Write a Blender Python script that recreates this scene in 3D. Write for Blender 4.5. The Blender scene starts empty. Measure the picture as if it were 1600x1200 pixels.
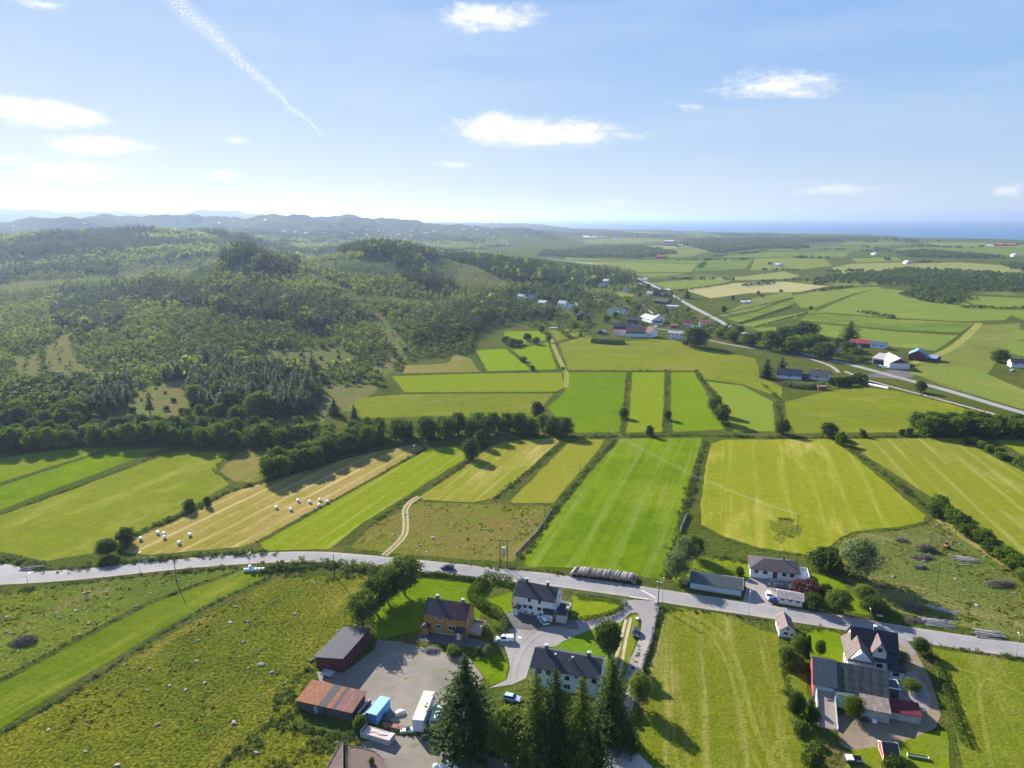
import bpy, bmesh, math, random
import numpy as np
from mathutils import Vector, Matrix
R=math.radians
rng=np.random.default_rng(7); random.seed(7)
SC=bpy.context.scene; COL=SC.collection
# ---------------------------------------------------------------- camera, sky, sun, exposure
H=110.0; F=1109.0; P=math.atan(260/F)
cam=bpy.data.cameras.new("camera"); camo=bpy.data.objects.new("camera",cam); COL.objects.link(camo)
camo.location=(0,0,H); camo.rotation_euler=(math.pi/2-P,0,0)
cam.sensor_width=36; cam.lens=36*F/1600; cam.clip_end=200000; cam.clip_start=1
SC.camera=camo
SC.view_settings.view_transform='Standard'; SC.view_settings.look='None'
SC.view_settings.exposure=1.5; SC.view_settings.gamma=1; SC.view_settings.use_curve_mapping=False
SUN_AZ=R(-34); SUN_EL=R(26)
sl=bpy.data.lights.new("sun","SUN"); sl.energy=5.0; sl.angle=R(0.5); sl.color=(1,0.95,0.86)
so=bpy.data.objects.new("sun",sl); COL.objects.link(so)
sd=Vector((math.sin(SUN_AZ)*math.cos(SUN_EL),math.cos(SUN_AZ)*math.cos(SUN_EL),math.sin(SUN_EL)))
so.rotation_euler=sd.to_track_quat('Z','Y').to_euler()
cy=SC.cycles; SC.render.engine='CYCLES'
cy.use_denoising=True; cy.max_bounces=5; cy.diffuse_bounces=2; cy.glossy_bounces=2; cy.transmission_bounces=3
cy.transparent_max_bounces=6; cy.volume_bounces=0; cy.caustics_reflective=False; cy.caustics_refractive=False
cy.use_adaptive_sampling=True; cy.adaptive_threshold=0.02; cy.sample_clamp_indirect=5; cy.sample_clamp_direct=0
HAZE=7.6e-5; HAZE_G=0.42; SKY=0.14

class NT:
    def __init__(s,tree): s.t=tree; s.N=tree.nodes; s.L=tree.links
    def n(s,ty,**k):
        o=s.N.new(ty)
        for a,b in k.items(): setattr(o,a,b)
        return o
    def put(s,sock,v):
        if isinstance(v,bpy.types.NodeSocket): s.L.new(v,sock)
        elif isinstance(v,(tuple,list)) and len(v)==3 and sock.type=='RGBA': sock.default_value=(*v,1)
        elif v is not None: sock.default_value=v
    def m(s,op,a,b=None,c=None,clamp=False):
        o=s.n('ShaderNodeMath',operation=op,use_clamp=clamp)
        for i,v in enumerate((a,b,c)): s.put(o.inputs[i],v)
        return o.outputs[0]
    def vm(s,op,a,b=None,sc=None):
        o=s.n('ShaderNodeVectorMath',operation=op); s.put(o.inputs[0],a)
        if b is not None: s.put(o.inputs[1],b)
        if sc is not None: s.put(o.inputs['Scale'],sc)
        return o.outputs['Value'] if op in('DOT_PRODUCT','LENGTH') else o.outputs[0]
    def noise(s,vec,scale,detail=3,rough=0.55,dist=0):
        o=s.n('ShaderNodeTexNoise'); s.put(o.inputs['Vector'],vec)
        o.inputs['Scale'].default_value=scale; o.inputs['Detail'].default_value=detail
        o.inputs['Roughness'].default_value=rough; o.inputs['Distortion'].default_value=dist
        return o.outputs['Fac']
    def mix(s,f,a,b,mode='MIX'):
        o=s.n('ShaderNodeMix',data_type='RGBA',blend_type=mode); s.put(o.inputs['Factor'],f)
        s.put(o.inputs[6],a); s.put(o.inputs[7],b); return o.outputs[2]
    def rng(s,v,a,b,c=0,d=1,smooth=False):
        o=s.n('ShaderNodeMapRange',interpolation_type='SMOOTHSTEP' if smooth else 'LINEAR'); s.put(o.inputs[0],v)
        for i,x in enumerate((a,b,c,d)): s.put(o.inputs[i+1],x)
        return o.outputs[0]
    def xyz(s,v):
        o=s.n('ShaderNodeSeparateXYZ'); s.put(o.inputs[0],v); return o.outputs
    def comb(s,x,y,z=0):
        o=s.n('ShaderNodeCombineXYZ')
        for i,v in enumerate((x,y,z)): s.put(o.inputs[i],v)
        return o.outputs[0]
    def bump(s,h,strength,dist):
        o=s.n('ShaderNodeBump'); o.inputs['Strength'].default_value=strength; o.inputs['Distance'].default_value=dist
        s.put(o.inputs['Height'],h); return o.outputs[0]

def ray(u,v):
    x=(u-800)/F; y=-(v-600)/F
    return np.array([x, math.cos(P)+y*math.sin(P), -math.sin(P)+y*math.cos(P)])
def G(u,v,z=0.0):                      # ground point seen at a place of the photograph (survey of the site)
    d=ray(u,v); t=(z-H)/d[2]; return (t*d[0],t*d[1])
def atD(u,v,D):
    d=ray(u,v); t=D/math.hypot(d[0],d[1]); return (t*d[0],t*d[1],H+t*d[2])

# ---------------------------------------------------------------- world
W=bpy.data.worlds.new("World"); SC.world=W; W.use_nodes=True
w=NT(W.node_tree); w.N.clear()
out=w.n('ShaderNodeOutputWorld'); bg=w.n('ShaderNodeBackground'); w.L.new(bg.outputs[0],out.inputs[0])
sky=w.n('ShaderNodeTexSky',sky_type='NISHITA',sun_disc=False,sun_elevation=SUN_EL,sun_rotation=SUN_AZ,altitude=100,air_density=1.0,dust_density=1.2,ozone_density=1.6)
tc=w.n('ShaderNodeTexCoord').outputs['Generated']
X,Y,Z=w.xyz(tc)[:3]
az=w.m('MULTIPLY',w.m('ARCTAN2',X,Y),57.2958); el=w.m('MULTIPLY',w.m('ARCSINE',Z),57.2958)
ae=w.comb(az,w.m('MULTIPLY',el,2.2),0)
nz=w.noise(ae,0.42,7,0.6); nf=w.noise(ae,1.6,5,0.65)
def sph(u,v):
    d=ray(u,v); d=d/np.linalg.norm(d); return math.degrees(math.atan2(d[0],d[1])),math.degrees(math.asin(d[2]))
clouds=[(760,28,110,30,26,1.1),(840,210,165,34,26,1.5),(770,200,75,32,28,1.5),(900,214,110,20,16,1.2),(75,182,135,32,26,1.5),(20,168,70,26,24,1.4),(150,228,115,22,20,1.5),(1210,133,120,28,24,1.05),(1240,146,100,12,10,.7),
 (370,219,30,8,8,.55),(700,257,38,8,8,.7),(350,273,45,11,12,.9),(60,5,60,10,10,.7),(1075,166,42,9,8,.4),(1305,294,80,12,12,.6),(110,268,130,22,22,.9),(20,250,60,12,12,.8),(1575,298,40,12,14,.65),(960,318,60,14,14,.5),(1110,250,60,8,8,.35),(500,310,200,25,25,.5)]
acc=None
for (cu,cv,ru,up,dn,st) in clouds:
    a0,e0=sph(cu,cv); a1,_=sph(cu+ru,cv); _,e1=sph(cu,cv-up); _,e2=sph(cu,cv+dn)
    dx=w.m('DIVIDE',w.m('SUBTRACT',az,a0),a1-a0)
    dy=w.m('SUBTRACT',el,e0)
    dy=w.m('MAXIMUM',w.m('DIVIDE',dy,e1-e0),w.m('DIVIDE',dy,e2-e0))
    r=w.m('SQRT',w.m('ADD',w.m('MULTIPLY',dx,dx),w.m('MULTIPLY',dy,dy)))
    m=w.m('MULTIPLY_ADD',r,-1.0*st,st)
    acc=m if acc is None else w.m('MAXIMUM',acc,m)
dens=w.m('ADD',acc,w.m('ADD',w.m('MULTIPLY_ADD',nz,2.1,-1.16),w.m('MULTIPLY_ADD',nf,0.7,-0.35)))
calpha=w.rng(dens,-0.12,0.85,0,1,True)
# contrail: an old trail, blown wide at its top end
pa=sph(225,-30); pb=sph(508,218); dv=(pb[0]-pa[0],pb[1]-pa[1]); Ls=math.hypot(*dv); tx=(dv[0]/Ls,dv[1]/Ls)
qx=w.m('SUBTRACT',az,pa[0]); qy=w.m('SUBTRACT',el,pa[1])
al=w.m('ADD',w.m('MULTIPLY',qx,tx[0]),w.m('MULTIPLY',qy,tx[1]))
wv=w.noise(w.comb(w.m('MULTIPLY',al,0.5),0,0),1.0,3,0.6)
ac=w.m('SUBTRACT',w.m('SUBTRACT',w.m('MULTIPLY',qx,tx[1]),w.m('MULTIPLY',qy,tx[0])),w.m('MULTIPLY_ADD',wv,1.1,-0.65))
f=w.m('DIVIDE',al,Ls)
wid=w.rng(f,0,1,1.5,0.10)
side=w.m('DIVIDE',w.m('ABSOLUTE',w.m('ADD',ac,w.m('MULTIPLY',wid,0.3))),wid)
prof=w.rng(side,0.05,0.75,1,0,True)
streak=w.noise(w.comb(w.m('ADD',w.m('MULTIPLY',al,3.2),w.m('MULTIPLY',ac,1.5)),w.m('MULTIPLY',ac,1.6),0),2.6,6,0.75)
tr=w.m('MULTIPLY',w.m('MULTIPLY',prof,w.rng(streak,0.42,0.62,0.03,1)),w.m('MULTIPLY',w.rng(f,0.97,1.0,1,0),w.rng(f,0,0.1,0,1)))
tr=w.m('MULTIPLY',tr,0.85,clamp=True)
# thin high cirrus veil and the bright air near the horizon
veil=w.noise(w.comb(w.m('MULTIPLY',az,0.05),w.m('MULTIPLY',el,0.35),3.0),1.0,5,0.6)
veil=w.rng(veil,0.42,0.8,0,0.3)
sunside=w.rng(az,-50,45,1,0)
hz=w.m('POWER',2.718,w.m('DIVIDE',w.m('MAXIMUM',el,0),w.rng(sunside,0,1,-4.5,-7.0)))
white=w.m('MULTIPLY',hz,w.rng(sunside,0,1,0.75,0.95))
col=w.vm('SCALE',sky.outputs[0],sc=SKY)
lum=w.vm('DOT_PRODUCT',col,(.25,.55,.2)); col=w.vm('SCALE',col,sc=w.m('DIVIDE',1.0,w.m('MULTIPLY_ADD',lum,1.9,0.62)))
col=w.mix(1.0,col,(0.74,0.93,1.24),'MULTIPLY')
e1=w.rng(el,2,26)
aR=w.mix(e1,(.38,.63,.93),(.135,.325,.80)); aL=w.mix(e1,(.60,.76,.96),(.24,.45,.86))
col=w.mix(0.78,col,w.mix(w.m('POWER',sunside,1.3),aR,aL))
col=w.mix(veil,col,(0.72,0.80,0.90))
hcol=w.mix(sunside,(.62,.70,.79),(.93,.95,.97))
hz=w.m('POWER',2.718,w.m('DIVIDE',w.m('MAXIMUM',el,0),w.rng(sunside,0,1,-3.6,-6.0)))
col=w.mix(w.m('MULTIPLY',hz,0.97),col,hcol)
col=w.mix(tr,col,(.92,.95,1.0))
ccol=w.mix(w.rng(dens,0.1,0.9),(0.80,0.85,0.93),(1.02,1.02,1.02))
col=w.mix(w.m('MULTIPLY',calpha,0.97),col,ccol)
w.L.new(col,bg.inputs[0]); bg.inputs[1].default_value=0.385
W.cycles.sampling_method='MANUAL'; W.cycles.sample_map_resolution=512

# ---------------------------------------------------------------- helpers
def tag(o,label=None,cat=None,group=None,kind=None):
    if label: o['label']=label
    if cat: o['category']=cat
    if group: o['group']=group
    if kind: o['kind']=kind
    return o
def mesh_np(name,V,Fq,mats,mi=None,smooth=False,attr=None):
    """V (n,3), Fq (m,k) all same k"""
    me=bpy.data.meshes.new(name); V=np.asarray(V,np.float32); Fq=np.asarray(Fq,np.int32)
    k=Fq.shape[1]
    me.vertices.add(len(V)); me.vertices.foreach_set('co',V.ravel())
    me.loops.add(Fq.size); me.loops.foreach_set('vertex_index',Fq.ravel())
    me.polygons.add(len(Fq)); me.polygons.foreach_set('loop_start',np.arange(0,Fq.size,k,dtype=np.int32))
    try: me.polygons.foreach_set('loop_total',np.full(len(Fq),k,np.int32))
    except Exception: pass
    for m in (mats if isinstance(mats,(list,tuple)) else [mats]): me.materials.append(m)
    if mi is not None: me.polygons.foreach_set('material_index',np.asarray(mi,np.int32))
    me.polygons.foreach_set('use_smooth',np.full(len(Fq),smooth,bool))
    if attr:
        for an,av in attr.items():
            a=me.attributes.new(an,'FLOAT','POINT'); a.data.foreach_set('value',np.asarray(av,np.float32))
    me.update(calc_edges=True); return me
def link(name,me,parent=None,loc=None,rz=None):
    o=bpy.data.objects.new(name,me); COL.objects.link(o)
    if parent: o.parent=parent
    if loc is not None: o.location=loc
    if rz is not None: o.rotation_euler=(0,0,rz)
    return o
def empty(name,loc=(0,0,0),rz=0):
    o=bpy.data.objects.new(name,None); COL.objects.link(o); o.location=loc; o.rotation_euler=(0,0,rz); o.empty_display_size=0.5; return o

def _h2(ix,iy,seed):
    n=(ix.astype(np.int64)*374761393+iy.astype(np.int64)*668265263+seed*1442695041)&0xffffffff
    n=((n^(n>>13))*1274126177)&0xffffffff; n=n^(n>>16)
    return (n&0xffff)/65535.0
def vnoise(x,y,seed=0):
    ix=np.floor(x); iy=np.floor(y); fx=x-ix; fy=y-iy; fx=fx*fx*(3-2*fx); fy=fy*fy*(3-2*fy)
    a=_h2(ix,iy,seed);b=_h2(ix+1,iy,seed);c=_h2(ix,iy+1,seed);d=_h2(ix+1,iy+1,seed)
    return (a*(1-fx)+b*fx)*(1-fy)+(c*(1-fx)+d*fx)*fy
def fbm(x,y,seed=0,o=4):
    s=0;a=0.5
    for i in range(o): s=s+a*vnoise(x*2**i,y*2**i,seed+i*17); a*=0.5
    return s-0.47

# ---------------------------------------------------------------- the lie of the land
# each column: bearing given by a photo column, then (distance, height) or (distance, 'v', photo row of the ground there)
def lay1(u): return float(np.interp(u,[-400,0,60,150,220,300,400,450,550,620,700,760,850],[350,351,347,339,344,342,346,343,341,348,353,357,362]))
def lay2(u): return float(np.interp(u,[-400,0,60,130,200,260,330,400,450,500,600],[330,326,330,333,335,336,329,331,337,342,350]))
def v(D,r): return (D,'v',r)
cols={
 -500:[(1200,0),(1600,25),v(2200,365),(2700,30)],
 -200:[(1200,0),(1600,20),v(2200,368),(2700,30)],
 0:[(1150,0),(1450,14),v(2000,374),(2600,30)],
 90:[(1150,2),(1400,12),v(2000,366),(2600,30)],
 170:[(700,2),(1000,10),(1300,12),v(2000,364),(2600,30)],
 250:[(600,2),(800,14),v(1000,446),(1350,14),v(2050,360),(2600,30)],
 310:[(520,1),(650,8),(800,18),v(960,424),(1350,24),v(2100,360),(2600,30)],
 345:[(500,1),(640,9),(790,24),v(930,410),(1300,26),v(2100,366),(2600,30)],
 385:[(480,1),(620,10),(780,28),v(900,406),v(950,385),(1300,30),v(2100,372),(2600,30)],
 430:[(480,1),(620,10),(780,26),v(950,414),(1300,30),v(2200,388),(2700,30)],
 490:[(480,0),(620,8),(800,30),v(980,424),v(1150,411),(1500,20),(2600,20)],
 560:[(500,0),(700,12),(850,36),v(1020,410),v(1170,385),(1500,20),(2600,15)],
 620:[(540,0),(700,9),(850,28),v(1000,416),v(1170,383),(1500,15),(2600,10)],
 700:[(620,0),(800,10),(950,v and 22),v(1150,413),(1250,49),(1600,8),(2600,5)],
 780:[(700,0),(900,7),v(1120,428),v(1300,408),(1650,3),(2600,2)],
 850:[(850,0),(1000,7),v(1200,426),(1450,14),(1750,0),(2600,0)],
 900:[(950,0),(1150,3),(1350,3),(1600,0),(2600,0)],
 930:[(1200,0),(2600,0)],
 980:[(1200,0),(2600,0)],
}
CU=sorted(cols); DG=np.exp(np.linspace(math.log(300),math.log(16000),260))
tabs=[];azs=[]
for u in CU:
    pts=[(300,0)]
    for c in cols[u]:
        pts.append((c[0], c[1] if len(c)==2 else atD(u,c[2],c[0])[2]))
    if u<860:
        zz1=max(0,atD(u,lay1(u),4500)[2]); zz2=max(0,atD(u,lay2(u),9000)[2]); b=25 if u<600 else 3
        pts+=[(3300,b+zz1*.25),(4500,zz1),(5600,b),(7300,zz2*.4),(9000,zz2),(11500,0),(16000,-12)]
    else: pts+=[(16000,0)]
    a=np.array(pts,float)
    # smoothed piecewise-linear in log distance
    lx=np.log(a[:,0]); z=np.interp(np.log(DG),lx,a[:,1])
    k=np.array([1,2,3,4,5,4,3,2,1.]);k/=k.sum(); z=np.convolve(np.pad(z,4,'edge'),k,'valid')
    z[np.log(DG)<lx[1]]=0
    tabs.append(z); d=ray(u,410); azs.append(math.atan2(d[0],d[1]))
TAB=np.array(tabs); AZS=np.array(azs)
FA=np.linspace(AZS[0],AZS[-1],400)
_t=np.array([np.interp(FA,AZS,TAB[:,j]) for j in range(TAB.shape[1])]).T
kk=np.exp(-np.linspace(-2,2,17)**2);kk/=kk.sum()
_t=np.array([np.convolve(np.pad(_t[:,j],8,'edge'),kk,'valid') for j in range(_t.shape[1])]).T
COU=[-900,300,500,620,700,850,1000,1100,1200,1300,1450,1600,2500]
COV=[338,339,341,346,350,355,359,362,364,366,372,375,377]
def coastD(a):
    ca=[];cd=[]
    for uu,vv in zip(COU,COV):
        d=ray(uu,max(vv,345.5)); ca.append(math.atan2(d[0],d[1])); g=G(uu,max(vv,345.5)); cd.append(math.hypot(*g))
    cd[0]=cd[1]=cd[2]=20000.
    return np.interp(a,ca,cd)
def height(x,y):
    x=np.asarray(x,float);y=np.asarray(y,float)
    D=np.hypot(x,y)+1e-6; a=np.arctan2(x,y)
    ia=np.clip((a-FA[0])/(FA[1]-FA[0]),0,len(FA)-1.001); ld=np.log(DG)
    jd=np.clip((np.log(D)-ld[0])/(ld[1]-ld[0]),0,len(DG)-1.001)
    i0=ia.astype(int);j0=jd.astype(int);fi=ia-i0;fj=jd-j0
    z=(_t[i0,j0]*(1-fi)+_t[i0+1,j0]*fi)*(1-fj)+(_t[i0,j0+1]*(1-fi)+_t[i0+1,j0+1]*fi)*fj
    z=np.where((a<AZS[0]-0.3)|(np.abs(a)>2.2),z*np.clip(1-(AZS[0]-0.3-a)*2,0,1)*(y>0),z)
    amp=np.clip(z/22,0,1)
    n=fbm(x/95,y/95,3,4)*16*amp*np.clip(D/900,0.4,3)+fbm(x/28,y/28,9,3)*4.5*amp
    n=n+np.where(D>2500,fbm(x/330,y/330,5,4)*115*np.clip((z-5)/60,0,1),0)
    z=np.maximum(z+n,0*z)*(z>0.02)+0
    cdst=coastD(a); edge=fbm(x/350,y/350,21,4)*cdst*0.22
    t=np.clip((D-(cdst+edge))/(0.04*cdst),0,1)
    return z*(1-t)-14*t
def hz1(x,y): return float(height(np.array([x]),np.array([y]))[0])
def T(u,v_):                          # where the line of sight at (u,v_) first meets the land
    d=ray(u,v_); dh=math.hypot(d[0],d[1])
    Ds=np.exp(np.linspace(math.log(90),math.log(15000),1500)); xs=Ds*d[0]/dh; ys=Ds*d[1]/dh
    zr=H+Ds*d[2]/dh; hh=height(xs,ys); k=np.nonzero(zr<=hh)[0]
    if len(k)==0: return None
    k=k[0]; return (float(xs[k]),float(ys[k]),float(hh[k]))
def proj(x,y,z):
    x=np.asarray(x);y=np.asarray(y);z=np.asarray(z)-H
    f=y*math.cos(P)-z*math.sin(P); up=y*math.sin(P)+z*math.cos(P)
    return 800+F*x/f, 600-F*up/f
def inpoly(px,py,poly):
    px=np.asarray(px);py=np.asarray(py); r=np.zeros(px.shape,bool); n=len(poly); j=n-1
    for i in range(n):
        xi,yi=poly[i];xj,yj=poly[j]
        if yi!=yj: r^=((yi>py)!=(yj>py))&(px<(xj-xi)*(py-yi)/(yj-yi)+xi)
        j=i
    return r

# ---------------------------------------------------------------- materials
MATS={}
def mat(name,col=(.5,.5,.5),rough=0.8,metal=0,spec=0.3,var=0.0,vs=1.0,bump=0,bs=5.0,col2=None,obj=False):
    if name in MATS: return MATS[name]
    m=bpy.data.materials.new(name); m.use_nodes=True; t=NT(m.node_tree)
    p=t.N['Principled BSDF']; p.inputs['Roughness'].default_value=rough; p.inputs['Metallic'].default_value=metal
    p.inputs['Specular IOR Level'].default_value=spec
    c=t.n('ShaderNodeTexCoord').outputs['Object']
    if var or col2:
        f=t.noise(c,vs,4,0.65)
        c2=col2 or tuple(x*(1-var) for x in col); c1=col if col2 else tuple(x*(1+var) for x in col)
        t.put(p.inputs['Base Color'],t.mix(t.rng(f,0.3,0.7),c1,c2))
    else: p.inputs['Base Color'].default_value=(*col,1)
    if bump: t.put(p.inputs['Normal'],t.bump(t.noise(c,bs,3,0.6),bump,0.1))
    MATS[name]=m; return m
def mat_field(name,c1,c2,ang=0.0,streak=0.5,sc=(5,90),c3=None,patch=0.5,tuft=0.4,lines=None):
    """mown or grazed grass: swath streaks along ang (radians, world), patches and a fine nap"""
    m=bpy.data.materials.new(name); m.use_nodes=True; t=NT(m.node_tree); p=t.N['Principled BSDF']
    p.inputs['Roughness'].default_value=1.0; p.inputs['Specular IOR Level'].default_value=0.0
    pos=t.n('ShaderNodeNewGeometry').outputs['Position']
    rot=t.n('ShaderNodeVectorRotate',rotation_type='Z_AXIS'); t.put(rot.inputs['Vector'],pos); rot.inputs['Angle'].default_value=-ang
    x,y=t.xyz(rot.outputs[0])[:2]
    sv=t.comb(t.m('DIVIDE',x,sc[1]),t.m('DIVIDE',y,sc[0]),0)
    st=t.noise(sv,1.0,4,0.7); big=t.noise(pos,0.016,4,0.6); med=t.noise(pos,0.12,4,0.65); fine=t.noise(pos,1.3,3,0.7)
    f=t.m('ADD',t.m('MULTIPLY_ADD',st,streak*2.4,-streak*1.2),t.m('MULTIPLY_ADD',big,patch*3.6,-patch*1.8))
    f=t.m('ADD',f,t.m('MULTIPLY_ADD',med,1.3,-0.65)); f=t.m('ADD',f,0.5,clamp=True)
    col=t.mix(f,c1,c2)
    if c3:
        b2=t.noise(t.comb(t.m('DIVIDE',x,70),t.m('DIVIDE',y,26),7),1.0,4,0.6)
        g=t.m('ADD',b2,t.m('MULTIPLY_ADD',st,0.35,-0.17)); col=t.mix(t.rng(g,0.55,0.74,0,0.8),col,c3)
    if lines:
        wv=t.n('ShaderNodeTexWave',wave_type='BANDS',bands_direction='Y'); t.put(wv.inputs['Vector'],t.comb(x,y,0))
        wv.inputs['Scale'].default_value=0.314/lines[0]; wv.inputs['Distortion'].default_value=1.2; wv.inputs['Detail'].default_value=1; wv.inputs['Detail Scale'].default_value=.05
        msk=t.m('MULTIPLY',t.rng(wv.outputs['Fac'],0.75,0.98),t.rng(t.noise(sv,2.2,3,.6),0.38,0.62))
        col=t.mix(t.m('MULTIPLY',msk,lines[1]),col,lines[2])
    fv=t.m('MULTIPLY',t.rng(fine,0.25,0.75,1-0.6*tuft,1+0.5*tuft),t.rng(t.noise(pos,.35,5,.7),.3,.7,.86,1.13))
    col=t.vm('SCALE',col,sc=fv)
    t.put(p.inputs['Base Color'],col)
    hgt=t.m('ADD',t.m('MULTIPLY',fine,0.5),t.m('MULTIPLY',med,1.2))
    t.put(p.inputs['Normal'],t.bump(hgt,0.55,0.55*tuft+0.25))
    MATS[name]=m; return m
# ---------------------------------------------------------------- the ground sheet
def m_ground():
    m=bpy.data.materials.new("rough_ground"); m.use_nodes=True; t=NT(m.node_tree); p=t.N['Principled BSDF']
    p.inputs['Roughness'].default_value=1; p.inputs['Specular IOR Level'].default_value=0.0
    pos=t.n('ShaderNodeNewGeometry').outputs['Position']
    big=t.noise(pos,0.01,4,0.6); med=t.noise(pos,0.06,5,0.65); fine=t.noise(pos,0.9,4,0.7)
    c=t.mix(t.rng(big,0.35,0.65),(.046,.064,.009),(.075,.088,.013))
    c=t.mix(t.rng(med,0.52,0.68),c,(.095,.078,.03))
    c=t.mix(t.rng(med,0.46,0.30,0,.8),c,(.045,.075,.016))
    at_=t.n('ShaderNodeAttribute',attribute_name='clear').outputs['Fac']; c=t.mix(t.m('MULTIPLY',at_,.85),c,t.mix(t.rng(med,.42,.56),(.150,.115,.050),(.105,.125,.030)))
    zc=t.xyz(pos)[2]; c=t.mix(t.m('MULTIPLY',t.rng(zc,18,45),t.rng(t.noise(pos,.0035,5,.7),.40,.52)),c,(.040,.058,.026))
    c=t.vm('SCALE',c,sc=t.rng(fine,.25,.75,.6,1.35))
    t.put(p.inputs['Base Color'],c)
    t.put(p.inputs['Normal'],t.bump(t.m('ADD',fine,t.m('MULTIPLY',t.noise(pos,0.3,4,.6),2.0)),0.6,0.8))
    return m
a1=np.radians(np.arange(-62,62,0.22)); a2=np.radians(np.arange(62,298,4.0)); AA=np.concatenate([a1,a2]); nA=len(AA)
DD=np.concatenate([[8,30,60,90,130,180,240],np.exp(np.linspace(math.log(300),math.log(3500),330)),np.exp(np.linspace(math.log(3540),math.log(16000),170))])
X_=np.sin(AA)[None,:]*DD[:,None]; Y_=np.cos(AA)[None,:]*DD[:,None]; Z_=height(X_.ravel(),Y_.ravel())
Z_=np.where(np.hypot(X_.ravel(),Y_.ravel())<300,0,Z_)
V_=np.stack([X_.ravel(),Y_.ravel(),Z_],1); nD=len(DD)
i,j=np.meshgrid(np.arange(nD-1),np.arange(nA),indexing='ij'); j2=(j+1)%nA
Q=np.stack([i*nA+j,(i+1)*nA+j,(i+1)*nA+j2,i*nA+j2],-1).reshape(-1,4)
c0=len(V_); V_=np.vstack([V_,[[0,0,0]]]); jj=np.arange(nA)
gm=m_ground()
CLR=[[(-120,462),(-40,456),(20,457),(60,449),(132,440),(128,433),(60,438),(0,443),(-120,450)],[(252,440),(300,418),(338,400),(348,408),(318,440),(280,450)],[(650,404),(690,402),(740,415),(790,440),(790,450),(720,446),(680,440)],[(20,560),(60,552),(66,600),(30,596)],[(70,600),(70,540),(108,518),(118,560),(165,588),(150,602)],[(200,450),(170,430),(240,415),(225,440)],[(350,425),(375,405),(400,400),(395,425)],[(440,400),(470,392),(510,408),(600,400),(640,430),(600,438),(520,425)],[(490,425),(580,470),(640,545),(620,560),(570,480),(470,425)],[(540,458),(700,470),(700,478),(560,468)],[(470,590),(400,570),(420,545),(530,545),(560,560)],[(590,610),(545,640),(500,660),(500,600),(585,600)],[(600,590),(560,600),(600,560),(640,555)],[(120,660),(250,650),(430,662),(420,690),(250,680),(130,672)],[(850,446),(900,455),(940,470),(880,462)],[(200,610),(300,590),(300,650),(200,650)]]
_u,_v=proj(V_[:,0],np.maximum(V_[:,1],1),V_[:,2]); _c=np.zeros(len(V_))
for q_ in CLR: _c[inpoly(_u,_v,q_)&(V_[:,1]>100)]=1
me=mesh_np("ground",V_,Q,[gm],smooth=True,attr={'clear':_c})
bm=bmesh.new(); bm.from_mesh(me); bm.verts.ensure_lookup_table()
for k in range(nA): bm.faces.new((bm.verts[c0],bm.verts[k],bm.verts[(k+1)%nA]))
bmesh.ops.recalc_face_normals(bm,faces=bm.faces)
bm.faces.ensure_lookup_table()
if bm.faces[0].normal.z<0: bmesh.ops.reverse_faces(bm,faces=bm.faces)
bm.to_mesh(me); bm.free()
tag(link("ground",me),kind='structure')
# sea and lake
def m_water(name,c,rough):
    m=bpy.data.materials.new(name); m.use_nodes=True; t=NT(m.node_tree); p=t.N['Principled BSDF']
    p.inputs['Base Color'].default_value=(*c,1); p.inputs['Roughness'].default_value=rough; p.inputs['IOR'].default_value=1.33
    pos=t.n('ShaderNodeNewGeometry').outputs['Position']
    t.put(p.inputs['Normal'],t.bump(t.noise(t.vm('MULTIPLY',pos,(0.4,1,1)),0.02,6,.7),1.0,6.0))
    return m
ang=np.radians(np.arange(-75,75.1,1.0)); dd=[2600,6000,15000,30000,60000]
V=[];Q=[]
for d in dd:
    for a in ang: V.append((d*math.sin(a),d*math.cos(a),-3.0))
n=len(ang)
for i in range(len(dd)-1):
    for j in range(n-1): Q.append((i*n+j,i*n+j+1,(i+1)*n+j+1,(i+1)*n+j))
tag(link("sea",mesh_np("sea",V,Q,[m_water("sea_water",(.025,.10,.20),.35)])),kind='structure')

def sheet(name,pts,z,m,px=True,hug=False,flip=True):
    P2=[G(*p) for p in pts] if px else list(pts)
    if name=="field":
        Q2=[]; A_=np.array(P2)
        for i in range(len(A_)):
            a=A_[i];b=A_[(i+1)%len(A_)]; L=np.linalg.norm(b-a); n=max(1,min(160,int(L/2.2))); nn=np.array([-(b-a)[1],(b-a)[0]])/(L+1e-9); am=.8+L*.002
            for k in range(n):
                t=k/n; q=a+(b-a)*t; w_=math.sin(min(1,min(t,1-t)*6)*math.pi/2); q=q+nn*w_*am*1.6*float(fbm(np.array([q[0]/7.]),np.array([q[1]/7.]),5,3)[0]+fbm(np.array([q[0]/1.8]),np.array([q[1]/1.8]),6,2)[0]*.35); Q2.append((q[0],q[1]))
        P2=Q2
    bm=bmesh.new(); vs=[bm.verts.new((x,y,z)) for x,y in P2]
    f=bm.faces.new(vs); f.normal_update()
    if f.normal.z<0: f.normal_flip()
    bmesh.ops.triangulate(bm,faces=bm.faces[:])
    me=bpy.data.meshes.new(name); bm.to_mesh(me); bm.free(); me.materials.append(m)
    return tag(link(name,me),kind='structure')
def smooth_line(P,step=3.0):
    P=[np.array(p,float) for p in P]; out=[]
    for i in range(len(P)-1):
        p0=P[max(i-1,0)];p1=P[i];p2=P[i+1];p3=P[min(i+2,len(P)-1)]
        n=max(2,int(np.linalg.norm(p2-p1)/step))
        for k in range(n):
            t=k/n; out.append(0.5*((2*p1)+(-p0+p2)*t+(2*p0-5*p1+4*p2-p3)*t*t+(-p0+3*p1-3*p2+p3)*t**3))
    out.append(P[-1]); return np.array(out)
RZ=[0]
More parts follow.
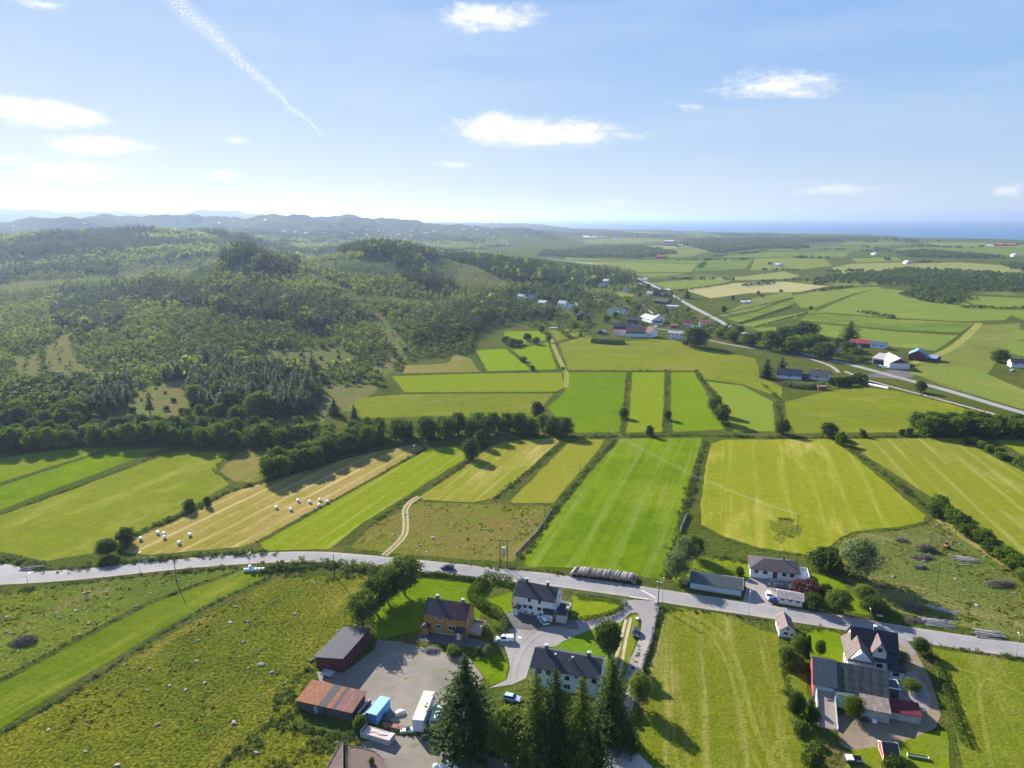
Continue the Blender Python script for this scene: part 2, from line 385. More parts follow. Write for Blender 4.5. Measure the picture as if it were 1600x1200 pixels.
def ribbon(name,pts,width,z,m,px=True,step=3.0,terrain=False,widths=None,off=0.0,kind='structure'):
    RZ[0]+=1; z+=RZ[0]*.0004
    L=[T(*p)[:2] if terrain else G(*p) for p in pts] if px else pts
    C=smooth_line(L,step); d=np.gradient(C,axis=0); d/=np.linalg.norm(d,axis=1)[:,None]; nrm=np.stack([-d[:,1],d[:,0]],1)
    wd=np.full(len(C),width) if widths is None else np.interp(np.linspace(0,1,len(C)),np.linspace(0,1,len(widths)),widths)
    A=C+nrm*(wd/2+off)[:,None]; B=C-nrm*(wd/2-off)[:,None]
    def zz(Q): return (height(Q[:,0],Q[:,1]) if terrain else 0)+z+0*Q[:,0]
    V=np.vstack([np.c_[B,zz(B)],np.c_[A,zz(A)]]); n=len(C); k=np.arange(n-1)
    return tag(link(name,mesh_np(name,V,np.stack([k,k+1,k+1+n,k+n],1),[m])),kind=kind)
def dirang(a,b):
    A=G(*a);B=G(*b); return math.atan2(B[1]-A[1],B[0]-A[0])
lime=(.130,.175,.004); green=(.070,.120,.003); olive=(.150,.165,.010); yel=(.225,.215,.022); tan=(.33,.245,.085); brn=(.20,.14,.055)
pale=(.24,.23,.05); dark=(.045,.085,.012); mead=(.105,.125,.012)
FIELDS=[
 # polygon, c1, c2, direction line, opts
 ([(-150,740),(0,716),(120,700),(172,700),(0,754),(-150,800)],lime,mead,((0,754),(172,701)),{}),
 ([(-150,815),(0,760),(172,704),(256,700),(0,797),(-150,855)],green,lime,((0,797),(256,702)),dict(streak=.4)),
 ([(-150,862),(0,806),(272,706),(366,707),(338,728),(340,740),(358,757),(287,799),(213,834),(158,862),(72,877),(0,862),(-150,840)],olive,mead,((0,806),(272,706)),dict(c3=pale,streak=.35)),
 ([(374,706),(445,706),(425,745),(395,754),(366,752),(343,736)],mead,brn,((366,752),(445,706)),dict(streak=.1,c3=(.28,.19,.08),tuft=1,patch=.9)),
 ([(190,863),(216,839),(305,799),(360,769),(423,751),(560,712),(650,694),(664,700),(560,759),(400,847),(375,855),(236,867)],(.26,.18,.062),(.165,.155,.02),((400,847),(664,700)),dict(streak=1.0,c3=tan,sc=(4,150),lines=(7,.65,(.42,.34,.16)))),
 ([(670,701),(722,697),(727,716),(640,772),(560,822),(515,858),(415,861),(407,849),(560,763)],olive,lime,((415,858),(668,701)),dict(streak=.9,sc=(3.5,120),c3=pale,lines=(6,.35,(.27,.27,.07)))),
 ([(766,697),(800,689),(870,684),(873,690),(800,757),(770,779),(739,785),(662,781),(657,776),(735,723)],(.175,.16,.022),olive,((657,776),(765,697)),dict(streak=.9,sc=(4,110),c3=(.30,.24,.07),lines=(6,.4,(.33,.29,.1)))),
 ([(888,692),(912,686),(944,687),(936,701),(865,786),(800,786),(798,782)],(.18,.165,.022),olive,((800,786),(890,692)),dict(streak=.8,sc=(3.5,100),c3=(.30,.24,.07))),
 ([(655,785),(770,788),(866,791),(820,864),(800,878),(700,872),(610,864),(548,856),(578,823)],mead,(.14,.11,.03),((600,860),(770,785)),dict(streak=.15,c3=(.21,.145,.055),tuft=1.0,patch=1.0)),
 ([(966,686),(1097,684),(1091,706),(1071,780),(1060,830),(1046,862),(1040,908),(1000,900),(890,887),(824,886),(817,871),(880,790)],green,lime,((850,886),(985,686)),dict(streak=.7,c3=(.17,.17,.03),sc=(4,120),lines=(12,.45,(.19,.22,.05)),patch=.8)),
 ([(1112,693),(1130,687),(1297,686),(1325,705),(1447,806),(1443,815),(1407,823),(1336,830),(1313,841),(1290,859),(1262,867),(1187,856),(1130,838),(1096,820),(1094,790),(1102,730)],(.135,.165,.008),(.185,.18,.012),((1150,840),(1150,690)),dict(streak=.8,sc=(4,100),c3=(.34,.28,.07),lines=(11,.35,(.30,.28,.06)))),
 ([(1332,691),(1327,686),(1503,684),(1530,702),(1620,748),(1750,812),(1750,960),(1600,869),(1475,790),(1350,710)],(.15,.152,.018),olive,((1500,800),(1390,690)),dict(streak=.9,sc=(5,150),c3=(.29,.25,.075),lines=(8,.4,(.30,.28,.09)))),
 ([(1555,688),(1750,690),(1750,778),(1620,722)],lime,olive,((1555,688),(1700,720)),{}),
 ([(1320,846),(1340,835),(1407,829),(1452,820),(1472,815),(1500,838),(1600,908),(1750,1005),(1750,1040),(1600,1000),(1400,957),(1345,935),(1305,885)],(.085,.105,.022),(.125,.125,.030),((1320,846),(1600,900)),dict(streak=.1,c3=(.23,.18,.08),tuft=1.2,patch=.9)),
 ([(886,582),(978,582),(974,640),(968,675),(900,676),(872,657),(856,637),(883,612)],green,(.115,.165,.003),((900,676),(978,582)),dict(streak=.2,patch=.4)),
 ([(988,582),(1038,582),(1036,640),(1034,675),(978,676),(984,640)],lime,olive,((978,676),(988,582)),dict(streak=.4)),
 ([(1049,582),(1085,582),(1107,620),(1131,671),(1052,675),(1048,640)],(.10,.155,.003),lime,((1052,675),(1049,582)),dict(streak=.4)),
 ([(1104,596),(1160,603),(1207,627),(1212,674),(1146,674),(1136,650),(1126,622)],olive,(.13,.18,.025),((1146,674),(1104,596)),dict(streak=.5,sc=(4,80))),
 ([(1226,628),(1290,612),(1340,605),(1392,609),(1480,630),(1570,654),(1750,698),(1600,675),(1560,667),(1446,660),(1441,675),(1242,677),(1229,650)],olive,mead,((1242,677),(1441,675)),dict(streak=.35,c3=(.22,.19,.04),sc=(6,120))),
 ([(873,537),(918,524),(940,536),(1040,528),(1100,545),(1180,560),(1190,590),(1222,605),(1222,622),(1160,600),(1100,592),(1090,580),(888,578)],mead,olive,((888,578),(1090,580)),dict(streak=.1,c3=(.20,.15,.05),tuft=.7)),
 ([(612,588),(740,584),(878,582),(881,606),(868,612),(632,613)],lime,olive,((632,613),(868,612)),dict(tuft=1.0,streak=.1)),
 ([(560,622),(630,616),(866,615),(850,632),(843,650),(770,652),(690,650),(560,654),(540,640)],olive,mead,((560,650),(850,632)),dict(tuft=1.2,streak=.1,c3=(.2,.16,.05))),
 ([(743,547),(790,545),(797,551),(832,578),(762,580)],(.130,.185,.004),lime,((762,580),(790,545)),dict(streak=.2)),
 ([(800,547),(856,535),(870,577),(840,578)],(.12,.17,.004),lime,((840,578),(800,547)),dict(streak=.3)),
 ([(768,510),(800,508),(806,503),(850,508),(853,531),(800,541),(790,536)],(.125,.180,.004),lime,((790,536),(850,508)),dict(streak=.2)),
 ([(600,584),(642,562),(690,549),(735,560),(750,581)],mead,(.20,.15,.055),((600,584),(750,581)),dict(streak=.1,c3=(.24,.16,.07),tuft=.8)),
 ([(858,516),(905,512),(915,521),(870,533)],mead,olive,((858,516),(915,521)),{}),
 # the pasture and lawns below the road
 ([(-200,1180),(0,1068),(235,945),(385,889),(408,897),(417,901),(250,985),(0,1140),(-200,1265)],(.066,.102,.004),(.105,.130,.008),((0,1100),(400,893)),dict(streak=.35,c3=(.2,.2,.03),sc=(3,70),tuft=.6)),
 ([(-200,950),(0,928),(180,906),(300,893),(378,889),(230,940),(0,1060),(-200,1168)],mead,(.07,.10,.015),((0,1050),(380,889)),dict(streak=.1,c3=(.15,.12,.045),tuft=1.4,patch=.9)),
 ([(-200,1280),(0,1152),(250,1000),(430,905),(560,896),(600,915),(590,960),(545,985),(495,1040),(470,1080),(455,1130),(560,1160),(520,1250),(-200,1400)],(.122,.122,.010),(.066,.083,.008),((0,1200),(420,905)),dict(streak=.3,sc=(3,14),c3=(.205,.16,.032),tuft=1.7,patch=1.0)),
 ([(1020,955),(1060,950),(1140,962),(1190,985),(1215,990),(1222,1050),(1240,1120),(1265,1250),(985,1290),(1000,1150),(1010,1060),(1022,1010)],(.098,.122,.006),(.125,.128,.013),((1040,1200),(1045,960)),dict(streak=.6,c3=(.25,.20,.06),sc=(3,60),tuft=.7,lines=(8,.45,(.26,.22,.075)))),
 ([(1448,1010),(1520,1022),(1600,1036),(1800,1070),(1850,1300),(1520,1300),(1495,1150),(1470,1070)],(.095,.122,.007),(.12,.13,.014),((1520,1200),(1460,1020)),dict(streak=.5,c3=(.22,.19,.05),sc=(4,60),tuft=.7)),
 ([(655,900),(700,903),(742,915),(760,935),(745,975),(655,985),(590,1000),(580,960),(625,920)],green,lime,((655,985),(655,900)),dict(streak=.3)),
 ([(762,936),(800,925),(802,955),(775,962)],green,lime,((762,936),(800,925)),dict(streak=.3)),
 ([(893,931),(940,935),(973,942),(960,958),(915,968),(893,962)],olive,lime,((893,962),(973,942)),dict(streak=.2,c3=(.26,.21,.04))),
 ([(868,1008),(910,985),(968,968),(972,975),(945,1048),(850,1025)],green,(.10,.17,.010),((868,1008),(968,968)),dict(streak=.2,patch=.3)),
 ([(975,970),(990,960),(1000,962),(998,990),(985,1030),(976,1052),(960,1050),(968,1005)],olive,mead,((975,1050),(990,960)),{}),
 ([(1268,985),(1300,985),(1330,1000),(1325,1035),(1258,1035),(1245,1010)],green,lime,((1268,1035),(1300,985)),dict(streak=.2)),
 ([(1225,1040),(1262,1038),(1262,1090),(1285,1170),(1300,1250),(1268,1250),(1243,1120)],green,mead,((1262,1090),(1230,1040)),{}),
 ([(1268,895),(1310,905),(1345,940),(1362,962),(1300,952),(1255,930)],green,lime,((1268,895),(1362,962)),dict(streak=.2)),
 ([(1060,915),(1062,900),(1170,905),(1175,880),(1100,870),(1060,880),(1050,905)],lime,mead,((1060,880),(1170,880)),dict(tuft=1.0)),
 ([(735,1030),(780,1022),(795,1040),(790,1062),(765,1072),(755,1055)],green,lime,((735,1030),(790,1050)),{}),
 ([(1330,1165),(1480,1140),(1490,1250),(1300,1250)],olive,green,((1330,1165),(1480,1140)),dict(c3=(.2,.17,.05))),
]
for k,(pg,c1,c2,dl,op) in enumerate(FIELDS):
    sheet("field",pg,0.02+0.0005*k,mat_field("field_grass_%d"%k,c1,c2,dirang(*dl),**op))
sheet('field',[(1200,812),(1213,815),(1219,806),(1232,813),(1243,810),(1238,819),(1256,822),(1251,838),(1230,841),(1222,850),(1207,843),(1213,832),(1204,826)],0.045,mat_field('weedy_hollow',(.075,.115,.009),(.13,.14,.015),0,streak=.1,tuft=1.5,patch=1.0))
# farmland of the plain: (photo corners, colour index)
fcol=[(green,lime),(lime,olive),((.125,.175,.005),lime),(olive,mead),((.33,.26,.10),(.25,.23,.07)),(mead,(.07,.11,.018)),((.16,.19,.03),(.20,.20,.04))]
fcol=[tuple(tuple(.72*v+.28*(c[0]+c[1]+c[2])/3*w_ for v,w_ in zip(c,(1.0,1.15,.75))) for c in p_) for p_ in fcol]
fm=[mat_field("plain_field_%d"%i,a,b,[0.2,1.9,.5,2.6,.1,1.2,.3][i],streak=.45,sc=(14,220),c3=None if i==4 else (.19,.19,.045),patch=.6,tuft=.3) for i,(a,b) in enumerate(fcol)]
PLAIN=[
 ([(1268,490),(1330,463),(1372,450),(1420,455),(1500,472),(1585,489),(1570,500),(1500,502),(1400,497),(1290,488)],2),
 ([(1262,492),(1290,490),(1400,499),(1522,505),(1500,520),(1400,515),(1250,500)],0),
 ([(1255,503),(1400,518),(1497,524),(1462,548),(1380,540),(1290,525),(1225,510)],2),
 ([(1175,512),(1215,511),(1262,528),(1230,530),(1190,522)],2),
 ([(1150,508),(1200,498),(1260,487),(1280,482),(1262,492),(1190,511)],2),
 ([(1135,497),(1180,488),(1240,466),(1250,467),(1230,480),(1155,504)],0),
 ([(1118,492),(1140,485),(1180,465),(1235,455),(1240,463),(1180,484),(1130,495)],3),
 ([(1235,463),(1300,450),(1380,448),(1330,460),(1270,482),(1250,480)],1),
 ([(1478,548),(1530,508),(1595,505),(1590,545),(1560,560),(1540,590),(1600,640),(1480,605),(1430,585),(1440,560)],3),
 ([(1398,578),(1450,590),(1600,640),(1650,650),(1650,630),(1520,575),(1440,572)],1),
 ([(1570,533),(1600,533),(1700,535),(1700,562),(1600,557),(1578,552)],2),
 ([(1585,515),(1700,515),(1700,531),(1577,531)],1),
 ([(1066,452),(1140,443),(1225,440),(1295,447),(1250,456),(1170,458),(1110,466)],4),
 ([(1018,442),(1080,437),(1150,436),(1130,443),(1070,451),(1045,452)],2),
 ([(1080,435),(1160,432),(1225,424),(1250,431),(1230,436),(1150,438)],6),
 ([(1250,440),(1330,434),(1375,436),(1370,446),(1300,447)],3),
 ([(1010,436),(1060,430),(1100,428),(1150,431),(1080,434)],5),
 ([(880,402),(960,406),(1050,406),(1100,407),(1090,412),(980,409),(885,406)],0),
 ([(850,407),(980,410),(1090,413),(1080,425),(1000,425),(920,420),(870,412)],1),
 ([(985,427),(1075,426),(1060,429),(1010,434)],3),
 ([(1095,408),(1140,404),(1175,405),(1165,420),(1085,424)],0),
 ([(1180,404),(1230,403),(1290,405),(1300,415),(1240,423),(1172,422)],1),
 ([(1020,392),(1100,386),(1110,392),(1080,401),(1030,402)],3),
 ([(1115,402),(1180,394),(1330,393),(1320,402),(1180,402)],0),
 ([(1190,387),(1310,384),(1370,383),(1360,391),(1200,392)],5),
 ([(1300,418),(1330,412),(1410,410),(1420,415),(1350,430),(1310,428)],6),
 ([(1410,412),(1500,410),(1590,416),(1600,428),(1500,425),(1420,420)],6),
 ([(1330,404),(1400,402),(1410,408),(1340,410)],2),
 ([(1400,388),(1480,385),(1600,388),(1650,392),(1600,400),(1500,397),(1410,394)],0),
 ([(1440,378),(1600,380),(1650,384),(1600,387),(1470,384)],2),
 ([(1330,378),(1400,377),(1430,382),(1380,384),(1300,382)],0),
 ([(1500,462),(1560,464),(1680,470),(1680,480),(1560,480),(1520,475)],2),
 ([(1555,484),(1690,484),(1690,500),(1600,500)],2),
 ([(1520,458),(1610,450),(1690,455),(1690,463),(1570,462)],5),
 ([(650,385),(760,380),(800,385),(790,392),(690,395)],2),
 ([(780,382),(880,383),(900,388),(800,392)],0),
 ([(840,390),(900,392),(880,398),(830,396)],1),
 ([(900,375),(1000,371),(1060,376),(1000,380),(920,381)],3),
 ([(1010,385),(1090,380),(1110,384),(1030,390)],6),
 ([(1060,362),(1130,364),(1160,369),(1080,369)],5),
 ([(850,362),(980,361),(1050,364),(960,366),(870,366)],3),
 ([(1180,370),(1300,372),(1320,377),(1210,377)],5),
 ([(900,432),(950,428),(960,432),(930,440)],1),
 ([(905,449),(950,452),(992,460),(985,465),(930,458)],1),
 ([(0,446),(60,440),(125,437),(110,446),(40,452),(0,455)],6),
]
for k,(pg,c) in enumerate(PLAIN): sheet("field",pg,0.03+0.0006*k,fm[c]) if pg[0][0]>0 else None
sheet("lake",[(845,366.5),(880,365),(925,367),(948,369.5),(930,371),(890,370),(860,369.5)],0.2,m_water("lake_water",(.35,.42,.5),.5))

# roads and yards
def m_asphalt(name,c,var=.18,green_=0):
    m=bpy.data.materials.new(name); m.use_nodes=True; t=NT(m.node_tree); p=t.N['Principled BSDF']; p.inputs['Roughness'].default_value=.9
    p.inputs['Specular IOR Level'].default_value=.15
    pos=t.n('ShaderNodeNewGeometry').outputs['Position']
    n1=t.noise(pos,0.09,5,.65); n2=t.noise(pos,2.5,4,.75)
    col=t.mix(t.rng(n1,.3,.7),tuple(x*(1+var) for x in c),tuple(x*(1-var) for x in c))
    if green_: col=t.mix(t.rng(t.noise(pos,0.22,6,.72),.57,.66,0,green_),col,(.10,.115,.03))
    col=t.vm('SCALE',col,sc=t.rng(n2,.2,.8,.78,1.2)); t.put(p.inputs['Base Color'],col)
    t.put(p.inputs['Normal'],t.bump(n2,.3,.15)); MATS[name]=m; return m
asph=m_asphalt("asphalt_pale",(.235,.222,.215),.16); shoul=m_asphalt("shoulder_gravel",(.27,.225,.20),.2); grav=m_asphalt("yard_gravel",(.18,.155,.125),.25,.8)
conc=m_asphalt("drive_asphalt",(.225,.205,.19),.2); dasph=m_asphalt("drive_asphalt_dark",(.095,.085,.085),.2); dirt=m_asphalt("farm_track_soil",(.28,.225,.125),.2,.5); heap=m_asphalt("soil_heap",(.14,.095,.08),.2)
farm=m_asphalt("farmyard_dirt",(.19,.145,.095),.25,.95)
ROAD=[(-120,922),(0,905.5),(60,902),(150,895),(230,886.5),(300,879.5),(370,874),(440,870.5),(500,870.5),(560,875),(620,880.5),(680,886.5),(740,893),(800,899),(860,906),(920,914),(980,922.5),(1040,932),(1100,941),(1160,949.5),(1220,958.5),(1280,967.5),(1340,977),(1400,987),(1460,996.5),(1520,1005.5),(1600,1016.5),(1750,1038)]
ribbon("road_shoulder",ROAD,7.6,0.055,shoul); ribbon("road",ROAD,5.6,0.062,asph)
wear=m_asphalt("road_wear",(.205,.192,.185),.16); crk=m_asphalt("road_crack",(.10,.092,.088),.3)
for o_ in (-1.95,-.75,.75,1.95): ribbon("road_wear",ROAD,.42,0.066,wear,off=o_)
ribbon("road_crack",ROAD,.07,0.070,crk,off=.03)
white_=mat("road_paint",(.7,.7,.7))
RD=smooth_line([G(*p) for p in ROAD],3)
ribbon("side_road",[(0,905),(-40,890),(-150,870)],6,0.058,asph)
ribbon("side_road",[(-60,885),(5,888),(30,896),(60,902)],5,0.0575,asph)
ribbon("road",[(850,404),(925,412),(960,421),(985,430),(1010,441),(1040,456),(1065,470),(1085,481),(1110,494),(1125,502),(1150,515),(1185,529),(1230,545),(1275,558),(1330,570),(1400,589),(1480,610),(1560,634),(1700,674)],8,0.06,asph,step=15,widths=[9,9,8,7.5,7,6.5,6.5])
ribbon("side_road",[(1105,531),(1160,542),(1220,550),(1270,562),(1300,573),(1310,582)],3.2,0.058,shoul,step=8)
ribbon("side_road",[(1320,580),(1350,592),(1400,606),(1460,622),(1520,638),(1600,660),(1700,690)],3,0.058,shoul,step=8)
ribbon("farm_track",[(861,530),(868,548),(878,570),(885,585),(884,605)],3.5,0.07,mat_field("track_grass",(.23,.21,.06),(.17,.18,.04),0,tuft=.5),step=8)
ribbon("farm_track",[(1420,570),(1455,558),(1485,545),(1505,530),(1522,514),(1530,505)],7,0.07,MATS["track_grass"],step=8)
ribbon("side_road",[(985,512),(1020,513),(1050,517),(1060,522)],3,0.06,asph,step=6)
ribbon("side_road",[(1000,472),(1008,480),(1030,500),(1022,512)],3,0.06,shoul,step=6)
for o_ in (-.75,.75): ribbon("wheel_track",[(600,868),(618,852),(632,835),(634,815),(633,797),(641,785),(655,776)],.75,0.05,mat("rut_soil",(.27,.22,.12),.95,var=.2,vs=.3),off=o_)
ribbon("farm_track",[(600,868),(618,852),(632,835),(634,815),(633,797),(641,785),(655,776)],2.8,0.046,mat_field("track_verge",(.20,.15,.05),(.15,.15,.03),0,tuft=.9))
ribbon("farm_track",[(1470,812),(1510,840),(1560,873),(1620,912),(1720,975)],4.5,0.05,mat_field("track_mown",(.19,.18,.04),(.24,.19,.07),dirang((1470,812),(1620,912)),tuft=.5))
ribbon('road_marking',[(1002,922.5),(1013,928),(1024,934)],.3,.07,white_); ribbon('road_marking',[(984,932.5),(1000,934.5),(1012,936)],.25,.07,white_)
# drives of the houses below the road
sheet("driveway",[(990,937),(1027,940),(1024,965),(1019,1000),(1005,1035),(990,1075),(975,1062),(985,1030),(998,1000),(1003,975),(999,960),(990,955),(975,962),(972,972),(940,978),(905,991),(880,1002),(868,1010),(850,1012),(832,1024),(822,1060),(800,1070),(765,1075),(792,1062),(797,1045),(795,1030),(788,1010),(770,1003),(780,985),(785,965),(800,957),(870,968),(915,970),(955,962),(978,950)],0.056,conc)
sheet("driveway",[(789,958),(806,957),(900,970),(905,985),(860,978),(830,985),(795,982),(785,975)],0.060,dasph)
sheet("driveway",[(968,936),(1027,942),(1022,1000),(1008,1000),(1004,972),(996,958),(985,958),(970,972),(940,975),(975,952)],0.059,m_asphalt("drive_grey",(.21,.19,.185),.15))
sheet("driveway",[(650,1000),(658,986),(740,998),(768,1005),(762,1014),(700,1008)],0.058,dasph)
for pts in ([(978,968),(970,1000),(962,1030),(956,1055)],[(986,966),(978,1000),(972,1035),(966,1060)]): ribbon("wheel_track",pts,.8,0.055,mat("track_gravel",(.34,.28,.18),.95,var=.25,vs=.4))
ribbon("farm_track",[(1006,1000),(1000,1035),(990,1075),(970,1130),(955,1170),(950,1230)],2.6,0.057,shoul)
sheet("gravel_yard",[(590,1000),(625,1003),(680,1016),(735,1030),(755,1058),(750,1075),(722,1100),(700,1120),(690,1140),(660,1150),(628,1138),(600,1120),(560,1090),(500,1068),(495,1050),(545,1045),(585,1015)],0.05,grav)
sheet("gravel_yard",[(565,1160),(620,1150),(660,1150),(700,1160),(760,1180),(800,1195),(800,1290),(600,1290),(605,1200),(575,1180)],0.052,grav)
sheet("gravel_yard",[(940,1230),(950,1160),(975,1165),(1000,1180),(1020,1200),(1010,1260)],0.05,m_asphalt("pale_gravel",(.42,.36,.31),.2))
rut=mat_field("dry_rut",(.175,.165,.035),(.115,.145,.009),1.4,streak=.6,sc=(1.2,9),tuft=.6)
for pts,wd_ in (([(1062,955),(1105,972),(1138,1005),(1160,1060),(1172,1110),(1190,1160),(1225,1215)],1.3),([(1058,962),(1098,982),(1128,1018),(1146,1070),(1160,1120),(1172,1165),(1200,1225)],.9),([(1040,1000),(1045,1060),(1052,1130),(1060,1210)],.8),([(1200,1190),(1215,1160),(1238,1150)],1.2),([(1560,1075),(1545,1060),(1530,1075),(1535,1120),(1550,1200)],1.0),([(1480,1040),(1530,1055),(1600,1085)],.9)): ribbon("dry_rut",pts,wd_,0.048,rut)
tyr=m_asphalt("tyre_worn_gravel",(.14,.12,.10),.2,.5)
for pts in ([(796,1060),(806,1020),(840,985),(900,978)],[(806,1062),(817,1022),(848,990),(905,983)]): ribbon("tyre_track",pts,.4,0.064,m_asphalt("tyre_worn",(.195,.178,.165),.15))
sheet("farmyard",[(1362,1000),(1410,995),(1432,1020),(1448,1050),(1462,1085),(1470,1118),(1462,1138),(1436,1150),(1390,1165),(1330,1172),(1312,1165),(1308,1120),(1330,1110),(1390,1105),(1440,1090),(1425,1060),(1405,1030),(1380,1015)],0.05,farm)
sheet("farmyard",[(1385,1050),(1430,1050),(1455,1085),(1452,1110),(1400,1120),(1370,1100)],0.054,m_asphalt("farmyard_gravel",(.23,.20,.18),.2,.3))
sheet("driveway",[(1366,982),(1405,988),(1416,1000),(1433,1020),(1425,1026),(1400,1000),(1372,996)],0.056,m_asphalt("drive_grey2",(.20,.18,.17),.15))
sheet("driveway",[(1165,905),(1178,902),(1245,912),(1268,915),(1262,928),(1205,945),(1198,948),(1180,945),(1160,940),(1165,925)],0.052,m_asphalt("drive_brown",(.24,.205,.185),.15))
sheet("farmyard",[(1345,588),(1395,578),(1420,580),(1430,588),(1400,592),(1370,590)],0.05,dasph)
# ---------------------------------------------------------------- trees
def m_leaf(name,a,b,trans=.3,tcol=None,rough=.8):
    m=bpy.data.materials.new(name); m.use_nodes=True; t=NT(m.node_tree); p=t.N['Principled BSDF']; out=t.N['Material Output']
    p.inputs['Roughness'].default_value=rough; p.inputs['Specular IOR Level'].default_value=.06
    pos=t.n('ShaderNodeNewGeometry').outputs['Position']; oi=t.n('ShaderNodeObjectInfo').outputs['Random']
    at=t.n('ShaderNodeAttribute',attribute_name='tint').outputs['Fac']
    f=t.m('ADD',t.rng(t.noise(pos,.35,3,.7),.3,.7),t.m('MULTIPLY_ADD',oi,.7,-.35)); f=t.m('ADD',f,t.m('MULTIPLY_ADD',at,.8,-.2),clamp=True)
    c=t.mix(f,a,b); t.put(p.inputs['Base Color'],c)
    tr=t.n('ShaderNodeBsdfTranslucent'); t.put(tr.inputs[0],t.mix(1.0,c,tcol or (1.9,2.0,.5),'MULTIPLY'))
    mx=t.n('ShaderNodeMixShader'); mx.inputs[0].default_value=trans
    t.L.new(p.outputs[0],mx.inputs[1]); t.L.new(tr.outputs[0],mx.inputs[2]); t.L.new(mx.outputs[0],out.inputs[0]); return m
L_dark=m_leaf("leaf_dark",(.034,.060,.009),(.065,.095,.012)); L_mid=m_leaf("leaf_mid",(.050,.085,.009),(.105,.145,.014),.35)
L_light=m_leaf("leaf_light",(.085,.115,.022),(.13,.165,.035),.38); L_spr=m_leaf("needle_spruce",(.026,.050,.010),(.062,.092,.015),.2)
L_spr2=m_leaf("needle_spruce_light",(.050,.078,.010),(.115,.145,.018),.3); L_grey=m_leaf("leaf_willow",(.10,.13,.06),(.15,.18,.085),.3); L_purp=m_leaf("leaf_copper",(.075,.035,.040),(.11,.055,.06),.2,(1.4,.8,.8))
L_hill=m_leaf("leaf_hillside",(.050,.076,.020),(.175,.205,.060),.45)
bark=mat("bark",(.10,.08,.06),.95,var=.3,vs=2)
def quads(C,Nn,S,r,asp=.62):
    n=len(C); t=r.normal(size=(n,3)); t-=Nn*(t*Nn).sum(1)[:,None]; t/=np.linalg.norm(t,axis=1)[:,None]+1e-9; b=np.cross(Nn,t)
    S=S[:,None]; V=np.stack([C-t*S,C-b*S*asp,C+t*S,C+b*S*asp],1).reshape(-1,3)
    return V,np.arange(4*n).reshape(-1,4)
def unit(n,r):
    d=r.normal(size=(n,3)); return d/np.linalg.norm(d,axis=1)[:,None]
def tube(p0,p1,r0,r1,k=6):
    p0=np.array(p0,float);p1=np.array(p1,float);d=p1-p0;d/=np.linalg.norm(d)+1e-9
    a=np.cross(d,[0,0,1.] if abs(d[2])<.9 else [1.,0,0]);a/=np.linalg.norm(a);b=np.cross(d,a)
    th=np.arange(k)*2*math.pi/k; c=np.cos(th)[:,None]*a+np.sin(th)[:,None]*b
    V=np.vstack([p0+c*r0,p1+c*r1]); i=np.arange(k); j=(i+1)%k
    return V,np.stack([i,j,j+k,i+k],1)
def cat(parts):
    Vs=[];Qs=[];o=0
    for V,Q in parts: Vs.append(V);Qs.append(Q+o);o+=len(V)
    return np.vstack(Vs),np.vstack(Qs)
def g_broad(seed,nleaf,leaf,h=10.,cr=4.2,lobes=11,base=.16,limbs=True,ragged=.25,nj=.75):
    r=np.random.default_rng(seed); L=[]
    for i in range(lobes):
        f=(i+.5)/lobes; z=h*(base+.08+(.86-base)*f); rad=cr*math.sin(math.pi*min(.97,.18+.72*f))**.8
        a=i*2.4+r.uniform(-.5,.5); k=r.uniform(.25,.72); lr=rad*r.uniform(.32,.54)+.45
        L.append((math.cos(a)*rad*k,math.sin(a)*rad*k,min(z,h-lr*.8),lr))
    w=np.array([l[3]**2 for l in L]);w/=w.sum(); idx=r.choice(len(L),nleaf,p=w); LA=np.array(L)
    d=unit(nleaf,r); d[:,2]=np.where(d[:,2]<-.4,-d[:,2],d[:,2]); rr=LA[idx,3]*np.clip(r.normal(.93,.16,nleaf),.3,1.3)
    sub=1+ragged*np.sin(d[:,0]*5+idx)*np.cos(d[:,1]*6+idx*2)*1.0
    C=LA[idx,:3]+d*(rr*sub)[:,None]*[1,1,.85]; N=d+unit(nleaf,r)*nj; N/=np.linalg.norm(N,axis=1)[:,None]
    C[:,2]=np.clip(C[:,2],h*base*.8,h*1.02)
    crown=quads(C,N,leaf*r.uniform(.6,1.3,nleaf),r)
    tr=[tube((0,0,-.3),(0,0,h*.35),.035*h*.8,.026*h*.8),tube((0,0,h*.35),(.2,.1,h*.75),.026*h*.8,.01*h)]
    if limbs:
        for l in L[:8]: tr.append(tube((0,0,h*(base+.08)),(l[0]*.8,l[1]*.8,l[2]),.12,.04,5))
    return crown,cat(tr)
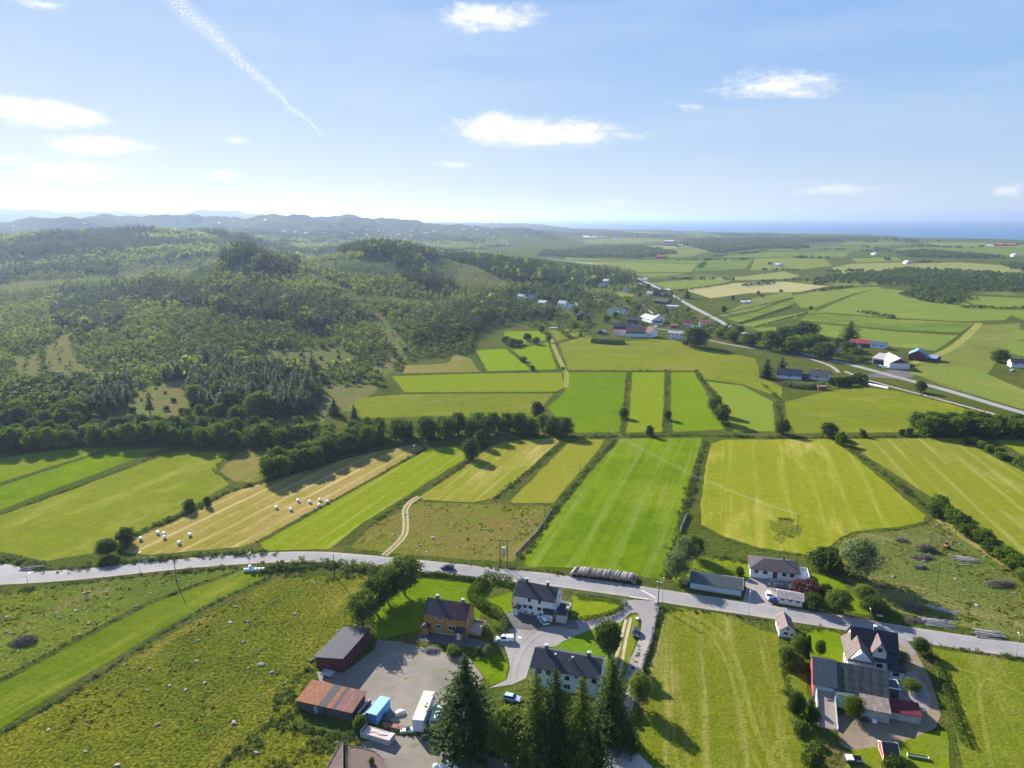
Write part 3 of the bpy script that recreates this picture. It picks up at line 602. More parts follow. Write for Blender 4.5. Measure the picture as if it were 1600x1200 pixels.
def g_spruce(seed,levels,per,spray,leaf,h=16.,cr=3.4,base=.06,droop=.35,irr=.25,trunk=True,power=.8):
    r=np.random.default_rng(seed); Cs=[];Ns=[];Ss=[]; tr=[tube((0,0,-.3),(0,0,h*.97),.017*h,.003*h)]
    for i in range(levels):
        f=i/(levels-1); z=h*(base+(.985-base)*f); R0=cr*(1-f)**power*r.uniform(1-irr,1+irr*.6)+.12
        if f<.15: R0*=.55+f*3
        n=max(4,int(per*(1-f*.6))); a0=r.uniform(0,6.28)
        for b in range(n):
            a=a0+b*6.283/n+r.normal(0,.12); Rb=R0*r.uniform(.65,1.12); m=max(2,int(spray*(Rb/cr)+1))
            t=(np.arange(m)+r.uniform(.3,1,m))/m; rad=Rb*t; sw=(r.uniform(-1,1,m))*.2*Rb*(1.1-t*.7)
            zz=z-droop*Rb*t**1.3+.15*Rb*t**3+r.normal(0,.06*Rb,m)
            ca,sa=math.cos(a),math.sin(a)
            Cs.append(np.stack([ca*rad-sa*sw,sa*rad+ca*sw,zz],1)); up=np.array([ca*.35,sa*.35,1.])
            N=up+r.normal(size=(m,3))*.45; Ns.append(N/np.linalg.norm(N,axis=1)[:,None]); Ss.append(leaf*(1.15-.5*t)*r.uniform(.7,1.3,m)*(.55+.45*(1-f)))
            if trunk and i%3==0 and b%2==0: tr.append(tube((0,0,z),(ca*Rb*.7,sa*Rb*.7,z-droop*Rb*.6),.05,.015,4))
    return quads(np.vstack(Cs),np.vstack(Ns),np.concatenate(Ss),r,.5),cat(tr)
PROTO={}
def proto(key,gen,leafm,**k):
    c,t=gen(**k); V0=c[0]
    PROTO[key]=(mesh_np(key+"_crown",*c,[leafm]),mesh_np(key+"_trunk",*t,[bark],smooth=True),2*np.percentile(np.hypot(V0[:,0],V0[:,1]),93),V0[:,2].max())
for i in range(3):
    proto("bn%d"%i,g_broad,[L_mid,L_dark,L_light][i],seed=10+i,nleaf=10000,leaf=.25,lobes=24,cr=4.5-.4*i,ragged=.4)
    proto("bm%d"%i,g_broad,[L_mid,L_dark,L_mid][i],seed=20+i,nleaf=2300,leaf=.42,lobes=15+2*i,cr=4.4-.3*i,base=.05,ragged=.35)
    proto("sn%d"%i,g_spruce,[L_spr,L_spr2,L_spr][i],seed=30+i,levels=46,per=15,spray=22,leaf=.40,cr=4.6-.4*i,h=18.,irr=.38,power=[.8,.55,.5][i])
    proto("sm%d"%i,g_spruce,[L_spr,L_spr,L_spr2][i],seed=40+i,levels=20,per=8,spray=8,leaf=.85,cr=3.6,h=15.,trunk=False,power=[.8,.65,.75][i])
    proto("pm%d"%i,g_spruce,[L_spr,L_dark,L_spr][i],seed=50+i,levels=12,per=7,spray=7,leaf=.95,cr=2.9,h=15.,trunk=True,power=.45,base=.42-.06*i,irr=.5)
    proto("hn%d"%i,g_broad,[L_mid,L_dark,L_light][i],seed=60+i,nleaf=3500,leaf=.20,h=3.,cr=1.9,lobes=9,base=.02,limbs=False)
    proto("hm%d"%i,g_broad,[L_mid,L_dark,L_hill][i],seed=70+i,nleaf=700,leaf=.36,h=3.,cr=1.9,lobes=7,base=.02,limbs=False)
proto("wn",g_broad,L_grey,seed=81,nleaf=8000,leaf=.22,lobes=15,cr=4.4,ragged=.4); proto("ln",g_broad,L_light,seed=82,nleaf=8000,leaf=.22,lobes=15,cr=4.2,ragged=.4)
proto("cn",g_broad,L_purp,seed=83,nleaf=3500,leaf=.20,h=3.,cr=1.9,lobes=9,base=.02,limbs=False)
proto("on",g_broad,L_dark,seed=84,nleaf=9000,leaf=.3,h=12.,cr=3.3,lobes=16,base=.12,limbs=True,ragged=.15)
proto("kn",g_broad,L_dark,seed=85,nleaf=2500,leaf=.18,h=4.,cr=.8,lobes=9,base=.02,limbs=False)
KINDN={'b':('broadleaf_tree','tree'),'s':('spruce_tree','spruce tree'),'p':('pine_tree','pine tree'),'h':('bush','bush'),'w':('broadleaf_tree','tree'),'l':('broadleaf_tree','tree'),'c':('bush','bush'),'o':('conifer_tree','conifer'),'k':('columnar_conifer','conifer')}
def plant(x,y,z,h,wd,kind,label,group=None,lod=None,i=0):
    D=math.hypot(x,y); k=kind[0]
    if k in 'wlcok': key=k+'n'
    else: key=k+('m' if k=='p' else (lod or ('n' if D<260 else 'm')))+str(i%3)
    cm,tm,w0,h0=PROTO[key]; nm,cat_=KINDN[k]
    e=empty(nm,(x,y,z),i*2.399%6.283); e.scale=(wd/w0,wd/w0,h/h0); tag(e,label,cat_,group)
    link("crown",cm,e)
    if k not in 'hc': link("trunk",tm,e)
    return e
def tp(u,vb,vt,wpx,kind,label,group=None,i=None):
    g=T(u,vb)
    D=math.hypot(g[0],g[1]); top=atD(u,vt,D)[2]; h=max(top-g[2],.5); s=math.sqrt(D*D+H*H)/F*math.cos(0.0)
    plant(g[0],g[1],g[2]-.05,h,max(wpx*s*.97,.5),kind,label,group,i=(int(u*7+vb) if i is None else i))
g1="alders in the belt behind the hay fields"; gl="green alder in the long dense belt of trees behind the fields"
def belt(pts,space,rows,rowgap,h,wd,label,group,kind='b',jit=1.4,maxn=999):
    C=smooth_line([T(*p)[:2] for p in pts],space); n=0
    for k,c in enumerate(C):
        for r_ in range(rows):
            if n>=maxn: return
            d=np.array(c)/np.linalg.norm(c); q=np.array(c)+d*r_*rowgap+rng.normal(0,jit,2)+np.array([-d[1],d[0]])*(r_%2)*space*.5
            hh=h*rng.uniform(.82,1.15); ww=wd*rng.uniform(.85,1.25)
            plant(q[0],q[1],hz1(*q)-.1,hh,ww,kind,label,group,i=n+r_); n+=1
belt([(-60,708),(0,706),(80,702),(150,697),(250,694),(300,697),(370,699),(430,699)],7.0,3,8.5,11.0,8.0,gl,g1)
belt([(440,699),(500,697),(560,692),(640,688),(700,686),(760,683),(822,679)],6.8,2,7,11.0,8.0,"green alder in the eastern half of the belt, where it thins to a double row","alders in the thinner half of the belt")
belt([(428,749),(455,742),(490,730),(520,716),(548,705),(575,697)],6.2,2,5,10.5,8.4,"rounded tree in the short spur of woodland beside the stubble field","trees in the spur of woodland")
belt([(1448,680),(1470,681),(1500,680),(1530,681),(1560,682),(1600,683),(1660,686)],7.5,2,7,10.5,10,"dark tree in the row between the far mown field and the pale pasture","row of dark trees at the field end")
belt([(1514,690),(1535,700),(1560,712),(1590,726),(1620,740)],5.5,1,0,3.6,5,"low rounded bush in the hedgerow climbing to the dark tree row","bushes of the far hedgerow",'h')
belt([(1462,800),(1480,812),(1500,830),(1530,850),(1560,873),(1600,900),(1640,925)],4.6,1,0,6.2,5.8,"green tree in the hedgerow between the clearcut and the mown field","trees of the hedgerow beside the clearcut")
TR=[
 (632,931,869,52,'b',"largest dark round tree beside the road above the yellow house"),(606,944,891,38,'b1',"second tree of the four near the yellow house, behind the largest"),(588,960,902,40,'b1',"third tree of the four in the line running down to the red shed"),(567,982,923,46,'l',"pale feathery tree nearest the dark red shed"),
 (728,1172,1022,90,'s0',"huge dark spruce standing alone beside the white caravan"),(836,1205,1046,60,'s1',"tall spruce first from the caravan in the row below the row house"),(866,1214,1043,56,'s2',"tall spruce second in the row hiding the row house front"),(906,1216,1054,60,'s1',"tall spruce third in the row below the row house"),(953,1160,1028,56,'s2',"spruce at the gable end of the row house with its trunk showing"),
 (795,1190,1108,56,'b2',"bright broadleaf tree squeezed between the huge spruce and the spruce row"),(951,1028,972,35,'o',"dense egg-shaped conifer on the lawn above the row house"),(998,1106,1052,33,'l',"light green round tree beside the narrow track"),(982,1166,1121,22,'s',"small dark conifer at the bend of the narrow track"),(930,1225,1120,34,'s',"slim spruce behind the row at the foot of the narrow track"),
 (762,1028,1007,13,'w',"small greyish round tree on the grass bank by the driveway"),(747,1024,1010,9,'h',"smallest bush on the grass bank by the driveway"),(707,1023,1009,20,'h',"dark bush on the bank below the yellow house"),(563,1141,1118,17,'h2',"light bush between the rusty shed and the blue container"),
 (1056,905,862,38,'w',"big rounded willow bush at the corner above the long grey shed"),(1070,886,838,32,'w',"willow bush behind the other one at the corner of the green field"),(1085,872,838,26,'b1',"dark tree half behind the two willows above the long grey shed"),(1048,878,862,16,'h',"small bush at the end of the dry stone wall"),
 (1340,906,840,56,'w',"tall feathery willow between the bungalow and the clearcut"),(1290,888,857,44,'h1',"wide dark bush behind the bungalow terrace"),(1258,932,906,33,'c',"purple-leaved bush beside the bungalow"),(1240,923,913,9,'h2',"small yellowish shrub at the end of the white garage"),(1270,953,926,22,'h',"bush beside the lower end of the white garage"),(1288,934,912,22,'h',"bush in the middle of the bungalow lawn"),(1310,958,920,30,'b',"small tree on the lawn nearest the road, right of the garage"),(1350,941,914,26,'b2',"small leafy tree below the tall willow"),(1363,960,932,32,'b',"tree at the roadside where its shadow crosses the road"),(1155,901,885,12,'h1',"lone shrub between the long grey shed and the bungalow"),
 (1438,1021,997,21,'b',"lone small tree at the road end of the curved hedge"),(1227,1039,1008,30,'b2',"pale tree in the garden thicket nearest the little white shed"),(1246,1032,990,28,'l',"tall light tree in the garden thicket above the barn"),(1260,1036,991,12,'k',"narrow dark columnar conifer in the manor garden"),(1281,1026,1000,20,'b',"small tree at the lawn side of the garden thicket"),(1241,1043,1022,42,'h',"spreading shrub under the garden thicket"),
 (1243,1121,1080,30,'b1',"dark tree on the field side of the barn ramp"),(1270,1133,1104,24,'b',"green tree against the side of the barn ramp"),(1265,1111,1089,14,'w',"whitish shrub between the red gable and the ramp tree"),(1332,1123,1087,24,'b',"leafy tree in the corner between the blue wall and the concrete lean-to"),(1423,1083,1060,22,'l',"pale round bush on the small lawn beside the manor drive"),(1409,1037,1018,18,'w',"white flowering shrub along the gable of the manor"),(1396,1208,1181,24,'h1',"dark round bush in front of the small red hut"),(1268,1197,1163,40,'h',"sprawling bush near the bottom by the rock pile"),(1250,1150,1125,26,'h',"bush beside the foot of the barn ramp"),
 (169,868,842,28,'b1',"dark round tree at the lower corner of the olive field"),(197,849,823,23,'b1',"dark tree second from the corner of the stubble field"),(296,798,779,17,'b1',"small dark tree midway along the ditch by the stubble field"),(324,791,775,10,'h1',"little bush next to the midway ditch tree"),
 (735,716,684,26,'b1',"dark round tree at the top of the hedge between two hay fields"),(751,698,670,17,'b',"tree behind the dark round one, by the belt"),(1015,682,664,13,'b',"lone small tree on the ditch above the big green field"),(1043,656,640,12,'b1',"small tree in the gap between two bright green strips"),(974,653,637,15,'b1',"small tree in the first gap between the bright green strips"),
 (1118,647,616,22,'b',"upper tree of the clump on the edge of the bright strip"),(1128,661,630,26,'b',"lower tree of the clump casting a shadow on the pale strip"),(1222,678,654,22,'b1',"dark tree on the ditch at the end of the strip track"),(1295,683,659,22,'b1',"taller tree of the pair above the yellow field corner"),(1314,695,675,17,'h',"round bush at the top right corner of the yellow field"),(1347,682,670,10,'h',"small bush on the ditch right of the yellow field"),(1409,680,670,9,'h1',"left one of two little bushes on the far ditch"),(1421,680,668,10,'h1',"right one of two little bushes on the far ditch"),
 (522,648,620,25,'s',"bigger of two lone conical spruces before the belt"),(553,652,631,15,'s',"smaller of two lone conical spruces before the belt"),(466,664,649,18,'h2',"round bright bush left of the two conical spruces"),(436,656,640,13,'b2',"small pale tree between the dark wood and the belt"),
 (1327,533,500,30,'s1',"broad dark spruce in the green field behind the farm"),(1197,591,559,25,'s1',"larger dark conifer left of the bungalows by the main road"),(1221,582,557,18,'s1',"smaller dark conifer left of the bungalows by the main road"),(1438,613,594,14,'b1',"lone round tree beside the main road"),(1562,566,545,22,'b1',"dark round tree near the white house at the far right"),(1267,483,478,6,'b1',"lone tree in the field corner beyond the road"),
 (1087,543,509,36,'b1',"huge dark tree beside the white house with two storeys"),(1073,466,448,14,'s',"lone conifer on the far side of the main road"),
 (840,655,626,20,'b1',"topmost tree of the clump at the end of the farm track"),(848,671,646,22,'b',"second tree of the clump at the end of the farm track"),(864,678,650,26,'b1',"third tree of the clump at the end of the farm track"),(882,681,651,28,'b1',"largest tree at the lower end of the farm track clump"),
 (824,533,505,0,'',''),
]
for t_ in TR:
    if t_[3]: 
        k=t_[4]; tp(t_[0],t_[1],t_[2],t_[3]*(.72 if 1220<t_[0]<1285 and t_[1]>1000 else 1),k[0],t_[5],i=(int(k[1]) if len(k)>1 else (1 if k[0]=='o' else int(t_[0])%3)) + 3*(int(t_[1])%7))
def clump(pts,label,group,kind='b'):
    for (u,vb,vt,wp) in pts: tp(u,vb,vt,wp,kind,label,group)
clump([(1145,534,514,22),(1170,541,520,24),(1188,536,516,20),(1203,548,514,30),(1222,546,510,34),(1240,553,524,32),(1257,526,502,38),(1264,547,520,30),(1285,561,534,32),(1278,540,522,22),(1310,543,527,24),(1326,550,533,24),(1338,558,542,20),(1298,552,536,20),(1125,528,512,18),(1155,522,508,16),(1236,520,508,20)],"rounded tree in the wood along the main road before the farm","trees between the main road and the farm")
clump([(824,533,520,14),(846,520,508,10),(838,538,526,14),(817,565,556,15),(832,579,570,8),(857,535,522,9),(880,578,573,7),(800,541,528,18),(790,538,524,16),(811,539,530,16)],"small dark tree or bush among the bright fields below the wood","trees among the bright little fields",'b')
clump([(1131,490,477,7),(1145,470,461,5),(1185,461,454,5),(1190,464,460,6),(1220,457,452,6),(1313,451,446,7),(1072,540,528,12)],"tiny tree on a field bank beyond the main road","trees on the banks beyond the main road",'b')
# --- the wooded hill
forest_poly=[(-260,720),(0,672),(130,672),(300,668),(420,660),(500,640),(500,606),(590,600),(640,560),(735,550),(745,520),(768,500),(850,498),(930,482),(1000,450),(985,425),(860,395),(700,350),(0,330),(-260,330)]
spr=[[(85,512),(80,480),(100,448),(135,452),(190,478),(188,512),(130,520)],[(120,470),(200,440),(330,455),(420,462),(470,470),(520,500),(500,520),(400,500),(300,482),(200,470)],
 [(335,408),(345,385),(385,380),(440,390),(470,415),(450,430),(380,428)],[(500,400),(515,372),(560,368),(660,372),(720,440),(690,455),(640,446),(612,425),(600,398),(540,398)],
 [(690,412),(700,385),(800,388),(865,412),(880,440),(860,446),(790,440),(740,415)],[(860,440),(862,412),(900,420),(985,432),(1000,444),(930,455)],[(245,620),(262,570),(300,580),(330,552),(400,575),(480,565),(500,590),(492,645),(430,660),(300,640)],
 [(150,655),(160,610),(215,600),(240,640),(250,660)],[(0,405),(0,380),(40,385),(45,430),(0,445)],[(200,372),(280,356),(420,370),(300,380)],[(690,500),(760,470),(790,500),(740,520)]]
clr=CLR
old=[[(-260,700),(0,680),(130,672),(260,640),(120,600),(60,610),(-260,640)],[(700,540),(745,520),(850,500),(930,480),(900,450),(860,450),(740,470),(690,500),(640,540)],[(-260,470),(0,440),(60,425),(180,430),(200,380),(0,370),(-260,370)]]
def scatter(D0,D1,a0,a1,sp):
    n=int(abs(a1-a0)*(D1*D1-D0*D0)/2/sp/sp); a=rng.uniform(a0,a1,n); D=np.sqrt(rng.uniform(D0*D0,D1*D1,n)); return np.sin(a)*D,np.cos(a)*D
def visible(x,y,z,slack=9):
    ok=np.ones(len(x),bool)
    for t in np.linspace(.25,.985,56):
        hx=height(x*t,y*t); lz=H+(z+slack-H)*t; ok&=hx<lz+2
    return ok
def classify(x,y,z):
    u,v=proj(x,y,z); k=np.zeros(len(x),int)       # 0 young scrub 1 spruce 2 clearing 3 old broadleaf
    for pl in old: k[inpoly(u,v,pl)]=3
    for pl in spr: k[inpoly(u,v,pl)]=1
    for pl in clr: k[inpoly(u,v,pl)]=2
    return u,v,k
def thin(x,y,keep):
    return x[keep],y[keep]
def poisson(x,y,r):
    """keep points at least about r(i) apart (grid hash)"""
    grid={}; keep=[]; 
    for i in range(len(x)):
        ri=r[i]; c=(int(x[i]//8),int(y[i]//8)); ok=True
        for a in (-1,0,1):
            for b in (-1,0,1):
                for j in grid.get((c[0]+a,c[1]+b),()):
                    if (x[i]-x[j])**2+(y[i]-y[j])**2<ri*ri*.5+r[j]**2*.2: ok=False;break
                if not ok: break
            if not ok: break
        if ok: grid.setdefault(c,[]).append(i); keep.append(i)
    return np.array(keep)
A0=-.72;A1=.30
x,y=scatter(330,1650,A0,A1,3.6); z=height(x,y); u,v_,k=classify(x,y,z)
m_=inpoly(u,v_,forest_poly)|((np.hypot(x,y)>1300)&(u<760)&(z>3)); x,y,z,u,v_,k=[q[m_] for q in (x,y,z,u,v_,k)]
D=np.hypot(x,y)
dn=fbm(x/60,y/60,33,3)
sz=np.select([k==0,k==1,k==2,k==3],[rng.uniform(3.5,7.5,len(x))*(1+dn*.8),rng.uniform(11,17,len(x)),rng.uniform(1.5,4,len(x)),rng.uniform(8,12.5,len(x))])
rad=np.select([k==0,k==1,k==2,k==3],[5.2+4.5*np.clip(-dn*2.2,0,1)+0*x,4.8+0*x,17+0*x,7.2+0*x])*np.clip(D/900,1,1.6)
kp=poisson(x,y,rad); x,y,z,u,v_,k,D,sz=[q[kp] for q in (x,y,z,u,v_,k,D,sz)]
vs=visible(x,y,z)
for (hu,hv) in ((876,480),(886,484),(845,477),(812,467),(826,468),(908,501),(938,450),(945,443),(976,458)):
    hx,hy,_=T(hu,hv); nn_=math.hypot(hx,hy); al_=(x*hx+y*hy)/nn_-nn_; ac_=(x*hy-y*hx)/nn_; vs&=~((abs(ac_)<14)&(al_>-48)&(al_<20)&(sz>2))
x,y,z,u,v_,k,D,sz=[q[vs] for q in (x,y,z,u,v_,k,D,sz)]
rr_=rng.uniform(0,1,len(x))
isS=(k==1)&(rr_<.95)|(k==0)&(rr_<.06)|(k==2)&(rr_<.1)
# nearest ones are trees of their own
order=np.argsort(D); indiv=np.zeros(len(x),bool); cb=cs=ch=0; MB,MS=45,215
for i in order:
    if isS[i] and cs<MS and D[i]<900: indiv[i]=True; cs+=1
    elif not isS[i] and k[i]!=2 and cb<MB and D[i]<700: indiv[i]=True; cb+=1
    elif k[i]==2 and not isS[i] and ch<40 and D[i]<800: indiv[i]=True; ch+=1
for n_,i in enumerate(np.nonzero(indiv)[0]):
    if isS[i]:
        pine=(u[i]<300)&(v_[i]>590)
        if pine: plant(x[i],y[i],z[i]-.1,sz[i]*.95,sz[i]*.38,'p',"thin pine with a bare trunk at the foot of the hill behind the belt","pines at the foot of the hill",i=n_)
        elif v_[i]>555: plant(x[i],y[i],z[i]-.1,sz[i]*rng.uniform(.7,1.12),sz[i]*rng.uniform(.42,.62),'s',"dark spruce in the tall stand at the foot of the hill behind the belt","spruces of the tall stand",i=n_)
        else: plant(x[i],y[i],z[i]-.1,max(sz[i],6),max(sz[i],6)*.42,'s',"dark spruce among the lower trees on the wooded hill","spruces scattered on the hill",i=n_)
    elif k[i]==2: plant(x[i],y[i],z[i]-.1,sz[i],sz[i]*1.1,'h',"small bush in a rough clearing on the hillside","bushes in the hillside clearings",i=n_)
    else: plant(x[i],y[i],z[i]-.1,sz[i]+1,sz[i]*.8+1.2,'b',"rounded tree at the front edge of the hillside wood, behind the belt","trees at the front edge of the hillside wood",i=n_)
# the rest of the wood
def merged(name,kinds,label,catg):
    """kinds: list of (V0,Q0,x,y,z,sx,sz,rot,tint)"""
    Vs=[];Qs=[];Ts=[];o=0
    for (V0,Q0,x,y,z,sx,sz_,rt,tn) in kinds:
        n=len(x)
        if n==0: continue
        c,s=np.cos(rt)[:,None],np.sin(rt)[:,None]
        X=(V0[None,:,0]*c-V0[None,:,1]*s)*sx[:,None]+x[:,None]; Y=(V0[None,:,0]*s+V0[None,:,1]*c)*sx[:,None]+y[:,None]; Zz=V0[None,:,2]*sz_[:,None]+z[:,None]
        Vs.append(np.stack([X,Y,Zz],-1).reshape(-1,3).astype(np.float32)); Qs.append((Q0[None]+(np.arange(n)*len(V0))[:,None,None]+o).reshape(-1,Q0.shape[1]).astype(np.int32)); Ts.append(np.repeat(tn,len(V0)))
        o+=n*len(V0)
    return np.vstack(Vs),np.vstack(Qs),np.concatenate(Ts)
def uni(gen,**kw):
    c,t=gen(**kw); V,Q=c; V=V.copy(); w=2*np.percentile(np.hypot(V[:,0],V[:,1]),93); hh=V[:,2].max(); V[:,:2]/=w; V[:,2]/=hh; return V,Q
def stuffmesh(name,label,cat_,m,gens,x,y,z,wd,hh):
    n=len(x); sel=rng.integers(0,len(gens),n); rt=rng.uniform(0,6.28,n); tn=np.clip(.5+rng.normal(0,.28,n)+fbm(x/45,y/45,51,3)*2.2,0,1); ks=[]
    for g in range(len(gens)):
        q=sel==g; ks.append((*gens[g],x[q],y[q],z[q]-.15,wd[q],hh[q],rt[q],tn[q]))
    V,Q,Tt=merged(name,ks,label,cat_)
    o=link(name,mesh_np(name,V,Q,[m],attr={'tint':Tt})); tag(o,label,cat_,kind='stuff'); return o
gb_n=[uni(g_broad,seed=100+i,nleaf=130,leaf=.8,h=8,cr=3.2,lobes=4,base=.02,limbs=False,nj=.35,ragged=.12) for i in range(5)]
gb_m=[uni(g_broad,seed=110+i,nleaf=64,leaf=1.1,h=8,cr=3.2,lobes=3,base=.02,limbs=False,nj=.3,ragged=.1) for i in range(4)]
gb_f=[uni(g_broad,seed=120+i,nleaf=26,leaf=1.9,h=8,cr=3.4,lobes=5,base=.05,limbs=False) for i in range(4)]
gs_n=[uni(g_spruce,seed=130+i,levels=14,per=7,spray=4,leaf=1.2,h=15,cr=3.2,trunk=False,irr=.3) for i in range(4)]
gs_m=[uni(g_spruce,seed=140+i,levels=9,per=5,spray=3,leaf=1.9,h=15,cr=3.2,trunk=False,irr=.3) for i in range(3)]
R_=~indiv
L_old=m_leaf("leaf_old_wood",(.030,.052,.012),(.085,.115,.024),.35)
for nm,lab,sel,gens in (("young_woodland","pale green young woodland covering the hillside",R_&~isS&(k!=3)&(D<800),gb_n),("hilltop_woodland","green woodland on the upper slopes of the hill",R_&~isS&(k!=3)&(D>=800),gb_m),("old_woodland","darker old woodland at the edges of the hill and above the village",R_&~isS&(k==3),gb_n)):
    stuffmesh(nm,lab,"woodland",L_old if nm[0]=='o' else L_hill,gens,x[sel],y[sel],z[sel],sz[sel]*.85+1.4,sz[sel]+.8)
for nm,lab,sel,gens in (("spruce_wood","dark spruce wood on the hilltops and slopes",R_&isS&(D<900),gs_n),("far_spruce_wood","dark spruce wood along the farther hill crests",R_&isS&(D>=900),gs_m)):
    stuffmesh(nm,lab,"spruce wood",L_spr,gens,x[sel],y[sel],z[sel],np.maximum(sz[sel],6)*.42,np.maximum(sz[sel],6))
print("FOREST",len(x),indiv.sum(),cb,cs,ch)
# second ridge
x,y=scatter(1500,2900,-.72,.0,9); z=height(x,y); u,v_=proj(x,y,z); q=(z>4)&~((u>-10)&(u<130)&(v_>436)&(v_<456)); x,y,z=x[q],y[q],z[q]; q=visible(x,y,z); x,y,z=x[q],y[q],z[q]
d_=fbm(x/160,y/160,77,3); s_=d_>.02
hh=rng.uniform(7,12,len(x)); stuffmesh("ridge_woodland","green woodland on the second ridge beyond the hill","woodland",L_hill,gb_f,x[~s_],y[~s_],z[~s_],hh[~s_]*1.0,hh[~s_])
hh=rng.uniform(11,16,len(x)); stuffmesh("ridge_spruce_wood","dark spruce wood on the second ridge beyond the hill","spruce wood",L_spr,gs_m,x[s_],y[s_],z[s_],hh[s_]*.5,hh[s_])
print("RIDGE",len(x))
# woods and tree lines of the plain
PW=[([(1255,440),(1335,428),(1420,421),(1500,424),(1600,430),(1700,432),(1700,470),(1600,458),(1480,456),(1380,446)],13,7),([(1440,458),(1500,456),(1530,470),(1480,467)],12,6),([(1400,462),(1440,455),(1500,470),(1480,476)],11,8),
 ([(1060,381),(1110,377),(1250,381),(1265,388),(1180,389),(1120,396),(1090,388)],14,10),([(1070,376),(1170,371),(1280,377),(1200,379)],16,10),([(1200,374),(1300,372),(1320,378),(1220,380)],18,10),
 ([(1400,396),(1440,391),(1560,401),(1570,405),(1420,402)],14,8),([(900,392),(920,387),(1000,386),(1060,396),(1000,403),(900,402),(840,400),(850,393)],12,9),([(620,352),(840,355),(960,362),(1060,370),(1000,373),(850,368),(700,366)],30,9),
 ([(740,367),(860,371),(880,378),(800,374),(750,372)],20,10),([(430,378),(640,372),(760,382),(700,392),(560,380)],26,10),([(1300,372),(1420,374),(1450,380),(1330,377)],26,9),([(1560,414),(1700,416),(1700,424),(1580,421)],14,8),([(1095,365),(1190,366),(1250,370),(1130,369)],26,9),
 ([(200,345),(420,350),(640,356),(620,372),(420,368),(300,356)],34,10),([(1600,380),(1700,380),(1700,392),(1620,390)],20,9)]
LN=[(1200,414,1290,412,7),(1290,426,1360,424,7),(1180,441,1340,435,5),(1060,407,1175,406,5),(1345,409,1395,406,8),(1430,410,1470,411,6),(1155,448,1240,441,5),(1250,447,1310,442,7),(1270,456,1330,449,4),(1020,436,1180,438,6),(1085,424,1100,412,6),(1180,422,1300,424,5),(1235,403,1330,404,7),(1330,394,1400,391,7),(1400,385,1520,388,8),(1240,372,1300,374,9),(1330,378,1380,379,9),(1420,377,1480,378,8),(1530,386,1600,382,7),
 (1340,488,1400,498,4),(1110,495,1240,466,1.6),(1155,507,1235,480,2.2),(1180,512,1262,490,2.2),(1240,503,1400,518,1.2),(1400,518,1490,525,1.2),(1060,455,1140,444,3),(1500,481,1600,483,4),(985,446,1050,458,4),(1390,462,1435,465,7),(1430,468,1480,476,5),(1340,384,1420,398,6),(1420,398,1500,402,4),(1010,390,1100,384,7),(1115,402,1190,394,6),(1190,391,1320,390,6),(1100,384,1220,384,7)]
xs=[];ys=[];hs=[]
for pl,sp,h_ in PW:
    ps=np.array([G(*p) for p in pl]); x0,y0=ps.min(0);x1,y1=ps.max(0); n=int((x1-x0)*(y1-y0)/sp/sp*1.4); n=min(n,40000)
    a=rng.uniform(x0,x1,n);b=rng.uniform(y0,y1,n); q=inpoly(a,b,[tuple(p) for p in ps]); a=a[q];b=b[q]
    if sp>15: q=fbm(a/140,b/140,5,3)>-.05; a=a[q];b=b[q]
    xs.append(a);ys.append(b);hs.append(rng.uniform(.7,1.2,len(a))*h_)
for (a,b,c,d,h_) in LN:
    p=np.array(G(a,b));q=np.array(G(c,d)); L=np.linalg.norm(q-p); sp=max(h_*.75,3); n=int(L/sp); t=rng.uniform(0,1,n) if h_>3 else np.linspace(0,1,n)
    if h_>4: t=t[fbm(t*L/60,t*0+a,9,2)>-.1]
    w_=p+(q-p)*t[:,None]+rng.normal(0,h_*.25,(len(t),2)); xs.append(w_[:,0]);ys.append(w_[:,1]);hs.append(rng.uniform(.7,1.25,len(t))*h_)
x=np.concatenate(xs);y=np.concatenate(ys);hh=np.concatenate(hs); z=height(x,y); q=z>-1; x,y,hh,z=x[q],y[q],hh[q],z[q]; D=np.hypot(x,y)
L_plain=m_leaf("leaf_plain",(.050,.078,.018),(.095,.125,.030),.2)
for nm,lab,sel,gens in (("plain_trees","dark tree lines and copses on the farmland beyond the main road",D<1500,gb_m),("distant_trees","distant woods and tree lines towards the coast",D>=1500,gb_f)):
    stuffmesh(nm,lab,"trees",L_plain,gens,x[sel],y[sel],z[sel],hh[sel]*1.25,hh[sel])
print("PLAIN",len(x))
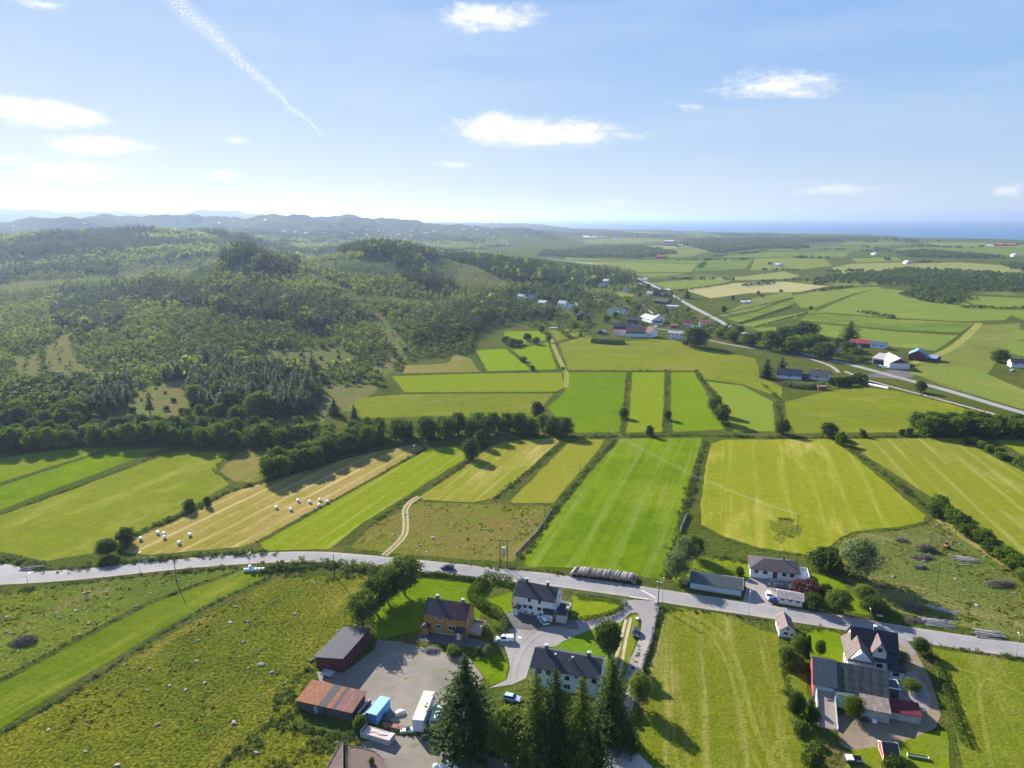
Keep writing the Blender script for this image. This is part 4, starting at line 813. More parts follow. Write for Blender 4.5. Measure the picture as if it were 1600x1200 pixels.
# ---------------------------------------------------------------- mesh builder
class B:
    def __init__(s): s.V=[];s.F=[];s.M=[]
    def poly(s,vs,m=0):
        o=len(s.V); s.V+= [tuple(v) for v in vs]; s.F.append(tuple(range(o,o+len(vs)))); s.M.append(m)
    def hull8(s,b,t,m=0):          # bottom quad, top quad (both counter-clockwise seen from above)
        o=len(s.V); s.V+=[tuple(v) for v in b]+[tuple(v) for v in t]; n=len(b)
        s.F.append(tuple(o+i for i in reversed(range(n)))); s.F.append(tuple(o+n+i for i in range(n)))
        for i in range(n): j=(i+1)%n; s.F.append((o+i,o+j,o+n+j,o+n+i))
        s.M+=[m]*(n+2)
    def box(s,x0,x1,y0,y1,z0,z1,m=0):
        s.hull8([(x0,y0,z0),(x1,y0,z0),(x1,y1,z0),(x0,y1,z0)],[(x0,y0,z1),(x1,y0,z1),(x1,y1,z1),(x0,y1,z1)],m)
    def prof(s,pts,a0,a1,axis,m=0): # extrude a 2-d outline along axis 'x' (pts=(y,z)) or 'y' (pts=(x,z))
        if axis=='x': b=[(a0,p,q) for p,q in pts];t=[(a1,p,q) for p,q in pts]
        else: b=[(p,a0,q) for p,q in pts];t=[(p,a1,q) for p,q in pts]
        s.hull8(b,t,m)
    def cyl(s,p0,p1,r0,r1=None,k=10,m=0):
        V,Q=tube(p0,p1,r0,r0 if r1 is None else r1,k); o=len(s.V); s.V+=[tuple(v) for v in V]
        for q in Q: s.F.append(tuple(int(i)+o for i in q)); s.M.append(m)
        s.F.append(tuple(o+i for i in reversed(range(k)))); s.F.append(tuple(o+k+i for i in range(k))); s.M+=[m,m]
    def slab(s,a,b,c,d,th,m=0):     # a sloping sheet with thickness downwards
        s.hull8([(x,y,z-th) for x,y,z in (a,b,c,d)],[a,b,c,d],m)
    def build(s,name,mats,parent=None,smooth=False,loc=None,bevel=0):
        me=bpy.data.meshes.new(name); me.from_pydata(s.V,[],s.F)
        for m in (mats if isinstance(mats,(list,tuple)) else [mats]): me.materials.append(m)
        for p,i in zip(me.polygons,s.M): p.material_index=i; p.use_smooth=smooth
        bm=bmesh.new(); bm.from_mesh(me); bmesh.ops.recalc_face_normals(bm,faces=bm.faces)
        if bevel: bmesh.ops.remove_doubles(bm,verts=bm.verts,dist=1e-4); bmesh.ops.bevel(bm,geom=bm.edges[:],offset=bevel,segments=2,affect='EDGES',profile=.6)
        bm.to_mesh(me); bm.free(); me.update()
        return link(name,me,parent,loc)
def m_clad(name,c,step=.2,depth=.02,vert=False,var=.06,wear=None):
    if name in MATS: return MATS[name]
    m=bpy.data.materials.new(name); m.use_nodes=True; t=NT(m.node_tree); p=t.N['Principled BSDF']; p.inputs['Roughness'].default_value=.75
    oc=t.n('ShaderNodeTexCoord').outputs['Object']; wv=t.n('ShaderNodeTexWave',wave_type='BANDS',bands_direction='X' if vert else 'Z',wave_profile='SAW')
    v=oc
    if vert: x,y,z=t.xyz(oc)[:3]; v=t.comb(t.m('ADD',x,y),0,z)
    t.put(wv.inputs['Vector'],v); wv.inputs['Scale'].default_value=.314/step
    t.put(p.inputs['Normal'],t.bump(wv.outputs['Fac'],.6,depth))
    n=t.noise(oc,.9,5,.7); c_=t.mix(t.rng(n,.3,.7),tuple(x*(1+var) for x in c),tuple(x*(1-var) for x in c))
    if wear: c_=t.mix(t.rng(t.noise(t.vm('MULTIPLY',oc,(2.2,2.2,.5)),1.6,5,.75),.54,.70,0,.8),c_,wear)
    t.put(p.inputs['Base Color'],c_); MATS[name]=m; return m
def m_tile(name,c,row=.35,col=.3,depth=.06,var=.25,blot=None,metal=0,rough=.7,axis='y'):
    if name in MATS: return MATS[name]
    m=bpy.data.materials.new(name); m.use_nodes=True; t=NT(m.node_tree); p=t.N['Principled BSDF']; p.inputs['Roughness'].default_value=rough; p.inputs['Metallic'].default_value=metal; p.inputs['Specular IOR Level'].default_value=.12
    oc=t.n('ShaderNodeTexCoord').outputs['Object']; x,y,z=t.xyz(oc)[:3]
    a=t.n('ShaderNodeTexWave',bands_direction='X',wave_profile='SAW'); b=t.n('ShaderNodeTexWave',bands_direction='X')
    t.put(a.inputs['Vector'],t.comb(z,0,0)); a.inputs['Scale'].default_value=.314/(row*.5)
    t.put(b.inputs['Vector'],t.comb(x if axis=='y' else y,0,0)); b.inputs['Scale'].default_value=.314/col
    h=t.m('ADD',t.m('MULTIPLY',a.outputs['Fac'],.6 if row<2 else 0),t.m('MULTIPLY',b.outputs['Fac'],.4)); t.put(p.inputs['Normal'],t.bump(h,.7,depth))
    n=t.noise(oc,.8,5,.7); c_=t.mix(t.rng(n,.3,.7),tuple(q*(1+var) for q in c),tuple(q*(1-var) for q in c))
    c_=t.mix(t.rng(h,.15,.5,.45,0),c_,tuple(q*.35 for q in c))
    if blot: c_=t.mix(t.rng(t.noise(t.vm('MULTIPLY',oc,(1.2,.35,.35)),1.3,6,.75),.50,.66,0,.9),c_,blot)
    t.put(p.inputs['Base Color'],c_); MATS[name]=m; return m
glass=mat("window_glass",(.03,.04,.05),.08,spec=.8); wtrim=mat("white_trim",(.72,.72,.70),.6); dtrim=mat("dark_trim",(.03,.03,.035),.6)
W_white=m_clad("white_boards",(.64,.645,.64),.18,.015); W_yel=m_clad("ochre_boards",(.35,.19,.045),.18,.02,var=.1); W_red=m_clad("red_boards",(.42,.055,.045),.2,.02,True); W_dred=m_clad("dark_red_boards",(.10,.018,.025),.2,.03,True)
W_old=m_clad("weathered_boards",(.07,.055,.05),.22,.03,True,.3,(.20,.16,.14)); W_conc=mat("old_render",(.33,.34,.33),.95,var=.25,vs=.7,bump=.4); W_mint=m_clad("pale_green_boards",(.62,.72,.70),.18,.015); W_dark=m_clad("dark_boards",(.05,.045,.045),.2,.02,True); W_blue=m_clad("pale_blue_boards",(.46,.56,.64),.2,.015,True); W_grey=m_clad("grey_boards",(.35,.37,.38),.2,.015)
T_dark=m_tile("dark_tiles",(.052,.052,.062)); T_maroon=m_tile("maroon_tiles",(.085,.038,.055)); T_brown=m_tile("brown_tiles",(.17,.125,.115)); T_black=m_tile("black_tiles",(.040,.042,.048)); T_mix=m_tile("dark_tiles_worn",(.060,.062,.070),blot=(.15,.055,.03))
T_steel=m_tile("steel_sheet",(.055,.058,.070),9,.25,.05,.06,rough=.75); T_green=m_tile("corrugated_grey",(.085,.105,.105),9,.5,.08,.08,rough=.5); T_rust=m_tile("rusty_sheet",(.27,.085,.025),9,.25,.05,.4,(.11,.045,.028)); T_rustp=m_tile("pink_rust_sheet",(.17,.065,.05),9,.25,.05,.2,(.24,.12,.095)); T_tar=m_tile("dark_sheet",(.045,.05,.06),9,.25,.05,.15)
T_asb=m_tile("fibre_cement_sheet",(.052,.056,.054),1.9,2.1,.08,.3,(.095,.095,.085)); T_bluegr=m_tile("slate_blue_sheet",(.085,.10,.115),9,.3,.03,.05); T_asbb=m_tile("brown_fibre_cement",(.24,.185,.155),9,.4,.05,.2,(.34,.26,.2)); T_or=m_tile("orange_tiles",(.50,.19,.10)); T_red=m_tile("red_tiles",(.35,.06,.06)); T_grey=m_tile("pale_grey_sheet",(.42,.42,.42),9,.4,.04,.08); T_lblue=m_tile("blue_sheet_roof",(.20,.33,.48),9,.4,.04,.05); T_white=m_tile("white_sheet_roof",(.6,.6,.6),9,.4,.03,.05)
chim=mat("chimney_plaster",(.10,.10,.11),.9,var=.3,vs=3); chcap=mat("chimney_cap",(.55,.56,.58),.5); planks=m_clad("deck_planks",(.42,.30,.19),.14,.01,True); pinky=mat("pinkish_deck",(.45,.30,.26),.8,var=.2)
BUILT=[]
def gwalls(b,x0,x1,y0,y1,he,ri,ax,z0=0,m=0):
    if ax=='x': c=(y0+y1)/2; b.prof([(y0,z0),(y1,z0),(y1,he),(c,he+ri),(y0,he)],x0,x1,'x',m)
    elif ax=='y': c=(x0+x1)/2; b.prof([(x0,z0),(x1,z0),(x1,he),(c,he+ri),(x0,he)],y0,y1,'y',m)
    elif ax=='mx': b.prof([(x0,z0),(x1,z0),(x1,he+ri),(x0,he)],y0,y1,'y',m)
    elif ax=='my': b.prof([(y0,z0),(y1,z0),(y1,he+ri),(y0,he)],x0,x1,'x',m)
    else: b.box(x0,x1,y0,y1,z0,he,m)
def groof(b,x0,x1,y0,y1,he,ri,ax,oh=.35,th=.16,m=0,lift=.16):
    h=he+lift
    if ax in('x','y'):
        if ax=='x': c=(y0+y1)/2; w=c-y0
        else: c=(x0+x1)/2; w=c-x0
        s=ri/w; e=h-s*oh; t=h+ri
        if ax=='x':
            a0,a1=x0-oh,x1+oh
            b.slab((a0,y0-oh,e),(a1,y0-oh,e),(a1,c,t),(a0,c,t),th,m); b.slab((a0,c,t),(a1,c,t),(a1,y1+oh,e),(a0,y1+oh,e),th,m)
        else:
            a0,a1=y0-oh,y1+oh
            b.slab((x0-oh,a0,e),(c,a0,t),(c,a1,t),(x0-oh,a1,e),th,m); b.slab((c,a0,t),(x1+oh,a0,e),(x1+oh,a1,e),(c,a1,t),th,m)
    elif ax=='mx': s=ri/(x1-x0); b.slab((x0-oh,y0-oh,h-s*oh),(x1+oh,y0-oh,h+ri+s*oh),(x1+oh,y1+oh,h+ri+s*oh),(x0-oh,y1+oh,h-s*oh),th,m)
    elif ax=='my': s=ri/(y1-y0); b.slab((x0-oh,y0-oh,h-s*oh),(x1+oh,y0-oh,h-s*oh),(x1+oh,y1+oh,h+ri+s*oh),(x0-oh,y1+oh,h+ri+s*oh),th,m)
    elif ax=='hip':
        X0,X1,Y0,Y1=x0-oh,x1+oh,y0-oh,y1+oh; c=(Y0+Y1)/2; i=min((Y1-Y0)/2*.95,(X1-X0)/2-.01); e=h; t=h+ri
        if (X1-X0)>=(Y1-Y0): r0,r1=(X0+i,c,t),(X1-i,c,t)
        else: c=(X0+X1)/2; i=(X1-X0)/2*.95; r0,r1=(c,Y0+i,t),(c,Y1-i,t)
        A,Bq,C,Dq=(X0,Y0,e),(X1,Y0,e),(X1,Y1,e),(X0,Y1,e)
        o=len(b.V); b.V+=[A,Bq,C,Dq,r0,r1]+[(x,y,z-th) for x,y,z in (A,Bq,C,Dq)]
        if (X1-X0)>=(Y1-Y0): F_=[(0,1,5,4),(1,2,5),(2,3,4,5),(3,0,4)]
        else: F_=[(0,1,4),(1,2,5,4),(2,3,5),(3,0,4,5)]
        F_+=[(0,6,7,1),(1,7,8,2),(2,8,9,3),(3,9,6,0),(6,9,8,7)]
        for f in F_: b.F.append(tuple(o+i for i in f)); b.M.append(m)
def frame(A,Bp,z=0):
    a=G(*A,z);b=G(*Bp,z); return a,math.atan2(b[1]-a[1],b[0]-a[0]),math.hypot(b[0]-a[0],b[1]-a[1])
def window(root,face,a,z,w,h,at,frm=wtrim,gl=glass,name="window"):
    """face 'f' front wall (a along x, wall at y=at), 'r'/'l' side wall (a along y, wall at x=at)"""
    fr=B(); t=.09; d=.05
    def bx(b,p0,p1,z0,z1,o0,o1):
        if face=='f': b.box(p0,p1,at-o1,at-o0,z0,z1)
        elif face=='r': b.box(at+o0,at+o1,p0,p1,z0,z1)
        else: b.box(at-o1,at-o0,p0,p1,z0,z1)
    bx(fr,a-t,a,z-t,z+h+t,0,d); bx(fr,a+w,a+w+t,z-t,z+h+t,0,d); bx(fr,a,a+w,z+h,z+h+t,0,d); bx(fr,a,a+w,z-t,z,0,d)
    if w>1.0: bx(fr,a+w/2-.03,a+w/2+.03,z,z+h,.012,d-.01)
    f=fr.build(name,frm,root); g=B(); bx(g,a,a+w,z,z+h,.004,.012); g.build("pane",gl,f)
def door(root,face,a,z,w,h,at,m):
    b=B()
    if face=='f': b.box(a,a+w,at-.06,at,z,z+h)
    elif face=='r': b.box(at,at+.06,a,a+w,z,z+h)
    else: b.box(at-.06,at,a,a+w,z,z+h)
    b.build("door",m,root)
def chimney(roof,x,y,z,h,w=.6,cap=chcap):
    b=B(); b.box(x-w/2,x+w/2,y-w/2,y+w/2,z-.6,z+h); b.box(x-w/2-.06,x+w/2+.06,y-w/2-.06,y+w/2+.06,z+h,z+h+.12,1); b.cyl((x,y,z+h+.12),(x,y,z+h+.4),.16,.14,8,1); b.build("chimney",[chim,cap],roof)
def house(name,label,cat_,A,Bp,dep,he,ri,ax,wm,rm,zr=0,L=None,group=None,oh=.35,base=True,lift=.16):
    o,ang,l=frame(A,Bp,zr); L=L or l
    z0=hz1(*o); e=empty(name,(o[0],o[1],z0),ang); tag(e,label,cat_,group)
    b=B(); gwalls(b,0,L,0,dep,he,ri,ax,-.3 if z0<.5 else -2); b.build("wall",wm,e)
    if base: b=B(); b.box(-.04,L+.04,-.04,dep+.04,-.25,.35); b.build("plinth",W_conc,e)
    r=B(); groof(r,0,L,0,dep,he,ri,ax,oh,lift=lift); rf=r.build("roof",rm,e)
    if o[1]<225 and ax in('x','y'):
        b=B(); h=he+lift; w_=(dep if ax=='x' else L)/2; s_=ri/w_; t_=h+ri
        for q in ((-oh-.05,-oh) if ax=='x' else (-oh-.05,-oh)),((L+oh,L+oh+.05) if ax=='x' else (dep+oh,dep+oh+.05)):
            for (a0,z0_,a1,z1_) in ((-oh,h-s_*oh,w_,t_),(w_,t_,2*w_+oh,h-s_*oh)):
                if ax=='x': P_=[(q[0],a0,z0_),(q[1],a0,z0_),(q[1],a1,z1_),(q[0],a1,z1_)]
                else: P_=[(a0,q[0],z0_),(a0,q[1],z0_),(a1,q[1],z1_),(a1,q[0],z1_)]
                b.hull8([(x,y,z-.24) for x,y,z in P_],[(x,y,z+.03) for x,y,z in P_])
        b.build("bargeboard",wtrim if wm is not W_yel else W_yel,rf)
        if ax=='x': b=B(); b.cyl((-oh,-oh-.07,h-s_*oh-.1),(L+oh,-oh-.07,h-s_*oh-.1),.06,.06,6); b.cyl((L-.1,-oh-.02,.2),(L-.1,-oh-.02,h-s_*oh-.1),.045,.045,6); b.build("gutter",dtrim,rf)
    BUILT.append((e,L,dep)); return e,rf,L
# 1 the yellow pair
e,rf,L=house("semi_detached_house","ochre yellow two-storey house with one dark and one maroon roof half","house",(663.5,986),(728,997),7.0,5.6,2.5,'x',W_yel,T_dark)
r=B(); s=2.5/3.5
r.slab((L/2+.05,-.36,5.76-s*.36+.03),(L+.36,-.36,5.76-s*.36+.03),(L+.36,3.5,8.29),(L/2+.05,3.5,8.29),.02); r.slab((L/2+.05,3.5,8.29),(L+.36,3.5,8.29),(L+.36,7.36,5.53),(L/2+.05,7.36,5.53),.02)
r.build("roof_covering",T_maroon,rf)['label']="maroon tiles on the right half"
chimney(rf,2.6,3.5,8.2,1.1,.7); chimney(rf,L-1.9,3.4,8.2,1.1,.7)
for x,z,w_,h_ in ((3.0,4.5,.5,.6),(4.0,4.0,1.1,1.2),(7.0,4.2,.8,1.1),(3.2,1.6,1.6,1.0),(7.0,1.6,1.9,1.3)): window(e,'f',x,z,w_,h_,0)
for y,z in ((1.2,3.6),(4.5,3.6),(4.5,1.2)): window(e,'r',y,z,.8,1.1,L)
b=B(); b.box(.0,1.6,-1.7,0,0,2.2); b.build("porch_wall",W_yel,e); b=B(); groof(b,0,1.6,-1.7,-.05,2.2,.7,'hip',.25); b.build("porch_roof",T_dark,e)
b=B(); b.box(L-2.5,L-.6,-1.5,0,0,2.3); b.build("porch_wall",W_yel,e); b=B(); groof(b,L-2.5,L-.4,-1.6,-.05,2.3,.6,'my',.2); b.build("porch_roof",T_black,e); door(e,'f',L-2.0,.1,.9,2,-1.5,wtrim)
b=B(); b.box(L+.05,L+3.6,2,6.5,.9,1.05); b.box(L+3.5,L+3.6,2,6.5,1.05,1.95,1); b.box(L+.05,L+3.5,6.4,6.5,1.05,1.95,1); b.box(L+.1,L+3.6,2,2.1,0,.9,1); b.build("terrace",[pinky,planks],e)
# 2 the white pair
e,rf,L=house("semi_detached_house","white two-storey house with a dark roof and two chimneys, next to the road","house",(804.5,956),(866,968),7.2,5.5,2.4,'x',W_white,T_dark)
chimney(rf,2.4,3.6,8.0,1.1,.7); chimney(rf,8.7,3.6,8.0,1.1,.7)
for x in (3.9,6.9): window(e,'f',x,4.0,.9,1.1,0)
for x in (2.6,4.2,6.8,8.4): window(e,'f',x,2.0,1.0,.8,0,dtrim)
for x in (3.0,5.0,7.4,9.2): window(e,'f',x,.55,.6,.3,0,dtrim)
for y,z in ((1.2,3.9),(4.6,3.9)): window(e,'r',y,z,.8,1.1,L)
b=B(); b.box(.0,1.3,-1.7,0,0,2.3); b.build("porch_wall",W_white,e); b=B(); groof(b,0,1.9,-1.7,-.05,2.3,.7,'hip',.2); b.build("porch_roof",T_dark,e)
b=B(); b.box(L-2.3,L-.2,-1.6,0,0,2.3); b.build("porch_wall",W_white,e); b=B(); groof(b,L-2.5,L-.1,-1.7,-.05,2.3,.6,'my',.2); b.build("porch_roof",T_black,e)
b=B(); b.box(L+.05,L+3,3.5,7.3,.9,1.0); b.box(L+2.9,L+3,3.5,7.3,1.0,1.8,1); b.box(L+.05,L+2.9,7.2,7.3,1.0,1.8,1); b.box(L+.1,L+2.9,3.5,3.6,0,.9,1); b.build("terrace",[planks,wtrim],e)
b=B(); b.box(-1.6,-.06,2.2,6.5,.5,.62); b.box(-1.7,-1.6,2.2,6.5,0,1.5,1); b.box(-1.6,-.06,2.2,2.3,.62,1.5,1); b.build("terrace",[planks,m_clad("red_brown_boards",(.16,.06,.04),.15,.01)],e)
# annex sheds at the gable
e,rf,L=house("garden_shed","small grey shed with a flat dark roof at the gable of the white house","shed",(868,972.5),(884,975),2.6,2.5,.3,'my',W_grey,T_black,oh=.1)
e,rf,L=house("garden_shed","tiny dark-roofed shed wedged behind the small grey shed","shed",(873,961),(882,962.5),2.2,2.1,.2,'my',W_grey,T_black,oh=.1)
# 3 the row house
e,rf,L=house("row_house","long pale green row house with a dark tiled roof behind the spruces","house",(831,1040.5),(936,1060),8.2,5.4,2.3,'x',W_mint,T_dark,zr=5.4)
chimney(rf,2.6,4.1,7.8,1.2,.8); chimney(rf,L-3.2,4.1,7.8,1.2,.8)
for x,y in ((5.2,2.6),(9.4,2.6)):
    b=B(); b.cyl((x,y,6.4),(x,y,7.9),.22,.22,10); b.cyl((x,y,7.9),(x,y,8.15),.34,.2,10,1); b.build("vent_pipe",[chim,chcap],rf)
b=B(); b.cyl((8.6,2.4,6.4),(8.6,2.4,7.3),.07,.07,6); b.build("vent_pipe",chcap,rf)
for x,z,w_,h_ in ((1.0,3.7,1.4,1.2),(1.0,1.0,1.4,1.3),(3.6,3.8,1.0,1.2),(6.6,4.3,.4,.4),(8.2,3.4,.9,.9),(10.6,4.3,.4,.4),(12.2,3.9,.9,.9),(14.6,3.8,1.0,1.0),(4,1,1.4,1.2),(8,1,1.4,1.2),(12,1,1.4,1.2)): window(e,'f',x,z,w_,h_,0,dtrim if w_<1.3 else wtrim)
# 4 dark red shed
e,rf,L=house("machine_shed","dark red open-fronted shed with a smooth grey sheet roof","shed",(495,1043),(536.6,1051.5),13.6,3.0,1.0,'mx',W_dred,T_steel,oh=.3,base=False)
for k in range(5): b=B(); b.box(L+.02,L+.2,.2+k*3.25,.4+k*3.25,0,3.9); b.build("post",W_old,e)
# 5 rusty shed
e,rf,L=house("old_shed","low shed of black boards under a rusty orange and pink sheet roof","shed",(466,1108.5),(550,1128),6.2,2.4,.7,'my',W_old,T_rust,oh=.3,base=False)
s=.7/6.2
for (x0,x1,mm,nm_) in ((5.6,7.6,T_tar,"dark replacement sheets"),(9.0,9.9,T_tar,"narrow dark replacement sheets"),(9.95,L+.32,T_rustp,"pinkish faded sheets on the right end")):
    r=B(); r.slab((x0,-.31,2.56-s*.31+.02),(x1,-.31,2.56-s*.31+.02),(x1,6.5,2.56+s*6.5+.02),(x0,6.5,2.56+s*6.5+.02),.018); r.build("roof_sheet",mm,rf)['label']=nm_
door(e,'f',4.2,0,.9,1.9,0,W_conc); door(e,'f',6.4,0,1.2,1.9,0,W_dark)
# 6 long grey shed
e,rf,L=house("long_shed","long low white shed with a grey-green corrugated roof above the road","shed",(1078,919.5),(1158,932.5),7.4,2.3,1.5,'x',W_blue,T_green,oh=.35)
b=B(); b.box(-2.6,-1,2,4,0,.9); b.box(-2.7,-2.6,2,4,0,1.2); b.build("wood_store",planks,e)
# 7 bungalow
e,rf,L=house("bungalow","white bungalow with a hipped dark roof streaked with rust","house",(1172,902.5),(1247,911.5),8.6,3.2,1.7,'hip',W_white,T_mix,oh=.5)
chimney(rf,10.0,4.6,4.7,1.0,.5,dtrim)
for x in (1.2,3.8,9.4,11.6): window(e,'f',x,1.9,1.1,.9,0,dtrim)
door(e,'f',6.6,.8,1.3,2.1,0,m_clad("oxblood_door",(.12,.02,.02),.15,.01,True)); b=B(); b.box(5.6,8.6,-1.6,0,0,.8); b.build("steps",W_conc,e)
b=B(); b.box(L+.05,L+3.4,1.5,7.5,.9,1.0); b.box(L+3.3,L+3.4,1.5,7.5,1.0,1.9,1); b.box(L+.05,L+3.3,7.4,7.5,1.0,1.9,1); b.box(L+.1,L+3.4,1.5,1.6,0,.9,2); b.build("terrace",[wtrim,wtrim,W_conc],e)
# 8 garage, 9 small white shed
e,rf,L=house("garage","small white garage with a speckled grey roof and three slit windows","garage",(1214.5,943),(1253.5,949.5),4.9,2.0,.9,'x',W_white,m_tile("speckled_grey_tiles",(.27,.24,.24),.3,.3,.04,.3,(.16,.14,.14)),oh=.3)
for x in (1.0,3.1,5.2): window(e,'f',x,1.35,.7,.3,0,dtrim)
e,rf,L=house("roadside_shed","little white shed with a brown gable roof at the lower roadside","shed",(1217,995.5),(1240,998),6.4,2.3,1.6,'y',W_white,T_brown,oh=.3)
window(e,'f',1.2,1.1,.9,.5,0,dtrim); window(e,'f',3.0,.8,.5,.5,0,dtrim); window(e,'f',1.9,2.5,.4,.4,0,dtrim)
# 10 farmhouse with wings
o,ang,_=frame((1325,1047),(1402,1060)); e=empty("farmhouse",(o[0],o[1],0),ang); tag(e,"large white farmhouse with several gables and a dark tiled roof","house")
for (x0,x1,y0,y1,he,ri,ax) in ((1.2,11.5,4.5,11.5,4.4,3.2,'x'),(-.6,5.2,-1.6,4.4,3.7,2.5,'y'),(5.6,8.6,2.4,8,5.0,2.3,'y'),(5.2,11.2,1.6,4.5,2.9,.8,'my'),(9.2,12.2,-.6,1.6,2.2,.9,'hip')):
    b=B(); gwalls(b,x0,x1,y0,y1,he,ri if ax in 'xy' else .1,ax,-.2); b.build("wall",W_white,e)
    r=B()
    if (x0,ax)==(-.6,'y'):
        groof(r,x0,x1,y0+2.2,y1+4.5,he,ri,'y',.35); h_=he+.16;c=(x0+x1)/2
        for q in ([(x0-.35,y0-.35,h_-.1),(x1+.35,y0-.35,h_-.1),(c,y0+2.4,h_+ri)],[(x0-.35,y0-.35,h_-.1),(c,y0+2.4,h_+ri),(x0-.35,y0+2.4,h_-.3)],[(x1+.35,y0-.35,h_-.1),(x1+.35,y0+2.4,h_-.3),(c,y0+2.4,h_+ri)]): r.poly(q)
    else: groof(r,x0,x1,y0,y1,he,ri,ax,.35)
    rr2=r.build("roof",m_tile("farmhouse_tiles",(.15,.115,.10)) if x0==-.6 else T_brown if x0==5.6 else T_black,e)
    if y0==4.5: chimney(rr2,6.6,8,7.5,1.2,.8)
window(e,'f',6.7,5.0,.8,.9,2.4,dtrim); window(e,'f',6.6,1.2,1.2,.9,1.6,dtrim); window(e,'f',9.9,1.0,1.2,.8,-.6,dtrim); window(e,'l',6,2.6,.9,1.4,1.2); window(e,'l',9,2.6,.9,1.4,1.2); window(e,'l',0,1.4,.9,1.3,-.6); window(e,'l',2.3,1.4,.9,1.3,-.6); door(e,'f',7.9,.2,1,2,1.6,wtrim)
# 11 barn
o,ang,_=frame((1270,1089),(1378,1110)); e=empty("barn",(o[0],o[1],0),ang); tag(e,"big farm barn with a red gable, pale blue front and dark roof","barn")
b=B(); gwalls(b,0,15.6,0,11,3.5,3.3,'x',-.2); b.build("wall",W_blue,e)
b=B(); gwalls(b,-.06,0,0,11,3.5,3.3,'x',-.1); b.build("gable_cladding",W_red,e)['label']="red boarded gable"
r=B(); groof(r,4.6,15.6,0,11,3.5,3.3,'x',.35); r.build("roof",T_asb,e)
r=B(); groof(r,-.02,4.6,0,11,3.75,3.3,'x',.38,.2); r.build("roof",T_bluegr,e)['label']="smooth slate-blue end of the roof"
b=B(); b.box(4.7,8.2,-2.0,0,0,3.1); b.build("porch_wall",W_blue,e); b=B(); b.box(4.6,8.3,-2.1,0.1,3.1,3.25); b.build("porch_roof",T_bluegr,e)
b=B(); gwalls(b,9.8,15.4,-4.4,0,2.6,.8,'my',-.1); b.build("lean_to_wall",W_conc,e); b=B(); groof(b,9.8,15.4,-4.4,-.05,2.6,.8,'my',.25); b.build("lean_to_roof",T_asbb,e)
b=B(); gwalls(b,15.7,22,-2.6,1.6,1.9,.5,'my',-.1); b.build("annex_wall",W_conc,e); b=B(); groof(b,15.7,22,-2.6,1.6,1.9,.5,'my',.15); b.build("annex_roof",m_tile("oxblood_sheet",(.13,.025,.03),9,.3,.04),e)
b=B()
for a_,c_ in (((15.7,7.8),(18.6,7.8)),((18.6,7.8),(18.9,4.2)),((18.9,4.2),(15.7,4.2))): b.hull8([(a_[0],a_[1],3.3),(c_[0]+.1,c_[1],3.3),(c_[0]+.1,c_[1]+.15,3.3),(a_[0],a_[1]+.15,3.3)],[(a_[0],a_[1],3.5),(c_[0]+.1,c_[1],3.5),(c_[0]+.1,c_[1]+.15,3.5),(a_[0],a_[1]+.15,3.5)])
b.box(15.7,18.6,4.3,7.7,0,3.2,1); b.build("side_porch",[wtrim,W_dark],e)
# ramp
b=B(); b.hull8([(.6,-10.5,-.2),(4.3,-10.5,-.2),(4.2,-.1,-.2),(.7,-.1,-.2)],[(.6,-10.5,.08),(4.3,-10.5,.08),(4.2,-.1,2.2),(.7,-.1,2.2)])
for x in (.45,4.3): b.hull8([(x,-10.5,-.2),(x+.22,-10.5,-.2),(x+.22,-.1,-.2),(x,-.1,-.2)],[(x,-10.5,.6),(x+.22,-10.5,.6),(x+.22,-.1,2.9),(x,-.1,2.9)],1)
b.build("ramp",[mat("ramp_surface",(.27,.215,.175),.95,var=.25,vs=.5),W_conc],e)
# 12 red hut
e,rf,L=house("garden_hut","small red hut with white bargeboards and a dark roof near the bottom edge","shed",(1380,1188),(1402,1191),3.4,1.9,1.1,'x',W_red,T_black,oh=.25)
b=B(); b.box(-.06,0,-.05,.1,0,1.9); b.box(-.06,0,3.3,3.45,0,1.9); b.build("corner_board",wtrim,e)
